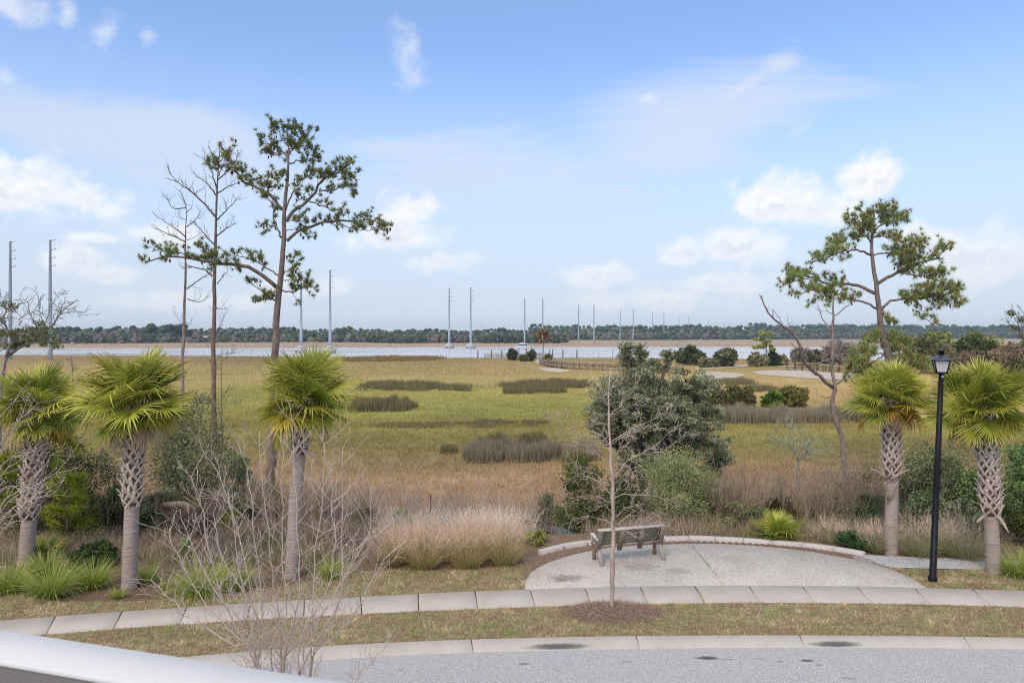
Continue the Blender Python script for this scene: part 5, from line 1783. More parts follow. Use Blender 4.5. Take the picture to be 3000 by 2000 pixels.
shrub('wax_myrtle', 'olive-yellow shrub in the brush left of the last dead tree base', 'shrub', 2390, 2500, 1420, 28.0, [S(136, 136, 78), S(120, 122, 70), S(148, 140, 90)], 3600, 0.09, 34, 0.2, seed=16, twigs=2)
shrub('oleander_bush', 'small dark glossy bush left of the palm on the plaza edge', 'shrub', 2450, 2565, 1562, 19.75, [S(62, 96, 48), S(78, 112, 58), S(52, 82, 42)], 1500, 0.13, 30, 0.24, ratio=3.4, up=0.8, seed=17)
shrub('groundsel_bush', 'small yellow-green bush at the left end of the edging blocks', 'shrub', 1525, 1612, 1555, 20.3, [S(140, 148, 70), S(120, 132, 60), S(160, 160, 84)], 1300, 0.08, 26, 0.2, ratio=3.0, up=0.6, seed=18, bare_col=S(190, 190, 170))
shrub('groundsel_bush', 'small fresh green bush rising behind the pink grasses', 'shrub', 1135, 1215, 1492, 23.0, [S(120, 140, 80), S(136, 150, 88)], 1500, 0.08, 22, 0.22, ratio=3.0, up=0.6, seed=19)
shrub('baccharis_shrub', 'soft green shrub in the brush right of the leaning palm', 'shrub', 900, 1010, 1430, 25.0, [S(134, 138, 84), S(122, 130, 80)], 3000, 0.09, 30, 0.2, ratio=4, up=0.7, seed=20, twigs=2)
shrub('baccharis_shrub', 'soft green shrub in the brush behind the leaning palm', 'shrub', 710, 850, 1400, 25.5, [S(122, 130, 82), S(134, 136, 90)], 3600, 0.09, 36, 0.2, ratio=4, up=0.7, seed=21, twigs=3)
shrub('spreading_juniper', 'low spreading juniper on the bed left of the second palm', 'shrub', 205, 365, 1590, 18.3, [S(62, 84, 34), S(50, 70, 30), S(76, 96, 40)], 3200, 0.07, 40, 0.17, ratio=2.4, up=0.5, seed=22)
shrub('leafy_weed', 'small fresh green weed in front of the upturned roots', 'plant', 525, 565, 1570, 19.2, [S(128, 158, 88)], 260, 0.07, 12, 0.25, seed=23, stems=3, trunk_r=0.008)

shrub('wax_myrtle', 'dark leafy shrub right of the second palm, under the grey-green one', 'shrub', 400, 560, 1440, 22.0, DRK + OLV, 8000, 0.08, 55, 0.2, seed=24)
shrub('wax_myrtle', 'dark shrub between the first two palms, lowest of the thicket', 'shrub', 280, 420, 1430, 22.2, DRK + [S(92, 96, 56)], 6500, 0.08, 50, 0.2, seed=25, twigs=1)
shrub('baccharis_shrub', 'grey-olive twiggy shrub left of the yellow-green pine seedling', 'shrub', 2085, 2195, 1400, 25.5, SAGE + BRN, 3800, 0.085, 38, 0.2, ratio=3.5, up=0.6, seed=26, twigs=3, bare_col=S(156, 138, 122))
shrub('baccharis_shrub', 'soft grey-green shrub right of the lichened tree', 'shrub', 2345, 2440, 1440, 24.5, SAGE + [S(128, 134, 98)], 3200, 0.085, 34, 0.2, ratio=3.5, up=0.6, seed=27, twigs=3, bare_col=S(156, 138, 122))
shrub('baccharis_shrub', 'brownish twiggy shrub behind the small pale grass by the plaza rim', 'shrub', 2400, 2520, 1470, 23.0, BRN + SAGE, 2600, 0.08, 34, 0.2, ratio=3.5, up=0.6, seed=28, twigs=4, bare_col=S(160, 140, 124))
shrub('wax_myrtle', 'small green shrub on the marsh edge below the lichened tree', 'shrub', 2240, 2330, 1405, 27.5, [S(126, 136, 88), S(140, 148, 100)], 1600, 0.085, 22, 0.22, seed=29, twigs=3)
shrub('wax_myrtle', 'olive shrub in front of the snaking dead tree base', 'shrub', 2410, 2490, 1395, 30.0, [S(130, 132, 78), S(116, 120, 70)], 2200, 0.095, 26, 0.2, seed=30)
shrub('baccharis_shrub', 'grey-green shrub left of the cedar bush, over the reeds', 'shrub', 1560, 1650, 1430, 26.0, [S(132, 130, 98), S(120, 120, 88)], 1800, 0.085, 24, 0.2, ratio=3.5, up=0.6, seed=31, twigs=3)

shrub('wax_myrtle', 'mid-green rounded shrub low behind the lamp post foot', 'shrub', 2660, 2770, 1440, 21.8, GRN + SAGE, 5200, 0.08, 44, 0.2, seed=32)
shrub('wax_myrtle', 'mid-green shrub between lamp post and last palm, low', 'shrub', 2770, 2880, 1460, 21.4, GRN + OLV, 4800, 0.08, 40, 0.2, seed=33)
shrub('baccharis_shrub', 'pale grey-green twiggy shrub left of the palm beside the lamp', 'shrub', 2500, 2600, 1440, 22.6, SAGE + OLV, 3600, 0.085, 36, 0.2, ratio=3.0, up=0.5, seed=34, twigs=3)
shrub('wax_myrtle', 'mid-green low shrub in the middle of the right brush', 'shrub', 2180, 2260, 1480, 22.6, SAGE + GRN, 2400, 0.08, 28, 0.2, seed=35, twigs=2)
shrub('baccharis_shrub', 'grey-green shrub just right of the sage shrub, beside the edging', 'shrub', 2100, 2180, 1470, 22.4, SAGE + BRN, 2400, 0.085, 28, 0.2, ratio=3.0, up=0.6, seed=36, twigs=3)
shrub('wax_myrtle', 'green shrub left of the pine trunk, behind the bare shrub', 'shrub', 640, 740, 1440, 22.8, OLV + GRN, 3600, 0.085, 36, 0.2, seed=37, twigs=2)
shrub('baccharis_shrub', 'grey-tan twiggy shrub right of the leaning palm', 'shrub', 1000, 1120, 1470, 23.5, BRN + SAGE, 2200, 0.085, 30, 0.2, ratio=3.5, up=0.5, seed=38, twigs=4, bare_col=S(164, 146, 132))

# lichen-grey little tree on the right
bare('lichen_tree', 'small grey-green lichened bare tree on the marsh edge, left of the snaking dead tree', 'tree',
     [(2338, 1450), (2340, 1400), (2338, 1345), (2325, 1290), (2318, 1262), (2322, 1225)],
     [([(2337, 1346), (2320, 1310), (2300, 1292), (2265, 1282)], 0.035), ([(2340, 1347), (2375, 1330), (2410, 1318), (2440, 1322)], 0.03), ([(2325, 1295), (2345, 1270), (2360, 1255)], 0.025), ([(2320, 1270), (2295, 1255), (2270, 1262)], 0.02),
      ([(2340, 1320), (2360, 1295), (2400, 1290)], 0.02), ([(2345, 1345), (2365, 1325), (2350, 1300)], 0.02), ([(2322, 1265), (2305, 1240), (2300, 1250)], 0.018)],
     29.5, 0.06, S(150, 156, 136), 2.2, 31, tl=0.5, up=0.1, spread=0.8, depth=2, col_low=S(130, 124, 110), rmin=0.006)
# small dead sapling beside the dead pine
bare('dead_sapling', 'thin dead sapling just right of the taller dead pine', 'dead tree', [(650, 1430), (650, 1290), (649, 1150), (648, 1050), (652, 1010)],
     [([(650, 1165), (670, 1140), (688, 1125)], 0.015), ([(649, 1060), (670, 1040), (690, 1030)], 0.015), ([(649, 1090), (632, 1070)], 0.012), ([(650, 1200), (675, 1185), (695, 1175)], 0.013), ([(650, 1285), (672, 1283)], 0.015), ([(650, 1240), (630, 1225)], 0.01)],
     35.0, 0.05, S(120, 108, 98), 1.6, 32, tl=0.4, rmin=0.006)
# evergreen oak with half-bare crown at the left edge
LK = 0.55
ZL = lambda l: zpx(l, 0, 820, 5.2275)
lo_t = bare('live_oak', 'half-bare evergreen oak leaning in at the left edge, in front of the first power poles', 'tree',
            [(-10, 1300), (0, 1150), (18, 1050), (45, 1025)],
            [(ZL(l), r_) for l, r_ in [([(100, 1180), (160, 950), (100, 750), (60, 600), (100, 500), (200, 480), (250, 400), (380, 345)], 0.12), ([(100, 1180), (330, 1010), (520, 900), (640, 830), (800, 700), (930, 520), (1010, 420), (1180, 310)], 0.13),
             ([(930, 520), (1110, 490), (1240, 490), (1340, 550)], 0.04), ([(300, 700), (320, 590), (450, 510), (620, 460)], 0.05), ([(560, 720), (470, 560), (440, 430), (420, 360), (350, 270), (290, 220)], 0.05), ([(650, 700), (730, 580), (760, 430), (820, 330), (900, 220), (1000, 210)], 0.05),
             ([(640, 640), (600, 420), (580, 210)], 0.04), ([(150, 930), (300, 830), (500, 800), (640, 830)], 0.08), ([(60, 600), (0, 560)], 0.05), ([(90, 760), (0, 690)], 0.06), ([(100, 500), (80, 350), (70, 230)], 0.04), ([(930, 500), (940, 380), (920, 310)], 0.03), ([(800, 600), (850, 480), (920, 420)], 0.03)]],
            30.0, 0.18, S(140, 130, 122), 1.2, 33, tl=0.5, up=0.15, spread=0.7, depth=1, rmin=0.008)
rg = np.random.default_rng(9)
mb = MB()
for (px, py, rx, ry) in [(25, 975, 45, 22), (80, 985, 50, 30), (120, 975, 40, 25), (140, 1005, 30, 20), (60, 1005, 45, 25), (15, 1010, 40, 35), (30, 900, 22, 14), (115, 945, 18, 10), (5, 940, 20, 20), (165, 1010, 12, 14), (5, 890, 15, 14)]:
    c = P(px, py, 30 + rg.uniform(-1, 1))
    p, k, q, cc = clumpy(rg, int(60 + rx * ry * 0.42), 12, c, np.array([rx, (rx + ry) / 2, ry]) / FPX * 30, 0.18, 0.6, 0.2)
    col = np.array([S(104, 112, 66), S(88, 98, 58), S(122, 126, 80)])[rg.integers(0, 3, len(p))] * rg.uniform(0.7, 1.3, (len(p), 1))
    leafcards(mb, p, 0.095, col, rg, 1.9, 0.1, q * 0.6)
mb.build('crown', M_leaf, lo_t, kind='stuff')
LK = 0.8
# sprig of a tree leaning in at the right edge
ro = bare('live_oak', 'few oak branches reaching in at the right edge above the far trees', 'tree', [(3075, 1300), (3070, 1100), (3055, 1000)],
          [([(3060, 1010), (3010, 985), (2975, 965), (2950, 940)], 0.04), ([(3000, 980), (2985, 930), (2960, 915)], 0.025), ([(3060, 1000), (3020, 940), (2990, 912)], 0.03)], 30.0, 0.15, S(120, 108, 98), 1.6, 34, tl=0.4, rmin=0.006)
mb = MB()
for (px, py, rx, ry) in [(2985, 935, 18, 12), (2975, 960, 15, 14), (3010, 950, 22, 18), (2965, 918, 10, 8), (3000, 990, 25, 14)]:
    c = P(px, py, 30)
    p, k, q, cc = clumpy(rg, 150, 10, c, np.array([rx, rx, ry]) / FPX * 30, 0.15, 0.6, 0.2)
    leafcards(mb, p, 0.085, np.array([S(88, 96, 60), S(106, 108, 70)])[rg.integers(0, 2, len(p))] * rg.uniform(0.7, 1.3, (len(p), 1)), rg, 1.9, 0.1, q * 0.6)
mb.build('crown', M_leaf, ro, kind='stuff')


# ------------------------------------------------------------------ grasses
def clump(name, label, px, py, wpx, hpx, cols_b, cols_t, n, seed, plume=None, group=None, width=0.012, droop=0.9, lean0=0.15, z0=None):
    """fountain of arching blades, as wide and tall as given in photo pixels; optional airy plumes above"""
    global rng
    keep = rng
    rng = np.random.default_rng(seed + 3000)
    b = G(px, py, -0.03 if z0 is None else z0)
    b[2] = hz_(b[0], b[1]) if z0 is None else z0
    m_ = b[1] / FPX
    w, h_ = wpx * m_ * rng.uniform(0.88, 1.08), hpx * m_ * rng.uniform(0.76, 0.98)
    t = thing(name, label, 'grass clump', b, group)
    a = rng.uniform(0, 6.283, n)
    ro = rng.random(n) ** 0.6 * w * 0.20
    base = np.stack([b[0] + ro * np.sin(a), b[1] + ro * np.cos(a), np.full(n, b[2] - 0.01)], -1)
    ln = rng.uniform(0.45, 1.2, n) * math.hypot(w / 2, h_) * (0.86 if plume is None else 0.72)
    spread = math.atan2(w / 2, h_)
    lean = lean0 * rng.random(n) + rng.random(n) ** 0.8 * spread * 1.25
    cb = np.array(cols_b)[rng.integers(0, len(cols_b), n)] * rng.uniform(0.55, 1.2, (n, 1))
    ctp = np.array(cols_t)[rng.integers(0, len(cols_t), n)] * rng.uniform(0.65, 1.35, (n, 1))
    mb = MB()
    blades(mb, base, a + rng.uniform(-0.4, 0.4, n), lean, ln, width, cb, ctp, 4, droop * (0.3 + 1.5 * lean / 0.8) * rng.uniform(0.5, 1.4, n))
    mb.build('blades', M_grass, t, kind='stuff')
    if plume is not None:
        k, pc1, pc2 = plume
        a = rng.uniform(0, 6.283, k)
        ro = rng.random(k) ** 0.6 * w * 0.10
        base = np.stack([b[0] + ro * np.sin(a), b[1] + ro * np.cos(a), np.full(k, b[2])], -1)
        le = rng.random(k) ** 0.7 * min(spread * 1.35, 1.25)
        hgt = math.hypot(w / 2, h_)
        s0 = rng.uniform(0.35, 0.7, k)
        d = np.stack([np.sin(a) * np.sin(le), np.cos(a) * np.sin(le), np.cos(le)], -1)
        ln = hgt * rng.uniform(0.40, 0.64, k)
        p0 = base + d * (ln * 1.05)[:, None]
        mb = MB()
        # hair-fine panicles: many short strokes fanning from each stalk's upper half
        q = 9
        u = rng.random((k, q)) * 0.95
        o_ = p0[:, None, :] + d[:, None, :] * (u * ln[:, None])[:, :, None] * 0.72
        az = a[:, None] + rng.uniform(-1.3, 1.3, (k, q))
        lean_ = le[:, None] + rng.uniform(-0.2, 1.0, (k, q))
        c1 = pc1 + (pc2 - pc1) * rng.random((k * q, 1))
        blades(mb, o_.reshape(-1, 3), az.ravel(), lean_.ravel(), rng.uniform(0.10, 0.26, k * q), 0.005, c1 * rng.uniform(0.85, 1.15, (k * q, 1)), c1 * rng.uniform(0.95, 1.25, (k * q, 1)), 1)
        mb.build('plumes', M_grass, t, kind='stuff')
    rng = keep
    return t


GB, GT = [S(122, 142, 52), S(104, 126, 46), S(140, 152, 62)], [S(174, 182, 90), S(196, 196, 116), S(150, 166, 74)]
for i, (l, px, py, w, h_, n) in enumerate([
        ('bright green grass clump at the left edge of the bed', 20, 1738, 140, 130, 800), ('bright green grass clump, second from the left edge', 150, 1748, 140, 125, 800), ('bright green grass clump, third from the left edge', 270, 1722, 125, 105, 700),
        ('grass clump half hidden behind the second, by the first palm', 130, 1690, 130, 95, 500),
        ('small green grass clump just right of the second palm', 428, 1708, 75, 70, 320), ('tiny grass tuft in front of the second palm', 345, 1752, 60, 42, 130), ('large yellow-green grass clump behind the bare shrub', 590, 1745, 210, 135, 1000),
        ('yellow-green grass clump right of the large one, behind the bare shrub', 700, 1722, 120, 90, 520), ('compact bright green grass clump right of the leaning palm', 975, 1697, 85, 75, 620),
        ('thin upright grass tuft between second palm and bare shrub', 485, 1725, 30, 55, 60), ('bright green strappy clump at the right edge beside the last palm', 2975, 1690, 150, 115, 800), ('green strappy clump cut by the right edge', 3040, 1705, 120, 120, 500)]):
    clump('grass_clump', l, px, py, w, h_, GB, GT, n, i, group='green grass clumps in the beds', width=0.014, droop=1.0)
MBs, MTs = [S(146, 144, 78), S(128, 126, 72), S(168, 152, 104)], [S(200, 178, 130), S(184, 166, 120), S(214, 186, 150)]
PK1, PK2 = S(208, 176, 154), S(226, 196, 168)
for i, (l, px, py, w, h_) in enumerate([
        ('pink plumed grass clump at the left end of the row left of the plaza', 1150, 1655, 150, 120), ('pink plumed grass clump, second in the row from the left', 1245, 1664, 160, 135), ('pink plumed grass clump, third in the row, near its middle', 1370, 1664, 165, 140),
        ('pink plumed grass clump at the right end of the row, nearest the plaza', 1480, 1656, 150, 145), ('pink plumed grass clump behind the gap between second and third of the row', 1310, 1640, 150, 120), ('pink plumed grass clump behind the right half of the row', 1425, 1636, 150, 130),
        ('pink plumed grass clump behind the left half of the row', 1200, 1642, 140, 120),
        ('pale plumed grass clump left of the palm by the lamp', 2570, 1618, 120, 95), ('pale plumed grass clump between that palm and the lamp post', 2690, 1630, 170, 120), ('pale plumed grass clump right of the lamp post', 2830, 1636, 180, 130),
        ('small pale plumed grass behind the glossy bush on the plaza edge', 2440, 1588, 120, 50), ('pale plumed grass behind the lamp post', 2760, 1618, 130, 115)]):
    sage = px > 2000
    clump('plumed_grass', l, px, py, w, h_, [S(138, 136, 90), S(126, 128, 84)] if sage else MBs, [S(176, 164, 128), S(164, 160, 120)] if sage else MTs, 800, 40 + i, plume=(300 if not sage else 170, PK1, PK2), group='plumed grasses beside the plaza', width=0.008, droop=0.5)


def palmetto(label, px, py, wpx, seed, nf=12, cols=('green', 'green', 'old'), elev=(15, 75), Y0=None):
    r = np.random.default_rng(seed)
    b = G(px, py, -0.05)
    if Y0:
        b = P(px, py, Y0)
    b[2] = hz_(b[0], b[1])
    s = wpx * b[1] / FPX / 2 / 1.25
    t = thing('palmetto', label, 'palmetto', b, 'low palmettos in the undergrowth')
    for k in range(nf):
        me = FR[cols[r.integers(0, len(cols))]][r.integers(0, 3 if cols[0] != 'dead' else 2)]
        if me.name.startswith('frond_dead'):
            me = FR['green'][2]
        if r.random() < 0.6:
            me = FR['green'][2]
        o = link('frond', me, t)
        az, el = k * 2.4 + r.uniform(-0.2, 0.2), R(r.uniform(*elev))
        M = Matrix.Rotation(az, 4, 'Z') @ Matrix.Rotation(el, 4, 'X') @ Matrix.Rotation(r.uniform(-0.3, 0.3), 4, 'Y') @ Matrix.Scale(s * r.uniform(0.85, 1.1), 4)
        M.translation = Vector((0, 0, 0.05))
        o.matrix_basis = M
    mb = MB()
    mb.tube([b - [0, 0, 0.1], b + [0, 0, 0.1]], [0.1 * s + 0.03, 0.06 * s + 0.02], 8, S(110, 92, 76))
    mb.build('stump', M_bark, t)


palmetto('saw palmetto fan plant just behind the edging blocks, right of the bench', 2283, 1585, 165, 1)
palmetto('low palmetto behind the first green clumps, right of the first palm', 135, 1640, 150, 2, 8)
palmetto('low palmetto under the dark juniper between the first two palms', 245, 1568, 190, 3, 10, Y0=21.0)
palmetto('low palmetto under the grey-green shrub, right of the second palm', 460, 1550, 190, 4, 11, Y0=22.0)
palmetto('low palmetto behind the upturned roots', 560, 1535, 170, 5, 10, Y0=22.5)
palmetto('low palmetto left of the pine trunk behind the bare shrub', 660, 1560, 130, 6, 8, Y0=22.0)
palmetto('low palmetto in the brush between lamp post and its left palm', 2700, 1570, 150, 7, 9, Y0=22.0)


# ------------------------------------------------------------------ marsh and bank growth (nobody could count the blades)
def region(poly_px, z=-2.0):
    return np.array([G(x, y, z)[:2] for x, y in poly_px])


def scatter(n, y0, y1, xr, power=1.0):
    y = y0 + (y1 - y0) * rng.random(n) ** power
    x = rng.uniform(xr[0], xr[1], n) * y
    return x, y


def marsh_layer(name, n, y0, y1, hmin, hmax, w, label, segs=2, bl=4, sp=0.12, cfun=marsh_col, lean=0.35, power=1.0, filt=None, xr=(-0.80, 0.80), droop=0.5, dark=0.88):
    x, y = scatter(n, y0, y1, xr, power)
    if filt is not None:
        k = filt(x, y)
        x, y = x[k], y[k]
    n = len(x)
    c = cfun(x, y)
    hh_ = rng.uniform(hmin, hmax, n) * (0.7 + 0.6 * fbm(x / 3, y / 3, 61))
    X_, Y_ = np.repeat(x, bl) + rng.normal(0, sp, n * bl), np.repeat(y, bl) + rng.normal(0, sp, n * bl)
    C_ = np.repeat(c, bl, axis=0) * rng.uniform(0.72, 1.35, (n * bl, 1))
    m_ = n * bl
    mb = MB()
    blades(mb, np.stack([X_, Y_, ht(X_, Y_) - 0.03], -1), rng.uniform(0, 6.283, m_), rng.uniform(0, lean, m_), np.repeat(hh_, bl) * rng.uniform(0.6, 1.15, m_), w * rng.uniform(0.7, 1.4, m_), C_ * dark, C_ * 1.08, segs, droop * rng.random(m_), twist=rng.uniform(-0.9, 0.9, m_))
    o = mb.build(name, M_grass, kind='stuff')
    return tag(o, label, 'marsh grass')


def on_land(x, y):
    z = ht(x, y)
    return (z > -2.2)


def not_sand(x, y):
    k = on_land(x, y)
    for s_ in SAND:
        k &= ~inpoly(np.stack([x, y], -1), s_)
    return k


SAND = [region(p) for p in ([(1570, 1078), (1640, 1079), (1650, 1083), (1685, 1087), (1640, 1092), (1600, 1089)],
                            [(2050, 1094), (2100, 1094), (2150, 1098), (2190, 1105), (2140, 1115), (2080, 1114), (2050, 1106)],
                            [(2200, 1096), (2250, 1093.5), (2330, 1095), (2400, 1102), (2480, 1110), (2580, 1120), (2500, 1132), (2400, 1125), (2300, 1114), (2220, 1105)],
                            [(1563, 1054), (1588, 1054), (1592, 1062), (1580, 1066), (1566, 1060)],
                            [(2040, 1079), (2120, 1076), (2220, 1076), (2330, 1080), (2330, 1085), (2200, 1083), (2100, 1085), (2040, 1087)],
                            [(1515, 1072.5), (1545, 1072.5), (1545, 1074), (1515, 1074)])]
m_sand = m_plain('pale_sand', S(206, 190, 168, 0.95), 0.95, nscale=0.8, namt=0.10)
for i, s_ in enumerate(SAND):
    q = spline(np.vstack([s_, s_[:1]]), 40)[:-1] if False else np.vstack([s_[k] + (s_[(k + 1) % len(s_)] - s_[k]) * t for k in range(len(s_)) for t in (0, 0.33, 0.66)])
    zc = ht(q[:, 0], q[:, 1]) + 0.08
    c = np.r_[q.mean(0), zc.mean() + 0.02]
    v = np.vstack([np.c_[q, zc], c])
    MB().add(v, tris=[[len(q), k, (k + 1) % len(q)] for k in range(len(q))]).build('sand', m_sand, kind='structure')


def bank_col(x, y):
    n = fbm(x / 1.2, y / 1.2, 71, 4)[:, None]
    a, b, c = S(152, 132, 110), S(118, 102, 84), S(190, 170, 148)
    col = a * (1 - n) + np.where(rng.random((len(x), 1)) < 0.5, b, c) * n
    gr = (np.clip((fbm(x / 1.6, y / 1.3, 77, 3) - 0.54) * 8, 0, 0.75) * (rng.random(len(x)) < 0.8))[:, None]
    return col * (1 - gr) + S(126, 130, 84) * gr * rng.uniform(0.8, 1.2, (len(x), 1))


def bank(x, y):
    yb = 20.15 + 0.72 * np.exp(-((x - 5.2) / 3.8) ** 4)
    pool = (np.hypot(x - POOL[0], (y - POOL[1]) / 1.5) < 1.75) | ((np.abs(x - POOL[0] * y / POOL[1]) < 0.75) & (y < 25))
    return (y > yb) & ~pool & ((x / y > -0.44) | (y > 26))


def bank_right(x, y):
    return bank(x, y) & (x > 6)


def bank_reeds(x, y):
    return bank(x, y) & (x / y > -0.20) & (x / y < 0.11)


marsh_layer('bank_brush', 16000, 20.1, 31, 0.25, 0.80, 0.014, 'brown dry weeds and stems covering the bank behind the plaza', 3, 6, 0.14, bank_col, 0.95, 1.0, bank, droop=0.5)
marsh_layer('bed_weeds', 5200, 18.3, 21.6, 0.22, 0.6, 0.012, 'short dry weeds and straw between the clumps of the left bed', 3, 6, 0.10, bank_col, 0.6, 1.0, lambda x, y: (x < 0.2) & (y > np.interp(x, [-14, -9, -6, -4, -1, 0.5], [17.8, 17.6, 17.9, 18.4, 19.3, 19.6])), droop=0.9)
marsh_layer('dead_reeds', 5200, 22.0, 28.5, 0.95, 1.45, 0.020, 'pale tangled dead reeds on the bank between pink grasses and oak', 4, 6, 0.12, lambda x, y: (S(212, 196, 180) * rng.uniform(0.7, 1.15, (len(x), 1))), 0.5, 1.0, bank_reeds, droop=1.9)
marsh_layer('near_marsh_grass', 26000, 28, 62, 0.22, 0.52, 0.022, 'tan and olive marsh grass beyond the bank', 2, 6, 0.18, marsh_col, 0.8, 1.25, on_land)
marsh_layer('mid_marsh_grass', 42000, 60, 140, 0.2, 0.42, 0.035, 'yellow-green marsh grass in the middle distance', 1, 4, 0.25, marsh_col, 0.4, 1.2, not_sand)
marsh_layer('far_marsh_grass', 40000, 138, 282, 0.3, 0.55, 0.09, 'golden marsh grass running to the river', 1, 3, 0.4, marsh_col, 0.35, 1.0, not_sand)
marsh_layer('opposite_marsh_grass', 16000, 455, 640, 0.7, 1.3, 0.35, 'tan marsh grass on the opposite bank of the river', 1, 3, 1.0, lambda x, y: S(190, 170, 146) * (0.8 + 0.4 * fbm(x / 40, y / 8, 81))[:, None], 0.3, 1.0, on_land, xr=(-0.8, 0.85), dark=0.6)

# twiggy grey brush on the right bank and behind the bare shrub
def brush(name, label, boxes, n, hmin, hmax, col, seed):
    rg_ = np.random.default_rng(seed)
    mb = MB()
    for i in range(n):
        (x0, x1, ya, yb_) = boxes[rg_.integers(0, len(boxes))]
        Yd = rg_.uniform(ya, yb_)
        x = (rg_.uniform(x0, x1) - 1500) / FPX * Yd
        p = np.array([x, Yd, hz_(x, Yd) - 0.03])
        for s_ in range(rg_.integers(2, 5)):
            grow(mb, p, np.array([rg_.normal(0, 0.35), rg_.normal(0, 0.35), 1]), rg_.uniform(hmin, hmax), 0.010, 2, rg_, col * rg_.uniform(0.75, 1.2), 0.4, 0.5, 3, 4, None, 3, 0.10, 0.0035)
    return tag(mb.build(name, M_twig, kind='stuff'), label, 'brush')


brush('twiggy_brush', 'grey-brown leafless brush on the bank right of the bench', [(2060, 2620, 22.5, 29), (2100, 2500, 22.5, 25)], 150, 0.8, 1.7, S(156, 136, 116), 1)
brush('twiggy_brush', 'grey-brown leafless brush behind the bare shrub and leaning palm', [(620, 1080, 22, 29)], 120, 0.7, 1.5, S(156, 134, 112), 2)
brush('twiggy_brush', 'grey-tan tangled dead brush between leaning palm and cedar bush', [(900, 1640, 23, 30), (640, 1250, 22, 27)], 170, 0.6, 1.3, S(172, 154, 138), 5)
brush('twiggy_brush', 'pale twiggy brush behind lamp post and right palms', [(2620, 3020, 22.5, 28)], 60, 0.8, 1.6, S(150, 132, 116), 3)
brush('twiggy_brush', 'dry brown twigs under the shrubs behind the left palms', [(0, 640, 20.5, 24)], 110, 0.5, 1.1, S(140, 116, 96), 4)


# dark rush beds standing in the marsh
def rush(label, poly, h_, n, col, seed, w=0.03, shrink=0.0):
    global rng
    keep = rng
    rng = np.random.default_rng(seed + 5000)
    pr = region(poly)
    lo, hi = pr.min(0), pr.max(0)
    p = np.stack([rng.uniform(lo[0], hi[0], n * 3), rng.uniform(lo[1], hi[1], n * 3)], -1)
    e = fbm(p[:, 0] / (0.04 * hi[1]), p[:, 1] / (0.04 * hi[1]), seed) - 0.5
    e2 = rng.standard_normal((len(p), 2)) * np.array([0.006, 0.010]) * hi[1]
    p = p[inpoly(p + np.c_[e * 0.07 * hi[1], e * 0.12 * hi[1]] + e2, pr)][:n]
    p = p[fbm(p[:, 0] / (0.012 * hi[1]), p[:, 1] / (0.02 * hi[1]), seed + 9) > 0.36]
    k = len(p)
    h_ = h_ * (0.45 + 1.0 * fbm(p[:, 0] / (0.02 * hi[1]), p[:, 1] / (0.03 * hi[1]), seed + 5))
    c = np.array(col)[rng.integers(0, len(col), k)] * rng.uniform(0.7, 1.3, (k, 1)) * (0.75 + 0.5 * fbm(p[:, 0] / 2.0, p[:, 1] / 2.0, seed + 3))[:, None]
    mb = MB()
    blades(mb, np.c_[p, ht(p[:, 0], p[:, 1]) - 0.03], rng.uniform(0, 6.283, k), rng.uniform(0, 0.22, k), h_ * rng.uniform(0.6, 1.1, k), w * rng.uniform(0.7, 1.3, k), c * 0.8, c * 1.15, 1, twist=rng.uniform(-0.9, 0.9, k))
    o = mb.build('rush_bed', M_grass, kind='stuff')
    rng = keep
    return tag(o, label, 'rushes', 'dark rush beds in the marsh')


RD, RG_, RP = [S(112, 104, 70), S(100, 94, 64), S(124, 114, 80)], [S(140, 128, 106), S(124, 112, 92), S(156, 144, 120), S(110, 100, 82)], [S(122, 112, 78), S(108, 100, 72), S(134, 122, 90)]
rush('long dark rush bed right of the leaning palm crown', [(1057, 1130), (1120, 1121), (1190, 1128), (1250, 1134), (1330, 1136), (1420, 1138), (1427, 1144), (1330, 1147), (1170, 1147), (1090, 1145), (1060, 1138)], 0.9, 9000, RD, 1, 0.06)
rush('dark rush bed left of the oak, behind the oval one', [(1423, 1138), (1520, 1124), (1600, 1116), (1680, 1120), (1745, 1132), (1742, 1136), (1560, 1138)], 0.9, 8000, RD, 2, 0.07)
rush('oval dark rush bed in the middle of the marsh', [(1474, 1144), (1500, 1139), (1600, 1138), (1650, 1145), (1661, 1150), (1600, 1154), (1500, 1154)], 1.0, 6000, RD, 3, 0.06)
rush('dark rush bed beside the leaning palm crown, left of centre', [(1040, 1196), (1080, 1186), (1150, 1184), (1210, 1190), (1222, 1196), (1180, 1203), (1100, 1208), (1040, 1208)], 1.3, 9000, RD, 4, 0.05)
rush('thin dark line of rushes across the middle of the marsh', [(1047, 1250), (1200, 1240), (1400, 1238), (1600, 1238), (1610, 1243), (1450, 1248), (1250, 1250), (1100, 1254)], 0.45, 9000, [S(112, 104, 78), S(124, 116, 84)], 5, 0.04)
rush('small dark rush clump, left of the pair above the long grey bed', [(1402, 1304), (1410, 1295), (1450, 1292), (1478, 1296), (1480, 1306), (1440, 1309)], 0.85, 3600, RD, 6, 0.03)
rush('small dark rush clump, right of the pair above the long grey bed', [(1520, 1302), (1530, 1292), (1580, 1290), (1604, 1296), (1600, 1302), (1560, 1304)], 0.85, 3600, RD, 7, 0.03)
rush('long grey-brown rush bed running behind the young bare tree', [(1355, 1338), (1400, 1330), (1480, 1332), (1580, 1328), (1680, 1326), (1745, 1330), (1745, 1350), (1650, 1356), (1480, 1358), (1380, 1352)], 1.15, 16000, RG_, 8, 0.03)
rush('tiny brown rush tuft left of the small pair', [(1291, 1326), (1310, 1320), (1338, 1322), (1338, 1330), (1300, 1331)], 0.7, 1500, RP, 9, 0.03)
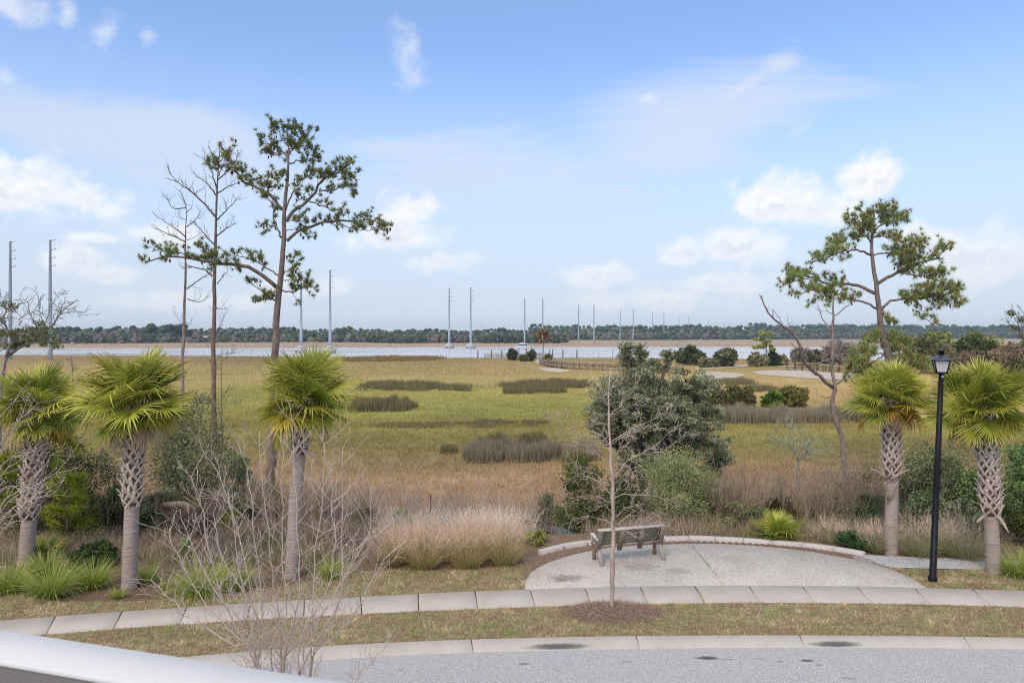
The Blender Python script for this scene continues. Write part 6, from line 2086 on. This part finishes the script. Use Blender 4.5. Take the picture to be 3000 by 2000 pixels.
rush('long grey rush bed on the right, behind the snaking dead tree', [(2060, 1226), (2150, 1220), (2300, 1218), (2450, 1218), (2560, 1220), (2560, 1240), (2400, 1243), (2200, 1243), (2080, 1242)], 1.35, 20000, RG_, 10, 0.04)
rush('low brown rush mound behind the right marsh bushes, upper one', [(2090, 1131), (2120, 1122), (2170, 1121), (2205, 1130), (2160, 1134)], 0.9, 3000, RP, 11, 0.07)
rush('low brown rush mound behind the right marsh bushes, lower one', [(2171, 1150), (2200, 1142), (2250, 1141), (2277, 1150), (2230, 1154)], 0.9, 3500, RP, 12, 0.06)
rush('brown rushes along the near river bank, left', [(1010, 1052), (1100, 1048.5), (1200, 1048), (1290, 1050), (1290, 1055), (1150, 1059), (1010, 1060)], 1.3, 7000, [S(140, 118, 70), S(126, 106, 66)], 13, 0.16)
rush('small brown rush patch left of the dead pines', [(560, 1180), (580, 1172), (605, 1176), (605, 1186), (575, 1188)], 0.9, 1600, RP, 14, 0.05)


# ------------------------------------------------------------------ bushes out on the marsh and along the river
def bush(label, x0, x1, ytop, ybot, cols, seed, n=900, name='marsh_bush', up=0.5, ratio=2.0, K=26, z=-2.0, rc=0.24, grp='bushes on the marsh'):
    Y0 = FPX * (CZ - z) / (ybot - HZ)
    return shrub(name, label, 'bush', x0, x1, ytop, Y0, cols, n, leaf=0.0058 * Y0 if Y0 > 60 else 0.2, K=K, rc=rc, ratio=ratio, up=up, ybase=ybot, seed=seed + 100, group=grp, trunk_r=0.0006 * Y0, stems=4, low=0.8, shell=0.3, vary=0.25)


OB = [S(112, 104, 58), S(98, 94, 52), S(124, 114, 66), S(90, 98, 48)]
bush('olive-brown bush on the marsh just right of the oak crown', 2062, 2140, 1140, 1200, OB, 1, 1500)
bush('taller olive-brown cedar bush right of it, behind the grey rushes', 2120, 2185, 1130, 1198, OB, 2, 1500)
bush('narrow yellow-brown bush at the right end of the oak-side group', 2165, 2214, 1133, 1198, OB, 3, 1200)
bush('rounded bright green bush alone behind the grey rushes', 2234, 2290, 1146, 1197, [S(92, 118, 40), S(78, 104, 36), S(110, 130, 50)], 4, 1800)
bush('rounded brown-green bush right of the bright green one', 2280, 2364, 1128, 1195, [S(124, 116, 62), S(110, 104, 56), S(134, 124, 72)], 5, 2200)
BG = [S(82, 88, 50), S(70, 78, 44), S(96, 98, 58)]
BS = [S(128, 124, 88), S(116, 114, 80), S(140, 134, 100)]
bush('dark cedar in front of the pavilion, left one', 1487, 1516, 1024, 1056, BG, 6, 1100)
bush('olive bush in front of the pavilion, middle one', 1520, 1546, 1040, 1059, [S(112, 108, 56), S(98, 98, 52)], 7, 900)
bush('dark cedar in front of the pavilion, right one', 1546, 1569, 1028, 1058, BG, 8, 900)
bush('small bush at the near end of the boardwalk', 1595, 1616, 1040, 1056, [S(104, 98, 52), S(120, 112, 62)], 9, 400)
bush('dark spreading cedar on the river bank right of the oak top', 1968, 2070, 1016, 1072, BG, 10, 2400)
bush('round sage bush on the river bank, left of a pair', 2046, 2078, 1048, 1082, BS, 11, 800)
bush('round sage bush on the river bank, right of a pair', 2074, 2106, 1046, 1081, BS, 12, 800)
bush('tall loose grey-green bush on the river bank', 2095, 2160, 1020, 1080, BS + BG, 13, 1300)
bush('pale loose bush on the river bank left of the small yellow-green tree', 2190, 2250, 1030, 1082, BS, 14, 1100)
bush('dark cone-shaped cedar on the river bank under the yellow-green tree', 2247, 2285, 1033, 1081, [S(60, 78, 42), S(50, 68, 36)], 15, 1500, ratio=2.6, up=0.9)
bush('pale bush right of the dark cone-shaped cedar', 2275, 2310, 1040, 1080, BS, 16, 600)
bush('grey bush on the river bank left of the right boardwalk', 2312, 2380, 1022, 1068, BS + [S(120, 116, 108)], 17, 1200)
bush('olive bush behind the snaking dead tree, above the right boardwalk', 2370, 2470, 1020, 1068, BG + BS, 18, 1700)
bush('grey bare-looking bush left of the right-hand pine', 2400, 2530, 990, 1072, [S(142, 130, 120), S(126, 116, 106)], 19, 1500, ratio=4.0)
bush('olive thicket right of the right-hand pine trunk', 2640, 2790, 990, 1100, [S(118, 114, 70), S(104, 104, 62), S(132, 122, 82)], 20, 3200, z=-1.0)
bush('yellow-green thicket above it, right of the pine', 2700, 2790, 965, 1060, [S(134, 138, 80), S(118, 126, 70)], 21, 1800, z=-1.0)
bush('dark green thicket behind the lamp head, right', 2800, 2920, 982, 1085, [S(88, 100, 56), S(74, 88, 48), S(104, 112, 64)], 22, 2600, z=-1.0)
bush('brown-grey thicket behind the last palm crown', 2760, 2900, 1030, 1130, BRN + [S(150, 138, 120)], 23, 2600, z=-1.0, ratio=3.5)
bush('brown thicket at the right edge behind the last palm', 2880, 3040, 1010, 1140, BRN + [S(116, 112, 76)], 24, 2800, z=-1.0, ratio=2.5)
bush('yellowish bush on the skyline right of the lamp', 2870, 2935, 984, 1060, [S(146, 144, 84), S(128, 130, 74)], 25, 900, z=-1.0)
bush('green bush at the right edge on the skyline', 2950, 3060, 1000, 1090, [S(110, 118, 74), S(96, 104, 64)], 26, 1700, z=-1.0)
bush('olive thicket low behind the palm left of the lamp', 2500, 2660, 1060, 1160, [S(122, 120, 70), S(110, 112, 66)], 27, 2600, z=-1.6)
bush('low bush at the foot of the right boardwalk', 2330, 2400, 1052, 1075, BG, 28, 700)


def river_tree(label, px, ybase, ytop, wpx, cols, seed, z=-2.0, leaves=None):
    Y0 = FPX * (CZ - z) / (ybase - HZ)
    r = np.random.default_rng(seed)
    b = P(px, ybase, Y0)
    top = P(px, ytop, Y0)
    t = thing('river_tree', label, 'tree', b)
    MB().tube(spline([b - [0, 0, 0.3], (b + top) / 2 + [0.2, 0, 0], top], 8), np.linspace(0.16, 0.04, 8), 6, S(110, 98, 88)).build('trunk', M_bark, t)
    H = top[2] - b[2]
    w = wpx / FPX * Y0 / 2
    mb, lm = MB(), MB()
    for k in range(14):
        u = r.uniform(0.45, 1.0)
        a = r.uniform(0, 6.283)
        rr2 = w * r.uniform(0.3, 1.0) * (1.25 - 0.6 * u)
        c = np.array([b[0] + rr2 * math.cos(a), Y0 + rr2 * math.sin(a), b[2] + H * u])
        lm.tube([np.array([b[0], Y0, c[2] - 0.3 * rr2]), c], [0.05, 0.02], 4, S(104, 92, 82))
        p, kk, q, cc = clumpy(r, 60, 5, c, np.array([0.5, 0.5, 0.25]) * w * 0.5, w * 0.16, 0.6, 0.1)
        leafcards(mb, p, 0.0045 * Y0, np.array(cols)[r.integers(0, len(cols), 60)] * r.uniform(0.75, 1.25, (60, 1)), r, 2.0, 0.2, q * 0.5)
    lm.build('limbs', M_bark, t)
    mb.build('crown', M_leaf, t, kind='stuff')


river_tree('small rusty-leaved tree on the bank beside the pavilion', 1590, 1055, 962, 62, [S(134, 110, 62), S(118, 104, 58), S(146, 116, 66)], 1)
river_tree('small yellow-green tree on the river bank, right of centre', 2243, 1080, 972, 70, [S(150, 154, 76), S(134, 140, 68), S(160, 162, 92)], 2)


# ------------------------------------------------------------------ fallen wood
rg = np.random.default_rng(5)
c = P(578, 1560, 20.6)
c[2] = hz_(c[0], 20.6) + 0.45
rt_ = thing('upturned_roots', 'dark upturned root plate of a fallen tree behind the bare shrub', 'tree stump', (c[0], c[1], hz_(c[0], 20.6)))
mb = MB()
mb.ellipsoid(c, (0.55, 0.30, 0.50), S(74, 62, 54), 12, 8)
mb.build('root_plate', M_bark, rt_)
mb = MB()
for k in range(170):
    d = rg.standard_normal(3)
    d[1] = -abs(d[1]) * 0.7
    d /= np.linalg.norm(d)
    grow(mb, c + d * np.array([0.5, 0.28, 0.45]), d + rg.standard_normal(3) * 0.5, rg.uniform(0.15, 0.45), 0.014, 1, rg, S(122, 104, 92) * rg.uniform(0.6, 1.2), 0.7, -0.3, 2, 3, None, 3, 0.35, 0.004)
mb.build('roots', M_twig, rt_)
part('fallen_trunk', rt_, lambda m: m.tube(spline([c + [-0.2, 0.2, 0.35], c + [-0.7, 0.6, 0.45], c + [-1.5, 1.0, 0.35]], 6), [0.13, 0.12, 0.11, 0.10, 0.09, 0.08], 9, S(134, 116, 100)), M_bark)
lgp = spline([P(1490, 1530, 25.5), P(1560, 1527, 25.8), P(1625, 1521, 26.0)], 8)
lg = thing('fallen_log', 'grey fallen log lying by the dark pool, left of the bench', 'log', lgp[3])
part('log_trunk', lg, lambda m: m.tube(lgp, np.linspace(0.14, 0.09, 8), 9, S(140, 124, 112)), M_bark)
for (a_, b_, r_) in [((1540, 1528), (1640, 1570), 0.05), ((1580, 1526), (1660, 1590), 0.045), ((1600, 1525), (1690, 1560), 0.04), ((1560, 1530), (1600, 1560), 0.04)]:
    part('log_branch', lg, lambda m: m.tube(spline([P(*a_, 25.6), (P(*a_, 25.6) + P(*b_, 25.0)) / 2 + [0, 0, 0.06], P(*b_, 25.0)], 6), np.linspace(r_, r_ * 0.4, 6), 6, S(92, 80, 72)), M_bark)
st0 = P(1258, 1478, 26.5)
st0[2] = hz_(st0[0], 26.5)
sk = thing('stake', 'thin rusty stake standing in the dead reeds', 'stake', st0)
part('rod', sk, lambda m: m.tube([st0, P(1262, 1448, 26.5)], [0.025, 0.025], 6, S(80, 58, 46)), M_twig)


# ------------------------------------------------------------------ power line poles
STEEL_D, STEEL_L = S(118, 126, 136, 1.0), S(184, 194, 204, 1.0)
POLES = [(30, 707), (147, 703), (882, 795), (967, 791), (1316, 844), (1379, 842), (1537, 873), (1590, 873), (1695, 893), (1740, 892), (1817, 907), (1855, 906), (1912, 917), (1945, 916), (1989, 924), (2018, 923), (2050, 939), (2076, 940), (2097, 944), (2121, 943)]
ORD = ['first', 'second', 'third', 'fourth', 'fifth', 'sixth', 'seventh', 'eighth', 'ninth', 'tenth']
PILE_C = m_plain('pile_cap_concrete', (0.55, 0.54, 0.52), 0.85, nscale=0.6)
for i, (px, ty) in enumerate(POLES):
    Yp = FPX * 30.0 / (HZ - ty)
    X0 = (px - 1500) / FPX * Yp
    water = 250 < Yp < 480
    zb = 0.6 if water else hz_(X0, Yp) - 0.2
    top = 36.0
    t = thing('power_pole', '%s pole of the %s pair of grey power poles, counted from the left' % (('left', 'right')[i % 2], ORD[i // 2]), 'power pole', (X0, Yp, zb), 'grey power line poles marching over the river')
    k = np.linspace(0, 1, 7)
    z = zb + (top - zb) * k
    MB().tube(np.stack([X0 + 0 * z, Yp + 0 * z, z], -1), 0.72 - 0.40 * k, 12, np.array([STEEL_L * (1 - q) + STEEL_D * q for q in k])).build('shaft', M_steel, t, smooth=True)  # contrast against the sky painted into the shaft: dark top, pale foot
    if Yp < 900:
        for dz in (0.3, 3.2, 5.8, 8.3):
            a_ = np.array([X0 + 0.2, Yp, top - dz])
            b_ = np.array([X0 + 1.95, Yp - 0.2, top - dz + 0.35])
            arm = MB().tube([a_, b_], [0.10, 0.07], 6, STEEL_D).build('crossarm', M_steel, t)
            if dz > 1 and Yp < 460:
                MB().tube([np.array([X0 + 0.2, Yp, top - dz + 2.0]), b_], [0.025, 0.025], 4, STEEL_D * 1.2).build('stay_rod', M_steel, arm)
                MB().tube([b_, b_ + [0, 0, -0.45]], [0.06, 0.05], 6, STEEL_D * 0.8).build('insulator', M_steel, arm)
    if water:
        part('pedestal', t, lambda m: m.tube([(X0, Yp, -0.2), (X0, Yp, 1.0)], [1.6, 1.5], 8), PILE_C)
        part('pile_cap', t, lambda m: m.tube([(X0, Yp, -1.7), (X0, Yp, -0.2)], [3.1, 3.1], 8), PILE_C)
        for q in range(9):
            a = q * 2 * math.pi / 9
            part('pile', t, lambda m: m.tube([(X0 + 2.5 * math.cos(a), Yp + 2.5 * math.sin(a), -1.7), (X0 + 3.1 * math.cos(a), Yp + 3.1 * math.sin(a), -3.4)], [0.22, 0.22], 6, S(92, 92, 92)), M_paint)
    else:
        part('footing', t, lambda m: m.tube([(X0, Yp, zb - 0.1), (X0, Yp, zb + 0.35)], [1.05, 1.0], 12, S(120, 118, 112)), M_paint)

# ------------------------------------------------------------------ pavilion, dock, pilings, boardwalks
PV = np.array([(1531 - 1500) / FPX * 232, 232.0, 0.0])
pav = thing('pavilion', 'small open pavilion with two-tier pale hip roof at the river end of the boardwalk', 'pavilion', (PV[0], PV[1], -1.2))
RF_ = m_plain('pale_metal_roof', S(206, 206, 212, 0.85), 0.5, nscale=1.5, namt=0.06)
WDk, WDl = S(92, 78, 66), S(158, 144, 128)


def hip(m, r0, r1, z0, z1, th=0.12):
    v = []
    for (r_, z_) in ((r0, z0 - th), (r0, z0), (r1, z1)):
        for k in range(8):
            a = (k + 0.5) * math.pi / 4
            v.append((PV[0] + r_ * math.cos(a), PV[1] + r_ * math.sin(a), z_))
    q = [[l * 8 + k, l * 8 + (k + 1) % 8, l * 8 + 8 + (k + 1) % 8, l * 8 + 8 + k] for l in range(2) for k in range(8)]
    m.add(v, tris=[[0, k + 1, k] for k in range(1, 7)] + [[16, 16 + k, 17 + k] for k in range(1, 7)], quads=q)


part('lower_roof', pav, lambda m: hip(m, 3.9, 1.7, 1.75, 2.6), RF_)
part('upper_roof', pav, lambda m: hip(m, 2.05, 0.05, 2.95, 3.55), RF_)
part('clerestory', pav, lambda m: m.tube([(PV[0], PV[1], 2.5), (PV[0], PV[1], 2.95)], [1.5, 1.5], 8, S(110, 108, 108)), M_paint)
for k in range(8):
    a = (k + 0.5) * math.pi / 4
    part('post', pav, lambda m: m.box((PV[0] + 3.2 * math.cos(a), PV[1] + 3.2 * math.sin(a), 0.25), (0.2, 0.2, 2.9), WDk), M_wood)
part('deck', pav, lambda m: m.tube([(PV[0], PV[1], -1.45), (PV[0], PV[1], -1.2)], [3.9, 3.9], 8, WDk), M_wood)
for k in range(8):
    a, b_ = (k + 0.5) * math.pi / 4, (k + 1.5) * math.pi / 4
    if k in (5,):
        continue
    part('rail', pav, lambda m: [m.beam((PV[0] + 3.2 * math.cos(a), PV[1] + 3.2 * math.sin(a), z_), (PV[0] + 3.2 * math.cos(b_), PV[1] + 3.2 * math.sin(b_), z_), 0.1, 0.08, WDk) for z_ in (-0.75, -0.3)], M_wood)
    part('pile', pav, lambda m: m.tube([(PV[0] + 3.0 * math.cos(a), PV[1] + 3.0 * math.sin(a), -3.2), (PV[0] + 3.0 * math.cos(a), PV[1] + 3.0 * math.sin(a), -1.4)], [0.15, 0.15], 6, WDk * 0.7), M_wood)


def walkway(name, label, pts, width, rail_h=1.05, step=2.0, pile=True, z_g=None, cols=(WDl, WDk)):
    """raised timber walk along pts (x, y, z of the deck) with posts and rails on both sides"""
    pts = np.array(pts, float)
    L = float(np.linalg.norm(np.diff(pts, axis=0), axis=1).sum())
    n = max(3, int(L / step) + 1)
    s = spline(pts, n)
    t = thing(name, label, 'boardwalk', s[0])
    tn = np.gradient(s, axis=0)
    tn[:, 2] = 0
    tn /= np.linalg.norm(tn, axis=1, keepdims=True)
    sd = np.stack([tn[:, 1], -tn[:, 0], 0 * tn[:, 0]], -1) * width / 2
    for k in range(n - 1):
        v = [s[k] - sd[k], s[k] + sd[k], s[k + 1] + sd[k + 1] - tn[k] * 0.03, s[k + 1] - sd[k + 1] - tn[k] * 0.03]
        v = v + [p - np.array([0, 0, 0.16]) for p in v]
        MB().add(v, quads=[[0, 1, 2, 3], [7, 6, 5, 4], [0, 4, 5, 1], [1, 5, 6, 2], [2, 6, 7, 3], [3, 7, 4, 0]], col=cols[0]).build('deck_board', M_wood, t)
    for sg in (-1, 1):
        e = s + sd * sg
        for k in range(n):
            g_ = hz_(e[k][0], e[k][1]) - 0.3
            MB().box((e[k][0], e[k][1], (e[k][2] + rail_h + g_) / 2), (0.14, 0.14, e[k][2] + rail_h - g_), cols[1]).build('post', M_wood, t)
        for z_, w_ in ((rail_h, 0.14), (rail_h * 0.62, 0.08), (rail_h * 0.30, 0.08)):
            mb = MB()
            for k in range(n - 1):
                mb.beam(e[k] + [0, 0, z_], e[k + 1] + [0, 0, z_], 0.10 if z_ < rail_h else 0.18, w_, cols[0] if z_ >= rail_h else cols[1] * 1.15)
            mb.build('rail', M_wood, t)
    return t


def wp(l):
    return [P(a, b, c) for a, b, c in l]


walkway('boardwalk', 'curving timber boardwalk with railings from the pavilion across the marsh', wp([(1592, 1062, 192), (1610, 1066.5, 180), (1640, 1070.5, 170), (1690, 1074, 164), (1750, 1077, 160), (1820, 1079.5, 156), (1900, 1082.5, 151), (1990, 1088, 143)]), 2.2)
walkway('boardwalk', 'timber boardwalk with railings behind the snaking dead tree, at right', wp([(2318, 1079.5, 147), (2400, 1085.5, 140), (2480, 1093, 133), (2620, 1103, 124), (2780, 1109, 113), (2900, 1118, 95), (3000, 1131, 80), (3100, 1150, 70)]), 2.2, 1.3)
walkway('dock', 'low timber dock with railings at the river, left of the pavilion', wp([(1420, 1046, 246), (1455, 1046, 246), (1495, 1045, 244)]), 2.4, 1.3)
walkway('dock', 'short timber landing with railings right of the pavilion', wp([(1556, 1043, 240), (1575, 1042.5, 240), (1592, 1042, 242)]), 2.0, 1.2)
for i, (px, ty) in enumerate([(1400, 1027), (1440, 1026.5), (1469, 1026.5), (1610, 1026), (1619, 1025), (1649, 1026), (1690, 1026)]):
    b = P(px, ty, 252)
    t = thing('piling', '%s of the dark mooring piles standing at the river edge, counted from the left' % ORD[i], 'piling', (b[0], 252, -3), 'mooring piles by the pavilion')
    part('shaft', t, lambda m: m.tube([(b[0], 252, -3.4), (b[0], 252, b[2])], [0.24, 0.21], 8, S(96, 88, 82)), M_wood)
    part('cap', t, lambda m: m.tube([(b[0], 252, b[2]), (b[0], 252, b[2] + 0.18)], [0.24, 0.03], 8, S(70, 66, 62)), M_paint)
for i, (px, ty, by) in enumerate([(1753, 1033, 1049), (1793, 1018, 1048)]):
    a_, b_ = P(px, by, 250), P(px + 2, ty, 250)
    t = thing('snag', ('short', 'tall')[i] + ' thin dead stick standing in the river shallows above the boardwalk', 'stick', (a_[0], 250, -2.4))
    part('rod', t, lambda m: m.tube([a_ - [0, 0, 1], (a_ + b_) / 2 + [0.1, 0, 0], b_], [0.10, 0.08, 0.05], 5, S(110, 100, 92)), M_twig)
# leaning grey post on the left marsh
p0, p1 = P(214, 1098, 95), P(208, 1042, 95)
p0[2] = hz_(p0[0], 95)
t = thing('dead_stub', 'thin grey dead stub on the marsh between the first two palm crowns', 'dead tree', p0)
mb = MB()
mb.tube(spline([p0, (p0 + p1) / 2 + [0.1, 0, 0], p1], 6), np.linspace(0.12, 0.07, 6), 6, S(120, 110, 104))
for k in range(10):
    u = rg.uniform(0.2, 0.8)
    grow(mb, p0 + (p1 - p0) * u, np.array([rg.normal(0.6, 0.5), 0, 0.2]), rg.uniform(0.5, 1.4), 0.04, 1, rg, S(124, 116, 108), 0.6, 0.1, 2, 3, None, 4, 0.3, 0.015)
mb.build('stem', M_bark, t)


# ------------------------------------------------------------------ far shore: woods, houses, masts
def wood(name, label, rows, seed, per=150):
    r = np.random.default_rng(seed)
    mb = MB()
    for (x0, x1, Yb, hmin, hmax, wt, sp, cols, n_) in rows:
        px = x0
        while px < x1:
            Yd = Yb * r.uniform(0.985, 1.03) if not callable(Yb) else Yb(px) * r.uniform(0.99, 1.02)
            X0 = (px - 1500) / FPX * Yd
            H = r.uniform(0.55 * hmin + 0.45 * hmax, hmax) * (0.82 + 0.3 * float(vnoise(np.array(px / 60.0), np.array(Yd / 50), seed)))
            w = wt * r.uniform(0.7, 1.3)
            zb = hz_(X0, Yd)
            c = np.array([X0, Yd, zb + H * 0.54])
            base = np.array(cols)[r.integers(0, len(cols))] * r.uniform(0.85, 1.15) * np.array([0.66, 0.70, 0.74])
            w *= 1.15
            for q_ in range(6):
                a_ = r.uniform(0, 6.283)
                u_ = (0.9, 0.72, 0.66, 0.5, 0.4, 0.22)[q_]
                rr_ = w * (0.15, 0.45, 0.5, 0.5, 0.45, 0.3)[q_]
                rc_ = w * r.uniform(0.42, 0.62)
                cx = np.array([X0 + rr_ * math.cos(a_), Yd + rr_ * math.sin(a_), zb + H * u_ - 0.25 * rc_])
                mb.ellipsoid(cx, (rc_, rc_, rc_ * r.uniform(0.6, 0.85)), base * r.uniform(0.9, 1.1), 7, 5)
                n = int(26 * n_)
                q = r.standard_normal((n, 3))
                q /= np.linalg.norm(q, axis=1, keepdims=True)
                leafcards(mb, cx + q * rc_ * np.array([1.02, 1.02, 0.8]), 1.1 * Yd / 700, np.tile(base, (n, 1)) * r.uniform(0.85, 1.18, (n, 1)), r, 1.3, 0.2, q * 0.4)
            mb.tube([(X0, Yd, zb), (X0, Yd, zb + H * 0.6)], [0.25, 0.15], 4, S(90, 82, 76), cap=False)
            px += 0.72 * sp * r.uniform(0.6, 1.4) / Yd * FPX
    return tag(mb.build(name, M_far, kind='stuff', smooth=True), label, 'woods')


FG = [S(92, 106, 80), S(84, 98, 76), S(104, 114, 84), S(78, 94, 72)]
FO = [S(112, 114, 84), S(122, 120, 90), S(104, 110, 80)]
FB = [S(126, 116, 106), S(116, 108, 98), S(134, 124, 112)]
FD = [S(76, 88, 68), S(68, 80, 64), S(84, 94, 72)]
yl = lambda px: float(np.interp(px, [-200, 300, 1000, 1640], [545, 560, 660, 690]))
wood('far_woods', 'mixed woods along the opposite river bank, left and middle', [
    (-150, 1660, lambda p: yl(p) + 60, 10, 15, 4.2, 5.5, FG + FD, 1.0), (-150, 1660, lambda p: yl(p) + 30, 8, 13, 4.0, 6.0, FG + FB + FO, 0.9),
    (-150, 1660, lambda p: yl(p) + 8, 5, 10, 3.8, 5.5, FB + FO + FG, 0.9), (-150, 1660, yl, 3, 6.5, 3.4, 6.0, FB + FD + FO, 0.7), (1080, 1250, lambda p: 640.0, 5, 8, 4, 5, FD, 0.8), (1420, 1640, lambda p: 645.0, 5, 9, 4.2, 5, FD, 0.8),
    (480, 560, lambda p: yl(p) + 20, 16, 19, 5.5, 6, FD, 1.1), (440, 520, lambda p: yl(p) + 15, 13, 16, 6, 6, FD, 1.1)], 1)
yr = lambda px: float(np.interp(px, [1560, 1900, 2200, 2700, 3100], [900, 920, 1030, 1250, 1320]))
wood('far_woods', 'distant pine woods across the marsh on the right, bluish with distance', [
    (1560, 2240, lambda p: yr(p) + 60, 17, 23, 5.5, 7, FG, 1.0), (1600, 2240, lambda p: yr(p) + 20, 12, 18, 5.5, 7, FG + FO, 0.9), (1620, 2240, yr, 6, 12, 5, 7, FO + FB + FG, 0.8),
    (2200, 3150, lambda p: yr(p) + 70, 21, 27, 7, 9, FG, 1.0), (2200, 3150, lambda p: yr(p) + 20, 14, 21, 7, 9, FG, 0.9), (2200, 3150, yr, 7, 13, 6.5, 9, FG + FO + FB, 0.8)], 2)

HW, HR, HG_ = S(225, 222, 218, 0.9), S(214, 128, 96, 0.9), S(130, 126, 124, 0.9)
WIN = m_plain('dark_window', (0.03, 0.035, 0.04), 0.15)
for i, (l, px, w, roof, hh_) in enumerate([('white gabled house half hidden in the far trees, leftmost', 220, 6.0, HW, 4.6), ('low grey-roofed white house in the far trees, second from the left', 253, 5.0, HG_, 3.6), ('small pale house in the far trees left of the orange roof', 285, 3.5, HG_, 5.0),
                                            ('long white house beside the orange-roofed one', 343, 6.5, HW * 0.95, 4.2), ('house with orange hip roof in the far trees, left', 369, 7.2, HR, 6.0), ('small white house in the far trees behind the shorter dead pine', 487, 4.6, HG_ * 1.2, 4.5),
                                            ('house with small orange roof between the two dead pines', 573, 4.0, HR, 4.4), ('narrow white gable house by the taller dead pine', 603, 3.2, HW, 5.0)]):
    Yd = yl(px) + 5
    X0 = (px - 1500) / FPX * Yd
    zb = hz_(X0, Yd) + (1.2 if i in (4, 5, 6, 7) else 0.4)
    t = thing('house', l, 'house', (X0, Yd, zb), 'houses on the opposite bank')
    part('wall', t, lambda m: m.box((X0, Yd, zb + hh_ * 0.3 - 0.6), (w, 5.0, hh_ * 0.6 + 1.2), HW), M_paint)
    rid = 0.55 if i in (4, 6) else 0.92

    def rf(m):
        z0, z1 = zb + hh_ * 0.6, zb + hh_
        a, b_ = w / 2 + 0.4, 2.9
        v = [(-a, -b_, z0), (a, -b_, z0), (a, b_, z0), (-a, b_, z0), (-a * rid, 0, z1), (a * rid, 0, z1)]
        m.add(np.array(v) + np.array([X0, Yd, 0]), tris=[[1, 2, 5], [3, 0, 4]], quads=[[0, 1, 5, 4], [2, 3, 4, 5], [3, 2, 1, 0]], col=roof)
    part('roof', t, rf, M_paint)
    for k in range(max(1, int(w / 2.2))):
        part('window', t, lambda m: m.box((X0 - w / 2 + 1.1 + 2.2 * k, Yd - 2.52, zb + hh_ * 0.32), (0.9, 0.06, 1.3)), WIN)

for i, px in enumerate((566, 662)):
    Yd = 1900.0
    X0 = (px - 1500) / FPX * Yd
    t = thing('bridge_tower', ('left', 'right')[i] + ' of two faint bridge towers on the horizon beyond the dead pines', 'bridge tower', (X0, Yd, -2), 'distant bridge towers')
    zt = CZ + (HZ - 957) / FPX * Yd
    for sx in (-1, 1):
        part('leg', t, lambda m: m.tube([(X0 + sx * 4.2, Yd, -3), (X0 + sx * 3.4, Yd, 12), (X0 + sx * 0.8, Yd, zt)], [0.9, 0.8, 0.6], 6, S(150, 152, 158)), M_paint)
    part('cross_beam', t, lambda m: m.beam((X0 - 3.4, Yd, 12), (X0 + 3.4, Yd, 12), 0.8, 0.8, S(150, 152, 158)), M_paint)
Yd = 760.0
X0 = (1410 - 1500) / FPX * Yd
t = thing('cell_mast', 'thin antenna mast rising from the far woods left of the pavilion', 'mast', (X0, Yd, -1))
zt = CZ + (HZ - 952) / FPX * Yd
part('shaft', t, lambda m: m.tube([(X0, Yd, -2), (X0, Yd, zt)], [0.3, 0.18], 6, S(170, 172, 176)), M_paint)
for dz in (0.4, 1.6):
    part('antenna_ring', t, lambda m: [m.box((X0 + 0.9 * math.cos(a), Yd + 0.9 * math.sin(a), zt - dz), (0.35, 0.35, 0.9), S(190, 192, 196)) for a in (0, 1.57, 3.14, 4.71)], M_paint)

# ------------------------------------------------------------------ air
HAZE_D = 0.0002
hm_ = bpy.data.materials.new('haze_air')
hm_.use_nodes = True
hn = NT(hm_.node_tree)
hn.n.clear()
ho = hn.new('ShaderNodeOutputMaterial')
hv = hn.new('ShaderNodeVolumePrincipled')
hv.inputs['Color'].default_value = (0.86, 0.92, 1.0, 1)
hv.inputs['Density'].default_value = HAZE_D
hv.inputs['Anisotropy'].default_value = 0.2
hn.l.new(hv.outputs[0], ho.inputs['Volume'])
if HAZE_D > 0:
    haze = MB().box((0, 1250, 19), (4200, 2700, 47)).build('haze', hm_, kind='stuff')
    haze['label'] = 'thin pale haze in the air over marsh and river'
scene.cycles.volume_bounces = 0
